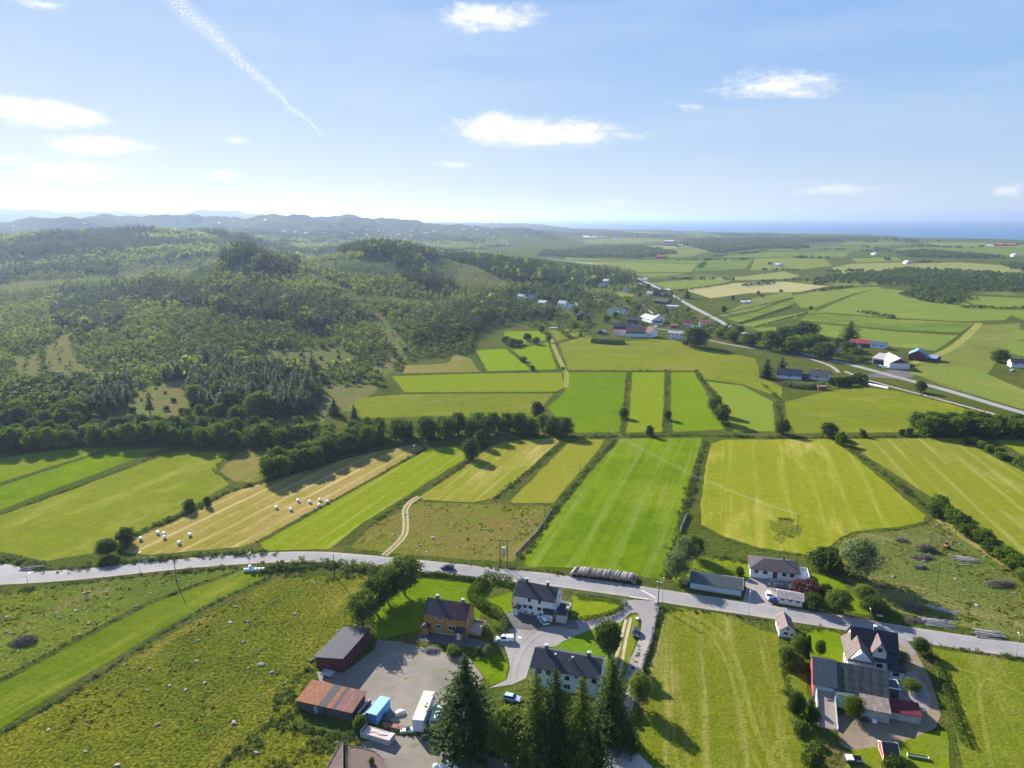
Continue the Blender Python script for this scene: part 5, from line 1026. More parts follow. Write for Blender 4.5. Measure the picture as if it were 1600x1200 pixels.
# --- mid-distance buildings: name,label,cat,A,B,depth,eave,rise,axis,wall,roof,windows
FARL=[
 ("house","tiny white-roofed house just right of the skylight-roofed one","house",(897,479.5),(903,480),9,2.8,2.0,'x',W_white,T_white,0),
 ("house","white roadside building at the last bend before the forest edge","house",(1003,439),(1010,439.5),10,3.0,2.0,'x',W_white,T_grey,0),
 ("house","white gabled house halfway between dark timber house and green clearing","house",(925,478),(933,478.5),11,4.0,3.0,'y',W_white,T_brown,1),
 ("barn","long barn with a brown roof and dark green front in the village","barn",(978,526),(1008,527),16,5.0,4.5,'x',W_mint,m_tile("brown_barn_tiles",(.27,.16,.11)),0),
 ("barn","pale end bay of the long village barn with an orange-brown roof","barn",(1008.3,527),(1017,528),16,5.0,4.6,'x',W_blue,m_tile("orange_brown_tiles",(.36,.20,.13)),0),
 ("outbuilding","low outbuilding with a pink roof at the left end of the long barn","shed",(958,524),(976.5,525),10,2.8,2.5,'x',W_white,m_tile("pink_sheet",(.42,.24,.22),9,.4,.04),0),
 ("house","white two-storey house with a grey roof beside the huge dark tree","house",(1043,529),(1066,531),9,5.6,1.8,'x',W_white,T_grey,4),
 ("house","white gabled house second from the left above the long barn","house",(969,492),(979,492.5),16,4.6,3.6,'y',W_white,T_brown,2),
 ("house","white gabled house with the narrow front left of its twin in the village","house",(949,491),(958,492),14,4.6,3.6,'y',W_white,T_grey,1),
 ("house","dark timber house with a sprawling roof behind the long barn","house",(958,516),(990,517),14,4.4,3.0,'x',W_dark,T_dark,2),
 ("house","dark house joined to the sprawling dark roof on its right","house",(980,506),(1000,507),14,4.4,2.8,'x',W_dark,T_dark,0),
 ("house","white house with a broad pale roof above the long barn","house",(1000,500),(1018,505),16,3.6,3.2,'x',W_white,T_white,0),
 ("house","white house with a blue-black lower roof and tall gables","house",(1020,504),(1038,504.5),14,4.2,3.6,'y',W_white,T_grey,2),
 ("outbuilding","dark blue roofed low building in front of the tall white gables","garage",(1021,508),(1035,508.5),7,2.6,1.8,'x',W_white,m_tile("navy_sheet",(.04,.08,.12),9,.4,.04),0),
 ("house","small house with a dark pink roof left of the orange one","house",(1067,508.5),(1081,509),9,2.8,2.2,'x',W_white,T_red,0),
 ("house","house with a pale orange roof beside the main road","house",(1093,508),(1110,508.5),10,2.8,2.4,'x',W_white,T_or,1),
 ("outbuilding","little brown-orange roof among bushes below the pink one","shed",(1048,512),(1058,512.5),7,2.3,1.8,'x',W_old,T_or,0),
 ("house","grey-roofed house half hidden behind the huge dark tree","house",(1078,520),(1094,521),10,4.0,2.6,'x',W_grey,T_grey,1),
 ("outbuilding","small white-roofed shed left of the pink-roofed outbuilding","shed",(934,522),(944,523),7,2.4,1.8,'y',W_dark,T_white,0),
 ("house","dark house with a white chimney below the village wood","house",(901,500),(916,500.5),12,5.0,3.0,'y',W_dark,T_dark,1),
 ("house","white house with two gables at the foot of the wood","house",(871,479),(882,480),12,4.4,3.2,'x',W_white,T_grey,2),
 ("house","lower white house with a skylight roof beside the two gables","house",(883,483),(889,484),12,3.4,2.8,'y',W_white,T_white,1),
 ("house","pale grey roofed house in the trees left of the white one","house",(840,476),(851,477),12,3.2,2.4,'x',W_grey,T_grey,1),
 ("house","leftmost pale house hidden in the wood above the bright fields","house",(808,467),(816,467.5),12,3.6,2.4,'x',W_white,T_grey,1),
 ("house","white house between the leftmost one and the grey roof","house",(823,468),(829,468.5),11,3.6,2.4,'y',W_white,T_grey,1),
 ("house","white farmhouse standing alone in the long green clearing","house",(934,449),(942,449.5),14,4.0,3.4,'y',W_white,T_grey,1),
 ("house","white house with a pale roof behind the one in the clearing","house",(941,442),(949,442.5),14,3.6,3.0,'x',W_white,T_white,0),
 ("barn","dark blue barn gable right by the main road","barn",(1022,462),(1032,463),16,4.2,4.0,'y',W_dark,m_tile("slate_sheet",(.06,.075,.10),9,.4,.04),0),
 ("barn","long dark barn joined to the blue gable by the main road","barn",(1032,464),(1046,465),14,3.6,2.8,'x',W_dark,T_dark,0),
 ("house","white farmhouse left of the dark blue barn gable","house",(1010,462),(1018,462.5),12,3.6,2.6,'x',W_white,T_grey,1),
 ("house","dark-roofed farmhouse surrounded by bushes below the blue barn","house",(1022,474),(1042,476),14,3.6,3.0,'x',W_dark,T_dark,0),
 ("outbuilding","flat pale blue building beside the road below the blue barn","shed",(1041,481),(1058,482),9,2.4,.6,'my',W_blue,T_grey,0),
 ("house","cream house among trees above the long green clearing","house",(972,457),(980,457.5),12,3.6,2.6,'y',m_clad("cream_boards",(.62,.56,.42),.2,.01),T_grey,1),
 ("house","low pale house at the bend of the main road","house",(984,446),(1000,447),12,2.8,1.6,'x',W_white,T_grey,0),
 ("outbuilding","small white building between tree and road above the tan field","shed",(1038,455),(1046,455.5),8,2.2,1.4,'x',W_white,T_white,0),
 ("barn","red-roofed wing of the long farm building behind the farm","barn",(1327,541),(1359,543.5),14,3.4,2.4,'x',W_dark,m_tile("crimson_sheet",(.32,.05,.07),9,.4,.04),0),
 ("barn","blue-roofed wing of the long farm building behind the farm","barn",(1359.3,543.5),(1381,546),12,3.4,2.2,'x',W_white,m_tile("dark_blue_sheet",(.06,.11,.17),9,.4,.04),2),
 ("house","small white building at the left end of the red-roofed barn","house",(1328,547),(1340,548.5),8,3.2,2.0,'y',W_white,T_white,1),
 ("workshop","big pale-roofed workshop with an open dark bay facing the main road","workshop",(1362,568),(1388,572),30,4.4,2.6,'x',W_white,m_tile("pale_pink_sheet",(.45,.39,.36),9,.6,.04,.08),0),
 ("workshop","white workshop with a dark red triangular gable beside the open bay","workshop",(1389,576),(1421,577),30,4.2,3.8,'y',W_white,m_tile("silver_sheet",(.52,.53,.54),9,.6,.04,.06),0),
 ("barn","dark red barn with a pale blue roof above the workshop","barn",(1419,562),(1446,564.5),17,4.6,3.4,'y',W_dred,T_lblue,1),
 ("outbuilding","lower blue-roofed annex on the right of the dark red barn","shed",(1447,564),(1462,566),14,2.8,1.4,'x',W_dred,T_lblue,0),
 ("outbuilding","grey-roofed cottage behind the trees left of the farm","house",(1298,552),(1312,553.5),9,2.6,2.2,'x',W_grey,T_grey,1),
 ("house","white house with a broad dark roof and terrace at the right edge","house",(1580,574),(1620,576),11,3.6,2.4,'x',W_white,T_dark,3),
 ("bungalow","low house with a dark blue roof and white gable left of its neighbour","house",(1214,591),(1252,594),14,2.8,3.4,'x',W_white,m_tile("blue_black_sheet",(.035,.045,.08),9,.4,.04),1),
 ("bungalow","low house with a dark brown roof and two white chimneys","house",(1262,592),(1292,596),14,2.8,3.4,'x',W_white,T_dark,1),
 ("garage","dark garage linking the two low roofs","garage",(1252.5,593.5),(1261.5,594.5),8,2.4,1.4,'x',W_dark,T_dark,0),
 ("container","rusty brown container on the grass below the two bungalows","container",(1278,609),(1291,609.5),4,2.2,.15,'my',m_clad("container_rust",(.20,.08,.05),.3,.03,True),m_tile("container_top",(.24,.12,.09),9,.4,.03),0),
 ("barn","big red-brown barn alone on the far plain","barn",(1025,403.5),(1038,404),18,5,3,'x',W_dred,T_red,0),
 ("barn","grey barn group on the plain before the lake","barn",(1037,379),(1052,379.5),26,6,4,'x',W_dark,T_grey,0),
 ("barn","dark barn below the grey one before the lake","barn",(1036,384),(1056,384.5),24,5,3,'x',W_dark,T_dark,0),
 ("house","white farm building beside the round trees on the plain","house",(1209,416.5),(1217,417),22,5,3,'x',W_white,T_grey,0),
 ("house","white farmhouse between dark copses on the plain","house",(1410,412),(1416,412.5),20,5,3,'x',W_white,T_white,0),
 ("house","tiny white farm near the coast at the right","house",(1578,400.5),(1583,401),22,5,3,'x',W_white,T_white,0),
 ("greenhouse","pale low tunnel shed beside the strip fields","greenhouse",(1157,474),(1164,474.5),7,2.2,1.2,'x',W_white,T_white,0),
 ("greenhouse","second pale low tunnel shed beside the strip fields","greenhouse",(1166,473.6),(1171,474),7,2.2,1.2,'x',W_white,T_white,0),
 ("house","white house on the plain left of the lake shore wood","house",(1360,398.3),(1366,398.7),20,4,3,'x',W_white,T_white,0),
 ("house","red farmhouse near the sea between two others","house",(1556,384),(1568,384.3),20,5,4,'x',W_dred,T_red,0),
 ("house","dark farmhouse near the sea right of the red one","house",(1572,384),(1586,384.4),22,5,4,'x',W_dark,T_red,0),
 ("house","grey farmhouse near the sea left of the red one","house",(1541,383.5),(1552,384),20,5,4,'x',W_grey,T_dark,0),
]
for (nm,lab,ct,A,Bp,dp,he,ri,ax,wm,rm,nw) in FARL:
    zz=T(*A)[2]
    e,rf,L=house(nm,lab,ct,A,Bp,dp*.8,he,ri,ax,wm,rm,zr=zz,base=False,oh=.4)
    for k in range(nw):
        window(e,'f',L*(k+.5)/max(nw,1)-.5,he*.62 if nw<4 else he*.68,1.1,1.1,0,dtrim)
        if he>4: window(e,'f',L*(k+.5)/max(nw,1)-.5,.9,1.1,1.0,0,dtrim)
    if 'gable beside' in lab: b=B(); b.poly([(.4,-.05,4.3),(L-.4,-.05,4.3),(L/2,-.05,7.6)]); b.build("gable_cladding",W_dred,e)
    if 'open dark bay' in lab: b=B(); b.box(1.5,L-.5,-.08,0,0,3.6); b.build("bay_shade_panel",dtrim,e)  # dark panel on the closed wall, its colour standing in for the bay's shade
    if 'brown roof and dark green' in lab: b=B(); b.box(0,L,-.06,0,3.2,5.0); b.build("upper_boards",m_clad("bottle_green_boards",(.04,.09,.08),.3,.02,True),e)
    if he>=2.8 and ct=="house" and L>6: chimney(rf,L*.35,dp*.4,he+ri*.95,.9,.6,wtrim if 'chimney' in lab else chcap)
# the town on the far slopes: pale specks, each a house of its own
town=[(1,0)]; n_=0; hm=[W_white,T_grey,T_white,T_or]
b=B(); gwalls(b,0,16,0,10,6,3,'x',-6,0); groof(b,0,16,0,10,6,3,'x',.5,.3,1); t0=None
for (u,v_) in [(340,350),(382,356),(430,355),(450,370),(470,372),(500,374),(520,371),(455,376),(365,348),(412,347),(545,374),(560,378),(490,368),(640,363),(655,364),(662,366),(675,363),(690,370),(700,377),(715,366),(640,370),(660,376),(600,372),(620,368),(585,376),(530,380),(735,372),(760,366),(700,362),(722,360),(480,380),(610,380),(650,380),(90,368),(130,352),(20,356),(440,362),(458,365),(475,366),(504,366),(515,378),(548,366),(572,369),(590,362),(606,374),(632,376),(668,371),(684,378),(708,371),(728,378),(744,360),(770,372),(784,377),(800,380),(820,372),(870,385),(940,378),(960,374),(1000,377),(1090,372),(1120,371),(1155,375),(1240,378),(1330,380)]:
    g=T(u,v_)
    if g is None: continue
    if t0 is None: o=b.build("house",[W_white,T_white]); me0=o.data; t0=o; me1=me0.copy(); me1.materials[1]=T_or; me2=me0.copy(); me2.materials[1]=T_grey
    else: o=link("house",[me0,me1,me2][n_%3])
    s=max(math.hypot(g[0],g[1])/3600,.45)*random.uniform(.5,1.0); o.location=(g[0],g[1],g[2]+1.5); o.rotation_euler=(0,0,-.3+random.uniform(-.4,.4)); o.scale=(s*random.uniform(.8,1.6),s,s*.9); n_+=1
    tag(o,"pale speck of a house in the town or farms on the far slopes","house","houses of the far town")
# radio mast
g=atD(281,352,2150); zt=atD(279,329,2150)[2]; z0=hz1(g[0],g[1]); b=B(); hh_=zt-z0
for a,c in ((-.9,-.6),(.9,-.6),(0,.9)): b.cyl((a,c,0),(a*.8,c*.8,hh_),.16,.12,5)
for k in range(int(hh_/4)):
    z1=k*4.; b.cyl((-.9,-.6,z1),(.9,-.6,z1+4),.1,.1,4); b.cyl((.9,-.6,z1),(0,.9,z1+4),.1,.1,4); b.cyl((0,.9,z1),(-.9,-.6,z1+4),.1,.1,4)
o=b.build("radio_mast",mat("mast_steel",(.25,.25,.27),.5)); o.location=(g[0],g[1],z0); tag(o,"thin lattice radio mast on the crest of the second ridge","mast")
# ---------------------------------------------------------------- scrub, ditches, hedges, walls
gt=[uni(g_broad,seed=200+i,nleaf=34,leaf=.42,h=2.2,cr=1.5,lobes=5,base=.0,limbs=False) for i in range(4)]
L_scrub=m_leaf("leaf_scrub",(.040,.065,.014),(.105,.125,.028),.25); L_tuft=m_leaf("leaf_tussock",(.10,.105,.009),(.165,.14,.018),.3)
DL=[ # points, width m, height m, spacing m
 ([(-60,822),(0,803),(130,758),(267,703)],1.6,.9,.8),([(-40,770),(0,757),(172,702)],1.2,.6,2.2),([(190,862),(213,836),(300,799),(360,768),(425,752)],3.6,1.6,.8),([(366,753),(339,740),(338,728),(368,706)],2.0,.9,1),
 ([(400,848),(480,804),(560,761),(664,700)],1.6,.7,.8),([(575,826),(640,778),(700,745),(733,718)],3,1.2,.8),([(735,718),(745,700),(765,694)],5,2.0,1),([(770,783),(800,758),(845,722),(880,690)],4,1.1,.8),([(815,874),(840,840),(868,795),(915,740),(962,688)],4.2,1.1,.7),
 ([(1040,905),(1050,865),(1062,830),(1075,775),(1095,715),(1104,690)],5,1.2,.8),([(830,682),(900,684),(965,682),(1100,681),(1220,684),(1330,684),(1445,681)],5,1.3,1.0),([(971,678),(974,640),(983,582)],3.5,1.0,1.4),([(1037,678),(1040,640),(1044,582)],3.5,1.0,1.4),([(1140,676),(1118,622),(1095,592),(1086,580)],5,1.2,1.2),
 ([(1220,680),(1217,640),(1213,620),(1190,600)],5,1.1,1.4),([(1327,702),(1390,748),(1462,806)],4.5,1.2,.8),([(1312,843),(1340,832),(1407,826),(1450,818)],1.5,.7,1),([(-100,1195),(0,1146),(120,1078),(250,992),(330,945),(425,900)],1.7,.8,.6),([(-100,1110),(0,1064),(110,1004),(235,943),(330,905),(384,889)],1.3,.7,.8),
 ([(888,580),(990,580),(1090,580)],1.6,1.3,.8),([(612,586),(740,583),(878,580)],1.6,.9,1.4),([(560,618),(700,614),(870,614)],1.6,.9,1.4),([(756,582),(743,552)],2,.8,2),([(833,580),(797,549)],1.5,.8,2),([(872,537),(918,523),(990,531),(1060,538)],2,1,1.6),([(1224,626),(1290,611),(1340,604)],1.2,.7,1.5),
 ([(0,872),(60,886),(100,890),(150,886),(220,878),(300,870),(380,866),(430,864)],6,1.5,.8),([(-40,915),(0,925),(60,920),(120,913),(200,903),(290,894),(380,886)],3.2,1.2,.7),([(408,893),(450,888),(500,885),(560,888),(600,893)],7,1.9,.7),([(440,900),(500,905),(560,903)],5,1.0,1),
 ([(700,880),(760,886),(815,890),(880,897),(990,915)],3,.8,.8),([(655,899),(700,902),(757,909)],1.8,1.5,.4),([(1030,952),(1100,957),(1160,965),(1210,974)],3,.9,.8),([(1050,912),(1100,925),(1160,938)],1.8,.5,1),([(1450,1005),(1520,1019),(1620,1034)],3,.8,.8),([(1250,985),(1290,985),(1330,992)],3,1,.8),
 ([(1034,950),(1026,985),(1020,1010),(1012,1045),(1005,1080)],2.6,1.2,.6),([(1002,1000),(995,1030),(983,1055),(975,1080)],1.4,.7,.7),([(1060,875),(1120,872),(1175,880)],5,1.0,.9),([(1262,872),(1300,880),(1325,900)],6,1.2,.9),
 ([(1225,1010),(1225,1050),(1240,1120),(1262,1180),(1275,1230)],3,.9,1.0),([(455,1080),(470,1055),(495,1040),(520,1010),(545,985)],4,1.0,.9),([(430,1125),(470,1140),(520,1150),(560,1150)],5,1.3,.7),([(600,1130),(640,1150),(700,1165),(730,1175)],3,1.0,.8),([(655,1012),(700,1016),(745,1030),(770,1040)],2.5,1.1,.8),
 ([(1400,605),(1460,624),(1560,655),(1640,682)],2,1,1.6),([(1345,590),(1380,598),(1400,606)],4,1.2,1.5),([(1262,868),(1200,862),(1130,843),(1090,822)],2,.8,1.2)]
xs=[];ys=[];hs=[];ws=[]
for pts,wd,ht,sp in DL:
    wd*=.72; ht*=.72
    C=smooth_line([T(*p)[:2] for p in pts],.8); L=np.r_[0,np.cumsum(np.linalg.norm(np.diff(C,axis=0),axis=1))]; n=int(L[-1]/sp*max(1,wd/1.6))
    t=rng.uniform(0,L[-1],n); g=fbm(t/9,t*0+len(pts)*wd,61,3); 
    c=np.stack([np.interp(t,L,C[:,0]),np.interp(t,L,C[:,1])],1)+rng.normal(0,wd*.27,(n,2)); hh=ht*rng.uniform(.4,1.25,n)*(1+g*1.6)
    q=hh>.2*ht; xs.append(c[q,0]);ys.append(c[q,1]);hs.append(hh[q])
x=np.concatenate(xs);y=np.concatenate(ys);hh=np.concatenate(hs); z=height(x,y)
stuffmesh("ditch_scrub","rough grass and scrub along the ditches and field edges","scrub",L_scrub,gt,x,y,z+.1,hh*1.5+.3,hh)
print("SCRUB",len(x))
ROUGH=[([(1210,830),(1240,822),(1250,836),(1225,846)],1.1,.9),([(1205,813),(1220,808),(1240,811),(1225,818)],1.3,.8),(FIELDS[29][0],2.1,.5),(FIELDS[28][0],1.8,.5),(FIELDS[8][0],2.4,.5),(FIELDS[13][0],1.9,.55),([(1280,1080),(1240,1120),(1300,1200),(1320,1170)],1,.5)]
xs=[];ys=[];hs=[]
for pl,sp,ht in ROUGH:
    ps=np.array([G(*p) for p in pl]); x0,y0=ps.min(0);x1,y1=ps.max(0); n=int((x1-x0)*(y1-y0)/sp/sp); a=rng.uniform(x0,x1,n);b=rng.uniform(y0,y1,n)
    q=inpoly(a,b,[tuple(p) for p in ps])&(fbm(a/7,b/7,15,3)>-.10); a=a[q];b=b[q]; xs.append(a);ys.append(b);hs.append(ht*rng.uniform(.4,1.2,len(a))*(1+fbm(a/14,b/14,16,3)*2))
x=np.concatenate(xs);y=np.concatenate(ys);hh=np.clip(np.concatenate(hs),.08,2)
gtu=[uni(g_broad,seed=210+i,nleaf=14,leaf=.5,h=1.2,cr=1.3,lobes=3,base=.0,limbs=False) for i in range(4)]
stuffmesh("tussock_grass","tussocks of rough grass on the grazed pastures","grass",L_tuft,gtu,x,y,np.zeros(len(x))+.08,hh*2.2+.3,hh*.8)
q=[(440,1070),(500,1110),(560,1140),(560,1165),(500,1210),(380,1240),(300,1230),(400,1140)]
ps=np.array([G(*p) for p in q]); x0,y0=ps.min(0);x1,y1=ps.max(0); a=rng.uniform(x0,x1,1500);b=rng.uniform(y0,y1,1500); k_=inpoly(a,b,[tuple(p) for p in ps])&(fbm(a/5,b/5,19,3)>0.0); a=a[k_];b=b[k_]
stuffmesh("bracken","darker bracken and rushes at the corner below the old shed","bracken",L_scrub,gt,a,b,a*0,rng.uniform(.8,1.6,len(a)),rng.uniform(.4,.9,len(a)))
print("TUSS",len(x))
def hedge(name,label,pts,w,h,leafm,leaf=.22,dens=14,seed=1,cat_="hedge"):
    r=np.random.default_rng(seed); C=smooth_line([T(*p)[:2] for p in pts],.5); L=np.r_[0,np.cumsum(np.linalg.norm(np.diff(C,axis=0),axis=1))]
    n=int(L[-1]*(w+2*h)*dens); t=r.uniform(0,L[-1],n); d=np.gradient(C,axis=0);d/=np.linalg.norm(d,axis=1)[:,None]
    c=np.stack([np.interp(t,L,C[:,0]),np.interp(t,L,C[:,1])],1); dx=np.interp(t,L,d[:,0]);dy=np.interp(t,L,d[:,1])
    th=r.uniform(-.15,math.pi+.15,n); kk_=.85+.3*fbm(t/1.7,th*1.3,seed,3)*2; ox=np.sign(np.cos(th))*np.abs(np.cos(th))**.6*w/2*kk_; oz=np.abs(np.sin(th))**.6*h*kk_; oz=np.clip(oz,0.02,9)
    Pn=np.stack([c[:,0]-dy*ox,c[:,1]+dx*ox,oz+r.normal(0,.05,n)],1); N=np.stack([-dy*np.cos(th),dx*np.cos(th),np.sin(th)],1)+unit(n,r)*.6; N/=np.linalg.norm(N,axis=1)[:,None]
    o0=np.array([C[0][0],C[0][1],hz1(*C[0])]); Pn[:,:2]-=o0[:2]
    V,Q=quads(Pn,N,leaf*r.uniform(.6,1.3,n),r)
    # woody core
    o=link(name,mesh_np(name,V,Q,[leafm])); o.location=o0; return tag(o,label,cat_)
hedge("hedge","bright clipped leafy hedge curling past the yellow house",[(757,908),(745,922),(737,930),(742,942),(757,953),(772,960),(785,970),(788,985),(780,997)],3.2,2.6,L_mid,.26,16,3)
hedge("hedge","low straight hedge along the road above the yellow house",[(652,899),(690,902),(752,910)],1.6,1.5,L_dark,.2,16,4)
hedge("hedge","thick light-green shrubbery below the bright hedge by the parked van",[(762,985),(770,993),(778,1000)],4,2.8,L_light,.26,14,5)
hedge("hedge","tall shrubs between the yellow and white houses at the road",[(757,905),(775,908),(800,915)],3,3.0,L_grey,.25,14,6)
hedge("hedge","grey-green clipped hedge between the road and the lawn of the white house",[(897,932),(930,935),(962,940),(976,944)],1.8,1.6,L_grey,.16,20,7)
hedge("hedge","dark clipped hedge curving along the drive of the white house",[(978,946),(965,958),(940,967),(905,971)],1.5,1.5,L_dark,.16,20,8)
hedge("hedge","long low hedge curving down beside the farmyard drive",[(1450,1022),(1462,1035),(1475,1070),(1492,1120),(1508,1165)],2.0,1.5,L_dark,.2,14,9)
hedge("hedge","clipped hedge on the bank between barn and farmhouse lawn",[(1362,1078),(1385,1083),(1400,1083)],1.6,1.2,L_mid,.16,20,10)
hedge("hedge","massive dark clipped hedge right of the two low bungalows",[(1300,603),(1325,600),(1347,595)],9,5.5,L_dark,.6,7,11)
hedge("hedge","rounded pale shrub patch below the massive dark hedge",[(1330,605),(1342,605)],6,2.0,L_light,.45,9,12)
hedge("hedge","bushes round the low dark garden of the bungalows",[(1222,602),(1240,606),(1262,607),(1285,603)],6,3,L_grey,.45,9,13)
hedge("hedge","brown-green garden thicket around the foot of the manor trees",[(1218,1040),(1240,1048),(1262,1045)],2.6,1.8,L_grey,.25,12,14)
hedge("hedge","overgrown thicket at the bottom beside the narrow track",[(975,1190),(985,1170),(1000,1180)],3.5,2.0,L_dark,.26,12,15)
hedge("hedge","hedge along the garden side of the barn ramp",[(1246,1110),(1256,1135),(1266,1150)],2.4,1.8,L_mid,.26,12,16)
hedge("hedge","long row of garden bushes in front of the long village barn",[(925,535),(950,537),(975,537)],9,4.5,L_mid,.55,7,17)
hedge("hedge","bushes behind the workshop along the main road",[(1308,556),(1330,562),(1350,568)],9,4.5,L_mid,.55,7,18)
# village trees
vil=[(700,500),(760,470),(850,450),(930,455),(1000,447),(1060,470),(1085,498),(1150,515),(1140,532),(1090,520),(1000,512),(940,530),(870,530),(855,510),(765,512)]
ps=np.array([T(*p)[:2] for p in vil]); x0,y0=ps.min(0);x1,y1=ps.max(0); n=2600; a=rng.uniform(x0,x1,n);b=rng.uniform(y0,y1,n); zz=height(a,b)
u,v_=proj(a,b,zz); k_=inpoly(u,v_,vil)&~inpoly(u,v_,[(900,455),(935,452),(1000,462),(990,468),(940,462)])&~inpoly(u,v_,[(925,508),(960,506),(1060,528),(1060,540),(920,540)])
a=a[k_];b=b[k_];zz=zz[k_]; keep=[]
for i in range(len(a)):
    ok=all((a[i]-a[j])**2+(b[i]-b[j])**2> 40 for j in keep)
    if ok:
        for (e_,L_,dp_) in BUILT:
            dx=a[i]-e_.location.x; dy=b[i]-e_.location.y; c_,s_=math.cos(e_.rotation_euler.z),math.sin(e_.rotation_euler.z); lx=dx*c_+dy*s_; ly=-dx*s_+dy*c_
            if -4<lx<L_+4 and -14<ly<dp_+4: ok=False;break
    if ok: keep.append(i)
    if len(keep)>=330: break
vr=keep[50:]; stuffmesh("village_trees","garden trees and tall bushes filling the gaps between the village houses","trees",L_old,gb_n,a[vr],b[vr],zz[vr],rng.uniform(5,9,len(vr)),rng.uniform(4,7.5,len(vr)))
for n_,i in enumerate(keep[:50]):
    kind='s' if rng.uniform()<.14 else 'b'
    h_=rng.uniform(5,9); plant(a[i],b[i],zz[i]-.1,h_,h_*(.45 if kind=='s' else .9),kind,"dark garden conifer among the houses of the village" if kind=='s' else "garden tree among the houses of the village below the hill","conifers in the village gardens" if kind=='s' else "trees in the village gardens",i=n_)
print("VILTREES",len(keep))
# rocks
rockm=mat("boulder_stone",(.21,.20,.175),.9,var=.4,vs=1.5,bump=.6,bs=3)
def g_rock(seed):
    r=np.random.default_rng(seed); bm=bmesh.new(); bmesh.ops.create_icosphere(bm,subdivisions=2,radius=1)
    for v in bm.verts:
        p=v.co; f=1+.28*math.sin(p.x*3+seed)*math.cos(p.y*2.6+seed*2)+r.uniform(-.09,.09); v.co=Vector((p.x*f*1.25,p.y*f,max(p.z*f*.6,-.25)))
    me=bpy.data.meshes.new("boulder"); bm.to_mesh(me); bm.free(); me.materials.append(rockm); return me
RK=[g_rock(i) for i in range(6)]
def rock(x,y,s,label,grp,i=0): o=link("boulder",RK[i%6],None,(x,y,.05),random.uniform(0,6)); o.scale=(s,s*random.uniform(.7,1),s*random.uniform(.7,1.1)); tag(o,label,"boulder",grp)
named=[(615,836,1.6,"long pale boulder on the left side of the twin wheel tracks"),(676.6,840.5,1.8,"largest grey boulder right of the twin wheel tracks"),(757,827,1.2,"white boulder in the green half of the rough pasture"),(774.6,856,1.0,"dark boulder beside the twin-pole pylon"),(820,818,1.0,"grey boulder near the dry stone wall"),(254,910,1.5,"bright round boulder on the bank below the road at the left"),(131,927,1.3,"flat boulder among the scrub left of the bright round one"),(360,973,1.4,"dark boulder highest in the big pasture"),(380,1004,1.3,"white pitted boulder in the upper part of the big pasture"),(389,1045,1.2,"pale boulder amid the big pasture"),(408,1039,2.0,"widest boulder on the right side of the big pasture"),(425,1051,1.6,"second boulder right of the widest one"),(1452,856+10,1.0,"pale stone under the first brush heap"),(366,1130,1.6,"pair of flat stones low in the big pasture"),(290,1078,1.2,"dark boulder in the middle of the big pasture"),(1279,1170,1.3,"whitish boulder by the bush at the foot of the ramp"),(1320,830,1.6,"pale heap of stone at the tip of the yellow field")]
for i,(u,v_,s,l) in enumerate(named): g=G(u,v_); rock(g[0],g[1],s*.42,l,None,i)
k=0
for pl,n,grp,lab,s0 in ((FIELDS[29][0],60,"small stones in the big pasture","small pale stone in the tussocky pasture below the road",.30),(FIELDS[13][0],50,"stones in the clearing","small pale stone on the cleared ground above the road",.34),(FIELDS[8][0],30,"stones in the rough pasture","small pale stone in the brownish pasture with the tracks",.3),(FIELDS[28][0],30,"stones on the bank below the road","small pale stone on the scrubby bank at the left",.3)):
    ps=[G(*p) for p in pl]; arr=np.array(ps); m=0
    while m<n:
        a=random.uniform(arr[:,0].min(),arr[:,0].max()); b=random.uniform(arr[:,1].min(),arr[:,1].max()); uu,vv=proj(a,b,0)
        if inpoly(np.array([a]),np.array([b]),ps)[0] and -20<uu<1620 and vv<1210 and b>100: rock(a,b,s0*random.uniform(.5,1.5)**1.6,lab,grp,k); k+=1; m+=1
def stone_wall(label,pts,w,h,seed=0,px=True):
    C=smooth_line([G(*p) for p in pts],.35); r=np.random.default_rng(seed); bm=bmesh.new(); o0=C[0]
    for c in C:
        for lv in range(2):
            M_=Matrix.Translation((c[0]-o0[0]+r.normal(0,w*.2),c[1]-o0[1]+r.normal(0,w*.2),h*(.3+.5*lv)))@Matrix.Rotation(r.uniform(0,6),4,'Z')@Matrix.Diagonal((r.uniform(.2,.38),r.uniform(.18,.3),h*.33,1))
            bmesh.ops.create_icosphere(bm,subdivisions=1,radius=1,matrix=M_)
    me=bpy.data.meshes.new("stone_wall"); bm.to_mesh(me); bm.free(); me.materials.append(mat("wall_stone",(.22,.205,.17),.95,var=.35,vs=1.2)); o=link("stone_wall",me,None,(o0[0],o0[1],0)); tag(o,label,"stone wall")
stone_wall("pale dry stone wall running down beside the gravel lane",[(1029,950),(1024,975),(1017,1005),(1008,1030),(1004,1047)],.7,1.0,1)
stone_wall("dark dry stone wall at the edge of the big green field near the logs",[(1063,832),(1068,820),(1074,806)],.8,1.2,2)
stone_wall("low old stone wall between brownish pasture and green field",[(806,868),(830,842),(845,825),(862,798)],.8,.8,3)
stone_wall("line of stones leading down to the old shed",[(530,992),(500,1020),(485,1035)],1.2,.5,5)
stone_wall("stones laid in a row beside the farm ramp",[(1246,1050),(1262,1046),(1275,1052)],.5,.4,6)
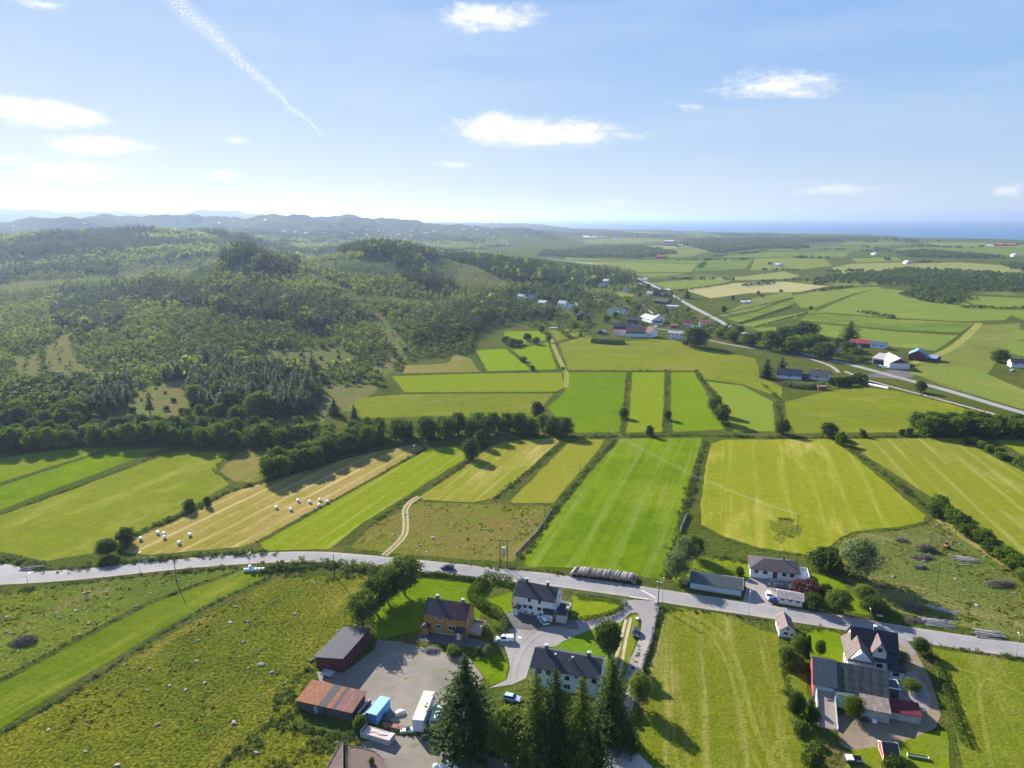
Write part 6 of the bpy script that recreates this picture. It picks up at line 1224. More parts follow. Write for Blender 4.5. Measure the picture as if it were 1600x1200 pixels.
# fences: rows of slim posts, each post a part
postm=mat("fence_wood",(.16,.14,.12),.95,var=.3)
def fence(label,pts,sp=3.2,h=1.15,maxn=95):
    C=smooth_line([G(*p) for p in pts],sp); C=C[:maxn]; e=empty("wire_fence",(C[0][0],C[0][1],0)); tag(e,label,"fence")
    pm=None; w=B()
    for i,c in enumerate(C):
        if pm is None: b=B(); b.cyl((0,0,-.2),(0,0,h),.06,.05,6); o=b.build("post",postm,e); pm=o.data
        else: o=link("post",pm,e)
        o.location=(c[0]-C[0][0],c[1]-C[0][1],0); o.rotation_euler=(random.uniform(-.06,.06),random.uniform(-.06,.06),0)
        if i:
            for z in (.5,.95): w.cyl((C[i-1][0]-C[0][0],C[i-1][1]-C[0][1],z),(c[0]-C[0][0],c[1]-C[0][1],z),.008,.008,3)
    w.build("wire",mat("fence_wire",(.3,.3,.3),.5),e)
fence("wire fence along the lower ditch of the green strip at the left",[(-20,1158),(0,1148),(120,1080),(250,994),(330,947),(420,903)])
fence("wire fence along the upper edge of the green strip at the left",[(-20,1076),(0,1066),(110,1006),(235,945),(330,907),(384,891)])
fence("wire fence from the old shed down to the bottom edge",[(556,1165),(535,1160),(522,1180),(510,1205)],1.6,1.1)
fence("wire fence along the hayfield right of the gravel lane",[(1040,965),(1030,1010),(1018,1060),(1012,1100)],3.0,1.1)
fence("wire fence below the bright strip fields",[(888,579.5),(960,579),(1030,579),(1090,579)],6,1.2,60)
fence("wire fence along the narrow pale pasture by the farm track",[(612,586),(700,583),(790,581),(878,580)],6,1.2,60)
# ---------------------------------------------------------------- bales
film=mat("white_bale_film",(.80,.82,.84),.35,spec=.5,bump=.3,bs=4)
def bale_mesh():
    bm=bmesh.new(); bmesh.ops.create_cone(bm,cap_ends=True,segments=20,radius1=.58,radius2=.58,depth=1.15); bmesh.ops.bevel(bm,geom=[e for e in bm.edges if abs(e.verts[0].co.z-e.verts[1].co.z)<.01],offset=.13,segments=3,affect='EDGES')
    me=bpy.data.meshes.new("round_bale"); bm.to_mesh(me); bm.free(); me.materials.append(film)
    for p in me.polygons: p.use_smooth=True
    return me
BM=bale_mesh()
def bale(u,v_,label,grp=None,up=True,z=0,rz=0,xy=None):
    g=T(u,v_) if xy is None else (*xy,0); o=link("round_bale",BM,None,(g[0],g[1],g[2]+(.57 if up else .58)+z)); o.rotation_euler=(0,0,rz) if up else (math.pi/2,0,rz); tag(o,label,"bale",grp)
for (u,v_,l) in [(220,844.5,"white bale nearest the field corner, alone at the left of its cluster"),(247,835.5,"topmost white bale of the three bunched ones"),(256.5,837,"right-hand white bale of the three bunched ones"),(257.3,842.5,"lowest white bale of the three bunched ones"),(280.3,851,"white bale lowest in the stubble field"),(297,839,"white bale alone right of the bunched three"),
 (432,796,"leftmost white bale of the seven in the middle of the stubble"),(454.6,799,"lowest white bale of the seven in the middle of the stubble"),(466,785,"white bale between the leftmost one and the right-hand group"),(484,787,"white bale left of the close group of three"),(500,784,"highest white bale of the close group of three"),(499,791.5,"lowest white bale of the close group of three"),(511.6,787,"rightmost white bale of the seven"),(647,699,"single white bale in the tree shade at the far end of the stubble")]: bale(u,v_,l,rz=u)
a=G(384,893);b=G(412,892)
for k in range(6): bale(0,0,"white bale lying in the row beside the road at the end of the green strip","bales in the roadside row",False,0,math.atan2(b[1]-a[1],b[0]-a[0])+math.pi/2,(a[0]+(b[0]-a[0])*k/5,a[1]+(b[1]-a[1])*k/5))
bale(0,0,"white bale resting on top of the roadside row",None,False,1.0,1.2,(a[0]+(b[0]-a[0])*.28,a[1]+(b[1]-a[1])*.28))
a=G(1358,602);b=G(1387,608)
for r_ in range(2):
    for k in range(12): bale(0,0,"white bale in the double row beside the side road near the bungalows","bales in the double row",False,0,math.atan2(b[1]-a[1],b[0]-a[0])+math.pi/2,(a[0]+(b[0]-a[0])*k/11+r_*.5,a[1]+(b[1]-a[1])*k/11+r_*1.6))
a=T(860,514);b=T(871,513.5)
for k in range(7): bale(0,0,"white bale in the short row under the village wood","bales under the village wood",False,0,1.5,(a[0]+(b[0]-a[0])*k/6,a[1]+(b[1]-a[1])*k/6))
for k,(u,v_) in enumerate([(681,1204),(690,1205),(698,1200),(707,1199),(712,1206),(703,1208)]):
    bale(u,v_,"wrapped white bundle at the bottom edge of the lower yard","white bundles in the lower yard",k%2==0,0,k)
# ---------------------------------------------------------------- the timber stack
birch=mat("birch_log_bark",(.36,.31,.30),.9,var=.3,vs=2.2)
t=NT(birch.node_tree); oi=t.n("ShaderNodeObjectInfo").outputs["Random"]; t.put(t.N["Principled BSDF"].inputs["Base Color"],t.mix(t.m("POWER",oi,1.5),(.13,.10,.095),(.50,.44,.43))); cutw=mat("cut_wood",(.45,.33,.22),.9)
b=B(); V,Q=tube((0,-2.1,0),(0,2.1,0),.165,.14,8); b.V=[tuple(v) for v in V]; b.F=[tuple(int(i) for i in q) for q in Q]; b.M=[0]*8; b.F+=[tuple(reversed(range(8))),tuple(range(8,16))]; b.M+=[1,1]
lo=b.build("log",[birch,cutw],smooth=True); lm=lo.data; first=True
A_=np.array(G(890,901));B_=np.array(G(995,914)); dl=B_-A_; LL=np.linalg.norm(dl); dl/=LL; ang=math.atan2(dl[1],dl[0]); nn=np.array([-dl[1],dl[0]])
ncol=int(LL/.36); cnt=0
for i in range(ncol):
    t=i/ncol; hgt=1.5+.45*abs(math.sin(t*math.pi*9.5))**.8*random.uniform(.8,1.1)+.2*math.sin(t*3); hgt*=min(1,.35+t*9,.35+(1-t)*9); nl=max(1,int(hgt/.3))
    for k in range(nl):
        if cnt>=298: break
        if k<nl-3 and 2<i<ncol-3: continue
        x_=A_+dl*(i*.36+(k%2)*.16+random.uniform(-.05,.05))+nn*(2.2+random.uniform(-.2,.2)); o=lo if first else link("log",lm); first=False
        o.location=(x_[0],x_[1],.2+k*.30+(0 if k>=nl-3 else 0)); o.rotation_euler=(random.uniform(-.02,.02),0,ang+random.uniform(-.05,.05)-.12); o.scale=(random.uniform(.85,1.15),1,random.uniform(.85,1.15))
        tag(o,"grey-pink log in the long timber stack beside the road","log","logs in the roadside timber stack"); cnt+=1
print("LOGS",cnt)
# loose heaps of poles and brush: each heap moves as poles tangled together, but every pole is counted
def poles(label,grp,c,n,L,w,ang,seed,col,h=.9):
    r=random.Random(seed); g=G(*c); b=B(); V,Q=tube((-.5,0,0),(.5,0,0),.5,.42,6); b.V=[tuple(v) for v in V]; b.F=[tuple(int(i) for i in q) for q in Q]+[tuple(reversed(range(6))),tuple(range(6,12))]; b.M=[0]*8
    o0=b.build("felled_trunk",col); 
    for k in range(n):
        o=o0 if k==0 else link("felled_trunk",o0.data); y_=r.uniform(-w/2,w/2); z_=.12+h*r.uniform(0,1)*(1-abs(y_)/w*2)
        o.location=(g[0]-math.sin(ang)*y_+r.uniform(-1,1),g[1]+math.cos(ang)*y_,z_); o.rotation_euler=(0,r.uniform(-.06,.06),ang+r.uniform(-.16,.16)); o.scale=(L*r.uniform(.6,1.1),.2*r.uniform(.7,1.5),.2*r.uniform(.7,1.5)); tag(o,label,"felled trunk",grp)
gw=mat("bleached_wood",(.33,.30,.27),.9,var=.35,vs=2); dw=mat("brush_twigs",(.15,.13,.095),.95,var=.3)
poles("bleached trunk in the heap highest in the clearing by the hedgerow","trunks in the highest heap",(1507,874),26,6.5,3.4,-.35,1,gw,1.1)
poles("single pale trunk lying below the highest heap",None,(1507,883),1,5.5,.1,-.2,2,gw,.2)
poles("bleached trunk in the fanned heap just above the road","trunks in the fanned heap",(1464,974),30,8,4.4,-.22,3,gw,.6)
poles("long slim trunk pointing down right from the second brush heap","slim trunks beside the brush heap",(1472,953),9,9.5,1.6,-.62,4,gw,.3)
poles("bleached trunk in the heap nearest the road on the right","trunks in the right-hand heap",(1545,992),30,6.5,4.0,-.25,5,gw,1.0)
poles("trunk in the dark pile at the junction on the far left","trunks at the far left junction",(53,888),22,6.5,1.8,.30,6,mat("dark_log",(.20,.18,.17),.9,var=.3),.7)
poles("grey trunk in the scattered pile beside the road below the stubble","trunks below the stubble field",(230,874),16,4.5,3.0,.25,7,gw,.4)
def brush(label,c,rx,ry,h,seed,m=dw,n=900):
    r=np.random.default_rng(seed); g=G(*c); d=unit(n,r); d[:,2]=abs(d[:,2]); p=d*[rx*.8,ry*.8,h]*r.uniform(.3,1.15,n)[:,None]*(1+.9*fbm(np.arctan2(d[:,1],d[:,0])*1.5+9,d[:,2]*2,seed,3))[:,None]
    dr=unit(n,r)*[1,1,.5]; L=r.uniform(.4,1.1,n)[:,None]*.8; s=np.cross(dr,unit(n,r)); s/=np.linalg.norm(s,axis=1)[:,None]; s*=.035
    V=np.stack([p-dr*L-s,p+dr*L-s*.3,p+dr*L+s*.3,p-dr*L+s],1).reshape(-1,3); o=link("brush_heap",mesh_np("brush_heap",V,np.arange(4*n).reshape(-1,4),[m]),None,(g[0],g[1],.05)); tag(o,label,"brush heap")
brush("dark purple-grey brush heap highest in the clearing",(1448,860),4.2,2.6,1.9,1,n=2200); brush("brown brush ring just below the highest brush heap",(1442,872),4.5,2.2,.7,2,n=1300)
brush("long dark brush heap by the track on the right of the clearing",(1562,914),5.5,2.4,1.3,3,n=2200); brush("brush heap with upright poles above the fanned trunks",(1428,952),2.6,2.2,1.9,4,n=1500); brush("dead brown brush lying at the left of the fanned trunks",(1430,970),4,2,.5,5,n=1200)
brush("small heap of stumps and roots in the clearing",(1438,887),2.6,1.3,.8,6,n=700); brush("root heap left of the highest brush heap",(1409,845),2.4,1.6,.9,7,n=700); brush("big dark heap of roots in the pasture at the far left",(38,1003),3.9,2.4,1.2,8,n=2200); brush("brown twigs piled beside the barn ramp",(1260,1142),1.4,2.2,.7,9,mat("rusty_twigs",(.22,.11,.07),.95),n=700)
brush("grey dead branches heaped in the gravel yard below the yellow house",(673,1017),2.6,1.4,.9,10,mat("grey_twigs",(.30,.28,.26),.9),n=800)
# ---------------------------------------------------------------- poles, lamps, wires
wood=mat("pole_wood",(.10,.085,.075),.9,var=.2); steel=mat("galvanised",(.42,.43,.44),.45,.3); lampw=mat("lamp_head_white",(.75,.76,.76),.4)
def top_h(u,vb,vt):
    g=G(u,vb); return g,max(atD(u,vt,math.hypot(*g))[2],2)
def power_pole(u,vb,vt,label,arm=True,r=.13):
    g,h=top_h(u,vb,vt); e=empty("power_pole",(g[0],g[1],0),-.25); tag(e,label,"power pole"); b=B(); b.cyl((0,0,-.3),(0,0,h),r*1.2,r*.8,8); b.build("pole",wood,e)
    if arm:
        b=B(); b.box(-.9,.9,-.06,.06,h-.35,h-.23); b.build("crossarm",wood,e); i0=None
        for x in (-.8,0,.8):
            if i0 is None: b=B(); b.cyl((0,0,0),(0,0,.22),.06,.04,6); o=b.build("insulator",mat("porcelain",(.35,.2,.15),.3),e); i0=o.data
            else: o=link("insulator",i0,e)
            o.location=(x,0,h-.23)
    return (g[0],g[1],h)
def street_lamp(u,vb,vt,label,r=.06):
    g,h=top_h(u,vb,vt); e=empty("street_lamp",(g[0],g[1],0),1.3); tag(e,label,"street lamp"); b=B(); b.cyl((0,0,0),(0,0,h*.97),r*1.3,r*.8,8); b.cyl((0,0,h*.97),(.7,0,h),r*.7,r*.6,6); b.build("pole",steel,e)
    b=B(); b.hull8([(.6,-.12,h-.02),(1.25,-.09,h+.02),(1.25,.09,h+.02),(.6,.12,h-.02)],[(.6,-.1,h+.12),(1.2,-.07,h+.1),(1.2,.07,h+.1),(.6,.1,h+.12)]); b.build("lamp_head",lampw,e)
p1=power_pole(951,688,670,"power pole at the top left corner of the big green field"); p2=power_pole(851,811,787,"power pole on the stone wall corner of the rough pasture"); p3=power_pole(1246,827,804,"power pole with a crossarm beside the overgrown hollow in the yellow field")
p4=power_pole(276,911,873,"tall dark pole below the road between two pastures",False); p5=power_pole(522.5,900,866,"wooden pole in the roadside scrub left of the trees",False); p6=power_pole(906,740,722,"small pole beside the hedge of the narrow hay field",False); p7=power_pole(1085,762,731,"pole standing in the ditch left of the yellow field",False); p8=power_pole(1462.5,924,876,"slim pole in the middle of the clearing",False,.09)
p9=power_pole(1078,500,486,"pole in the village beside the main road",False); p10=power_pole(1242,585,572,"short pole near the bungalows",False)
g,h=top_h(787,886,843); e=empty("pylon",(g[0],g[1],0),-.1); tag(e,"twin-legged wooden pylon with cross braces above the road","pylon"); 
for x in (-1.2,1.2): b=B(); b.cyl((x,0,-.3),(x,0,h),.17,.13,8); b.build("leg",wood,e)
b=B(); b.box(-2.2,2.2,-.1,.1,h-.5,h-.3); b.build("crossarm",wood,e); b=B(); b.cyl((-1.2,0,1),(1.2,0,h*.55),.05,.05,5); b.cyl((1.2,0,1),(-1.2,0,h*.55),.05,.05,5); b.build("brace",wood,e); b=B(); b.box(-.55,.55,-.4,.4,h*.5,h*.72); b.build("transformer",steel,e); pyl=(g[0],g[1],h-.3)
g,h=top_h(1028,948,908); e=empty("power_pole",(g[0],g[1],0),-.3); tag(e,"dark pole at the crossroads carrying a lamp and a blue box","power pole"); b=B(); b.cyl((0,0,-.2),(0,0,h),.15,.12,8); b.build("pole",wood,e); b=B(); b.box(-.9,.9,-.06,.06,h-.3,h-.15); b.build("crossarm",lampw,e); b=B(); b.box(-.7,.5,-.05,.05,h-2.1,h-1.95); b.build("crossarm",mat("yellowed_arm",(.5,.5,.25),.6),e); b=B(); b.box(-.9,-.25,-.6,0,.5,1.6); b.build("cabinet",mat("blue_box",(.20,.40,.62),.5),e); px_=(g[0],g[1],h)
street_lamp(1169.3,963.5,926,"street lamp facing the long grey shed"); street_lamp(45,920,897,"street lamp nearest the left edge"); street_lamp(218.4,891.5,864,"street lamp beside the trunk pile below the stubble"); street_lamp(389,878,865,"street lamp by the row of bales"); street_lamp(665,894,864,"street lamp above the dark trees by the yellow house"); street_lamp(1035,940,905,"thin street lamp right of the crossroads pole"); street_lamp(1358.5,973,953,"street lamp under the trees where shadows cross the road"); street_lamp(1587,1028,990,"street lamp at the right edge"); street_lamp(534,882,871,"short street lamp right of the wooden pole")
def wire(a,b_,label,grp,sag=2.5,off=0,r=.006):
    d=(b_[0]-a[0],b_[1]-a[1]); L=math.hypot(*d); nx,ny=-d[1]/L*off,d[0]/L*off; pts=[(a[0]+d[0]*t+nx,a[1]+d[1]*t+ny,a[2]+(b_[2]-a[2])*t-sag*4*t*(1-t)) for t in np.linspace(0,1,13)]
    b=B()
    for p,q in zip(pts,pts[1:]): b.cyl(p,q,r,r,4)
    tag(b.build("overhead_wire",steel),label,"wire",grp)
right=(*G(1760,905),8.5); 
for k,(a,c,s_) in enumerate(((p1,p3,3.5),(p3,right,3.5),(p1,p2,1.5),(p2,pyl,1),(pyl,px_,1.5))):
    for o_ in ((-.8,0,.8) if k in(0,1) else (0,)): wire(a,c,["thin wire crossing the big green and yellow fields","thin wire leaving the yellow field towards the right edge","thin wire down the stone wall","thin wire to the twin-legged pylon","thin wire from the pylon to the crossroads","thin wire over the bright strips"][k],["wires over the fields","wires to the right edge",None,None,None,"wires over the bright strips"][k],s_,o_)
# ---------------------------------------------------------------- vehicles
tyre=mat("tyre_rubber",(.02,.02,.02),.8); rim=mat("wheel_rim",(.45,.45,.46),.35,.8)
def wheel(par,x,y,r=.32,w=.2):
    b=B(); b.cyl((x,y-w/2,r),(x,y+w/2,r),r,r,14); o=b.build("wheel",tyre,par); b=B(); b.cyl((x,y-w/2-.01,r),(x,y+w/2+.01,r),r*.55,r*.55,10); b.build("rim",rim,o)
def paint(nm,c): return mat(nm,c,.28,spec=.6)
def car(u,v_,ang,label,pm,L=4.3,kind='hatch',cat_="car",name="parked_car",W_=1.76):
    g=G(u,v_); e=empty(name,(g[0],g[1],.06),ang); tag(e,label,cat_); h=L/2; w=W_/2
    lo=[(-h,.35),(-h+.1,.75),(-h+.25,.9),(h-1.15,.92),(h-.15,.72),(h,.5),(h,.3),(h-.45,.22),(-h+.4,.22)]
    b=B(); b.prof(lo,-w,w,'y'); b.build("body",pm,e,bevel=.05)
    cab={'hatch':[(-h+.12,.9),(-h+.5,1.42),(.35,1.46),(h-1.25,.92)],'estate':[(-h+.08,.9),(-h+.3,1.45),(.4,1.48),(h-1.2,.92)],'pickup':[(-.35,.9),(-.2,1.6),(.75,1.62),(h-1.15,.92)]}[kind]
    if kind=='pickup':
        b=B(); b.box(-h+.05,-.4,-w+.06,w-.06,.9,1.5); b.build("canopy",pm,e,bevel=.06)
    x0,x1,x2,x3=[c[0] for c in cab]; zt=cab[1][1]; tw=w-.22
    b=B(); b.hull8([(x0,-w+.04,.9),(x3,-w+.04,.91),(x3,w-.04,.91),(x0,w-.04,.9)],[(x1,-tw,zt-.05),(x2,-tw,zt-.05),(x2,tw,zt-.05),(x1,tw,zt-.05)]); b.build("windows",glass,e)
    b=B(); b.hull8([(x1-.04,-tw-.03,zt-.05),(x2+.04,-tw-.03,zt-.05),(x2+.04,tw+.03,zt-.05),(x1-.04,tw+.03,zt-.05)],[(x1+.05,-tw+.05,zt+.01),(x2-.08,-tw+.05,zt+.01),(x2-.08,tw-.05,zt+.01),(x1+.05,tw-.05,zt+.01)]); b.build("roof",pm,e)
    for x in (-h+.8,h-.85):
        for y in (-w+.08,w-.08): wheel(e,x,y)
    for y in (-w+.3,w-.3):
        b=B(); b.box(h-.06,h+.015,y-.18,y+.18,.52,.68); b.build("headlight",lampw,e); b=B(); b.box(-h+.02,-h+.08,y-.15,y+.15,.6,.78); b.build("tail_light",mat("tail_red",(.35,.02,.02),.3),e)
    return e
rd=dirang((660,889),(740,897)); Aa=-.3
car(699,889,rd+math.pi,"dark blue hatchback driving on the road",paint("dark_blue_paint",(.02,.035,.07)),4.4,name="car")
car(848.5,972,dirang((842,963),(854,977))+math.pi,"silver white estate parked in front of the white house",paint("silver_paint",(.62,.63,.68)),4.5,'estate')
car(789,1001,math.pi+Aa*.2,"white pickup with a canopy beside the bright hedge",paint("white_paint",(.74,.75,.76)),4.7,'pickup')
car(1221,919.5,Aa,"dark car in the shade between the bungalow and the garage",paint("black_paint",(.018,.03,.045)),4.5,'estate')
car(1201.5,934,dirang((1198,925),(1204,942)),"white car with dark screen left of the garage",paint("white_paint",(.74,.75,.76)),4.4)
car(800,1094,Aa,"pale blue car half hidden behind the spruces",paint("pale_blue_paint",(.35,.48,.62)),4.2)
car(993,991,dirang((993,985),(992,998)),"small dark car under the bush between the two tracks",paint("black_paint2",(.03,.035,.045)),3.9)
car(1419,1112,Aa,"blue car at the end of the red-roofed annex",paint("blue_paint",(.05,.12,.30)),4.1)
car(1243,606,Aa,"white boat-like car on the grass left of the rusty container",paint("white_paint",(.74,.75,.76)),5.2,'estate'); car(1258,604.5,Aa,"blue car between the white one and the rusty container",paint("blue_paint3",(.10,.30,.48)),4.6)
car(1582,580,.4,"white car at the terrace near the right edge",paint("white_paint",(.74,.75,.76)),4.2)
for k,(u,v_,l,c) in enumerate([(1371,573.5,"dark tractor-sized machine at the left of the open workshop bay",(.05,.06,.07)),(1377,574,"white van in the middle of the open workshop bay",(.7,.7,.7)),(1384,575,"grey van at the right of the open workshop bay",(.45,.47,.48))]): car(u,v_,-1.2,l,paint("bay_paint_%d"%k,c),4.8,'pickup',"van")
# utility trailers
def trailer(u,v_,ang,label,L,W_,h,pm,load=None):
    g=G(u,v_); e=empty("utility_trailer",(g[0],g[1],.05),ang); tag(e,label,"trailer"); b=B(); b.box(-L/2,L/2,-W_/2,W_/2,.5,.58)
    for x in (-L/2,L/2-.05): b.box(x,x+.05,-W_/2,W_/2,.58,.5+h)
    for y in (-W_/2,W_/2-.05): b.box(-L/2+.05,L/2-.05,y,y+.05,.58,.5+h)
    b.build("tub",pm,e); b=B(); b.cyl((L/2,-.3,.5),(L/2+1.2,0,.5),.04,.04,6); b.cyl((L/2,.3,.5),(L/2+1.2,0,.5),.04,.04,6); b.build("drawbar",steel,e)
    for y in (-W_/2-.12,W_/2+.12): wheel(e,-.1,y,.3,.18)
    if load: b=B(); b.box(-L/2+.2,-.1,-W_/2+.15,W_/2-.15,.6,.5+h+.25); b.build("load",load,e,bevel=.05)
trailer(512,1056,Aa,"pale tub trailer parked in front of the dark red shed",3.0,1.7,.6,steel); trailer(1333,1192,Aa+.2,"dark open trailer with a white item near the bottom edge",3.4,1.8,.6,mat("dark_panel",(.05,.05,.055),.6),lampw); trailer(1209,941,Aa,"blue tarpaulin-covered trailer against the garage",2.6,1.5,.7,mat("blue_tarp",(.03,.09,.25),.6),mat("blue_tarp",(.03,.09,.25),.6))
# containers, semi-trailer, caravan, skip
def dimbox(A,Bp,zr=0): o,ang,l=frame(A,Bp,zr); return o,ang,l
o,ang,l=dimbox((573.5,1129.5),(590,1134)); e=empty("container",(o[0],o[1],0),ang); tag(e,"bright blue shipping container between the rusty shed and the lorry body","container"); bl=m_clad("container_blue",(.10,.28,.55),.3,.04,True)
b=B(); b.box(0,2.5,0,6.1,.1,2.6); b.build("body",bl,e); b=B(); b.box(-.03,2.53,-.03,6.13,2.6,2.68); b.build("roof",mat("container_blue_top",(.17,.38,.62),.6,var=.08),e)
for x in (.08,1.28): b=B(); b.box(x,x+1.14,-.07,-.01,.2,2.5); b.build("door",mat("container_door_blue",(.05,.16,.36),.5),e)
for x in (.6,.9,1.6,1.9): b=B(); b.cyl((x,-.1,.25),(x,-.1,2.45),.025,.025,5); b.build("lock_bar",steel,e)
for k,x in enumerate((-1.2,-2.4)):
    b=B(); b.box(0,.35,0,5.2,.02,1.6+.3*k); b.box(-.05,.4,-.05,5.25,1.6+.3*k,1.68+.3*k,1); o_=b.build("board_stack",[W_old,mat("grey_cap",(.28,.26,.27),.9)]); c,s=math.cos(ang),math.sin(ang); o_.location=(o[0]+x*c,o[1]+x*s,0); o_.rotation_euler=(0,0,ang); tag(o_,["tall leaning stack of dark boards nearest the blue container","tall stack of dark boards next to the rusty shed"][k],"board stack")
for i,(dx,dy,lab,m) in enumerate(((3.6,3.2,"green tarpaulin-covered load in the shade of the blue container",mat("green_tarp",(.03,.09,.07),.6)),(5.4,5.2,"grey wrapped heap right of the green tarpaulin",mat("grey_film",(.35,.36,.37),.4,var=.4,vs=2)),(4.6,.6,"brown rusty scrap beside the blue container",mat("scrap_rust",(.20,.09,.06),.9,var=.4,vs=2)))):
    me=g_rock(30+i); me.materials.clear(); me.materials.append(m); c,s=math.cos(ang),math.sin(ang); o_=link("covered_load",me,None,(o[0]+dx*c-dy*s,o[1]+dx*s+dy*c,.25),ang); o_.scale=((.9,1.8,1.1),(.9,1.2,1.0),(1.0,.9,.5))[i]; tag(o_,lab,"covered load")
o,ang,l=dimbox((645,1146),(662,1148)); e=empty("semi_trailer",(o[0],o[1],0),math.radians(-8)); tag(e,"long white box semi-trailer with a dirty roof in the gravel yard","trailer")
b=B(); b.box(0,2.5,0,9.8,.6,3.5); b.build("box",m_clad("trailer_white",(.62,.62,.66),.45,.02,True,.1),e); b=B(); b.box(-.04,2.54,-.04,9.84,3.5,3.56); b.build("roof",mat("trailer_roof",(.60,.55,.46),.7,var=.25,vs=.35,col2=(.42,.35,.24)),e)
for x in (.06,1.27): b=B(); b.box(x,x+1.17,-.06,-.01,.7,3.3); b.build("door",m_clad("trailer_door",(.55,.55,.66),.3,.03,True),e)
for y in (1.2,2.5,8.6):
    for x in (.25,2.25): b=B(); b.cyl((x-.12,y,.5),(x+.12,y,.5),.5,.5,14); b.build("wheel",tyre,e)
o,ang,l=dimbox((671,1139),(684,1142)); e=empty("caravan",(o[0],o[1],0),math.radians(-8)); tag(e,"small white and blue caravan next to the semi-trailer","caravan")
b=B(); b.prof([(0,.45),(5.2,.45),(5.4,1.2),(5.0,2.4),(.35,2.4),(-.1,1.3)],0,2.1,'x'); b.build("body",m_clad("caravan_white",(.60,.68,.74),.4,.01,True),e,bevel=.05); b=B(); b.box(.1,2.0,.5,4.9,2.41,2.5); b.build("roof",mat("caravan_roof",(.55,.53,.50),.7,var=.2,vs=.8,col2=(.12,.25,.32)),e); b=B(); b.box(.35,1.75,-.02,.03,1.35,1.95); b.build("window",glass,e); b=B(); b.box(2.1,2.13,1.2,2.4,1.2,1.8); b.build("window",glass,e)
for x in (.1,2.0): wheel(e,x,2.6,.3,.18)
o,ang,l=dimbox((563,1153),(609,1167)); e=empty("lorry_body",(o[0],o[1],0),ang); tag(e,"grey lorry body loaded with reddish boards in the lower yard","lorry body")
b=B(); b.box(0,l,0,2.4,.15,.3)
b.box(0,l,0,.08,.3,1.5); b.box(0,l,2.32,2.4,.3,1.5); b.box(0,.08,.08,2.32,.3,1.8); b.box(l-.08,l,.08,2.32,.3,1.4); b.build("side_panel",mat("grey_painted_steel",(.34,.35,.33),.7,var=.3,vs=.8),e)
b=B(); b.box(.5,l-1,.15,2.25,.3,1.42); b.build("boards",m_clad("reddish_boards",(.40,.27,.25),.3,.03,True,.1),e)
for k,(x,rz_) in enumerate(((2.6,.4),(3.6,-.3),(4.9,.2))): b=B(); b.box(-1.1,1.1,-.1,.1,0,.1); q_=b.build("loose_plank",mat("pale_plank",(.5,.42,.35),.8),e,loc=(x,1.2,1.44+.01*k)); q_.rotation_euler=(0,0,rz_)
b=B(); b.box(l-1.0,l-.1,.1,2.3,1.42,1.56); b.build("tailgate",steel,e)
# odd things of the yards
def misc(name,label,cat_,u,v_,sx,sy,sz,m,rz=Aa):
    g=G(u,v_); b=B(); b.box(-sx/2,sx/2,-sy/2,sy/2,0,sz); o_=b.build(name,m,bevel=min(sx,sy,sz)*.15); o_.location=(g[0],g[1],.06); o_.rotation_euler=(0,0,rz); tag(o_,label,cat_); return o_
b=B(); b.box(-3.2,3.2,-.5,.5,.35,.42); b.box(-3.2,3.2,-.55,-.45,.1,.6); b.box(-3.2,3.2,.45,.55,.1,.6); b.box(-3.25,-3.15,-.5,.5,.1,.7,1); b.box(3.15,3.25,-.5,.5,.1,.7,1)
g=G(1434,1184); o_=b.build("feed_trough",[mat("trough_green",(.10,.14,.07),.8,var=.3,vs=3),lampw]); o_.location=(g[0],g[1],.02); o_.rotation_euler=(0,0,-.26); o_.scale=(.62,.8,.8); tag(o_,"long green feed trough with pale ends on the grass near the bottom","trough")
g=G(636,1143); b=B(); b.hull8([(-1.6,-.6,.05),(1.6,-.6,.05),(1.6,.6,.05),(-1.6,.6,.05)],[(-1.4,-.5,.5),(1.2,-.5,.7),(1.2,.5,.7),(-1.4,.5,.5)]); b.box(-.3,.7,-.4,.4,.65,1.0,1); o_=b.build("wrecked_car_shell",[lampw,glass]); o_.location=(g[0],g[1],0); o_.rotation_euler=(0,0,.1); tag(o_,"flattened white car shell left of the semi-trailer","car shell")
misc("pallet_stack","rusty pallets behind the flattened white shell","pallet stack",620,1138,3.2,1.4,.5,mat("scrap_rust",(.20,.09,.06),.9)); misc("water_tank","white tank under the concrete lean-to of the barn","tank",1366,1129,1.0,.8,.7,lampw); misc("log_splitter","small dark machine under the concrete lean-to","machine",1352,1127,1.4,.8,.7,dtrim); misc("bin","pale wheeled bin beside the gable porch of the white house","bin",864,969,.6,.6,1.05,mat("bin_grey",(.4,.4,.42),.5)); misc("cold_frame","white frame on the lane verge under the bush","cold frame",996,968,.9,.9,.5,lampw); misc("boundary_stone","small white board on the gravel drive","board",812,997,1.2,.8,.1,lampw)
misc("bench","white bench at the roadside under the clearing trees","bench",1374,963,1.6,.5,.45,lampw)
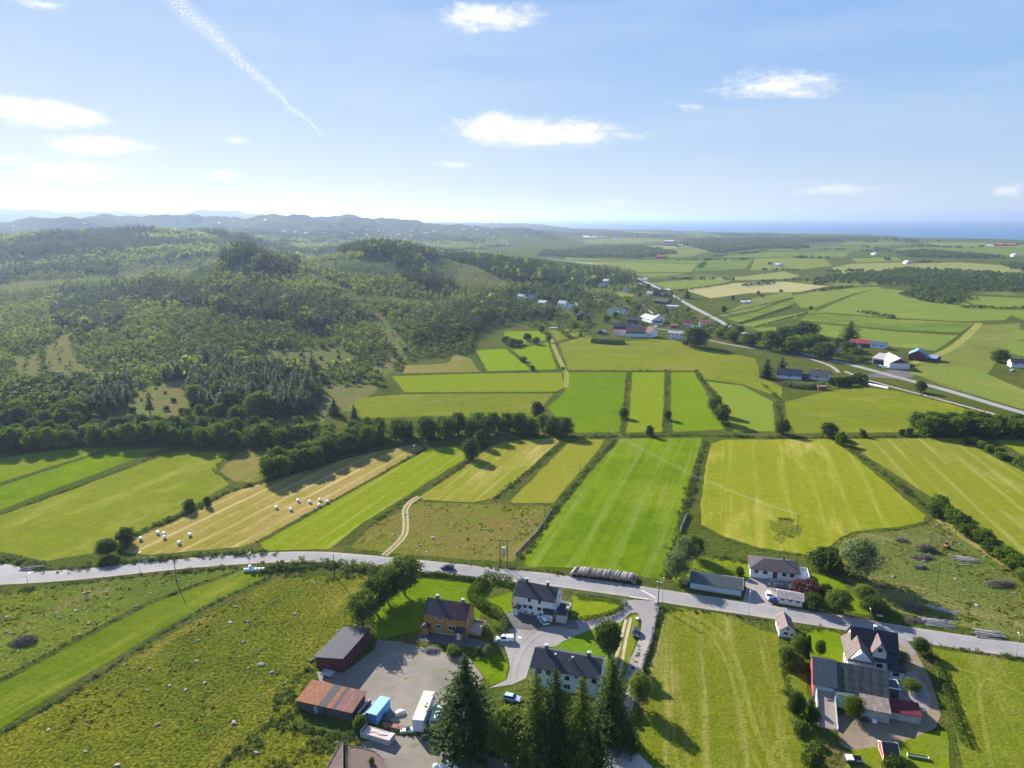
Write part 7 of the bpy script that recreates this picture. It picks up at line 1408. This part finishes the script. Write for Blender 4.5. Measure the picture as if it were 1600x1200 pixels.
# orange mini excavator in the clearing
g=G(1479,856); e=empty("mini_excavator",(g[0],g[1],0),.4); tag(e,"small orange excavator at the top of the clearing","excavator"); orr=mat("excavator_orange",(.36,.15,.035),.5)
for y in (-.75,.45): b=B(); b.prof([(-1,.12),(-.8,0),(.8,0),(1,.12),(1,.38),(.8,.5),(-.8,.5),(-1,.38)],y,y+.3,'y'); b.build("track",tyre,e)
b=B(); b.box(-1,.7,-.65,.65,.55,1.15); b.build("body",orr,e,bevel=.06); b=B(); b.box(-.2,.6,-.1,.6,1.15,2.2); b.build("cab",glass,e); b=B(); b.box(-.25,.65,-.15,.65,2.2,2.27); b.build("cab_roof",orr,e); b=B(); b.cyl((.7,-.3,.9),(1.9,-.3,2.3),.12,.1,6); b.cyl((1.9,-.3,2.3),(2.7,-.3,1.0),.09,.08,6); b.build("boom",orr,e); b=B(); b.prof([(2.5,.5),(2.9,.6),(2.8,1.05),(2.55,1.0)],-.55,-.05,'y'); b.build("bucket",dtrim,e)
# slurry pits at the bottom edge
for (nm,lab,pts) in (("slurry_tank","left half of a round tank filled with dried brown slurry at the bottom edge",[(532,1166),(536,1164),(536,1225),(500,1225),(515,1196)]),("slurry_tank","right half of the round tank of dried brown slurry, with a sapling in it",[(546,1170),(566,1172),(586,1178),(600,1190),(608,1210),(610,1225),(546,1225)])):
    P_=[G(*p) for p in pts]; c0_=P_[0]; b=B(); Q_=[(p[0]-c0_[0],p[1]-c0_[1]) for p in P_]; ar=sum(Q_[i][0]*Q_[(i+1)%len(Q_)][1]-Q_[(i+1)%len(Q_)][0]*Q_[i][1] for i in range(len(Q_)))
    if ar<0: Q_=Q_[::-1]
    b.hull8([(x,y,-.1) for x,y in Q_],[(x,y,.55) for x,y in Q_]); o_=b.build(nm,heap); o_.location=(c0_[0],c0_[1],0); tag(o_,lab,"slurry tank")
    n=len(Q_); b=B()
    for i in range(n): a=Q_[i];c=Q_[(i+1)%n]; b.cyl((a[0],a[1],.58),(c[0],c[1],.58),.14,.14,5)
    b.build("rim",mat("rim_concrete",(.13,.12,.105),.95,var=.3),o_)
sheet("dark_pit",[(536,1163),(572,1168),(586,1174),(560,1172),(546,1172),(546,1225),(536,1225)],.045,mat("pit_black",(.008,.008,.008),.9))
plant(*G(581,1197),.5,1.6,1.1,'h',"sapling growing in the brown slurry tank at the bottom edge",i=2)
brush("pale heap of rubble and stones at the corner of the lower yard",(742,1190),1.9,1.2,.8,21,mat("rubble",(.34,.30,.25),.95),n=900)
# ---------------------------------------------------------------- a person on the drive
def person(u,v_,label):
    g=G(u,v_); J=[(0,0,.93),(0,0,1.15),(0,0,1.40),(0,.01,1.52),(0,.02,1.62),(0,.03,1.72), (.10,0,.88),(.12,.03,.50),(.11,0,.09),(.11,.14,.05),(-.10,0,.88),(-.13,-.02,.50),(-.14,-.05,.09),(-.14,.09,.05),
      (.19,0,1.40),(.24,-.02,1.13),(.25,.06,.88),(-.19,0,1.40),(-.24,-.02,1.13),(-.26,.05,.88)]
    E=[(0,1),(1,2),(2,3),(3,4),(4,5),(0,6),(6,7),(7,8),(8,9),(0,10),(10,11),(11,12),(12,13),(2,14),(14,15),(15,16),(2,17),(17,18),(18,19)]
    Rr=[.15,.13,.15,.055,.095,.07,.09,.06,.045,.04,.09,.06,.045,.04,.06,.045,.032,.06,.045,.032]
    for hd,sx in ((16,1),(19,-1)):
        hx,hy,hz_=J[hd]; 
        for f in range(5):
            i=len(J); dx=(f-1.5)*.016 if f<4 else sx*-.0; J.append((hx+dx*.6,hy+.03+(f-1.5)*.012,hz_-.10)); J.append((hx+dx,hy+.045+(f-1.5)*.014,hz_-.15-(.02 if f in(1,2) else 0))); Rr+= [.011,.009]; E+=[(hd,i),(i,i+1)]
    me=bpy.data.meshes.new("person"); me.from_pydata(J,E,[]); o_=link("person",me,None,(g[0],g[1],.06),.5)
    md=o_.modifiers.new("skin","SKIN")
    for i,s in enumerate(me.skin_vertices[0].data): s.radius=(Rr[i],Rr[i]*.85); s.use_root=(i==0)
    sb=o_.modifiers.new("sub","SUBSURF"); sb.levels=1; sb.render_levels=1
    dg=bpy.context.evaluated_depsgraph_get(); m2=bpy.data.meshes.new_from_object(o_.evaluated_get(dg)); o_.modifiers.clear(); o_.data=m2
    for m in (mat("dark_trousers",(.03,.03,.04),.9),mat("pale_jumper",(.40,.42,.38),.9),mat("skin_tone",(.5,.3,.22),.6),mat("brown_hair",(.08,.05,.03),.9)): m2.materials.append(m)
    for p in m2.polygons:
        z=p.center.z; x=abs(p.center.x); p.material_index=3 if z>1.69 or (z>1.6 and p.center.y<.0) else 2 if z>1.47 or (x>.2 and z<.92) else 1 if z>.95 or x>.19 else 0; p.use_smooth=True
    tag(o_,label,"person")
person(1201.6,918.6,"person in a pale top and dark trousers standing on the bungalow drive")
# ---------------------------------------------------------------- the air
def build_haze():
    m=bpy.data.materials.new("haze"); m.use_nodes=True; t=NT(m.node_tree); t.N.clear()
    o=t.n('ShaderNodeOutputMaterial'); v_=t.n('ShaderNodeVolumePrincipled')
    v_.inputs['Color'].default_value=(.40,.51,.73,1); v_.inputs['Density'].default_value=HAZE; v_.inputs['Anisotropy'].default_value=HAZE_G
    t.L.new(v_.outputs[0],o.inputs['Volume'])
    x=62000.; y0=-20000.; y1=62000.; z0=-16.; z1=float(max(V_[:,2].max()+14,zt+3,H+10))
    V=[(-x,y0,z0),(x,y0,z0),(x,y1,z0),(-x,y1,z0),(-x,y0,z1),(x,y0,z1),(x,y1,z1),(-x,y1,z1)]
    Q=[(0,3,2,1),(4,5,6,7),(0,1,5,4),(1,2,6,5),(2,3,7,6),(3,0,4,7)]
    tag(link("haze",mesh_np("haze",V,Q,[m])),kind='stuff')
build_haze()
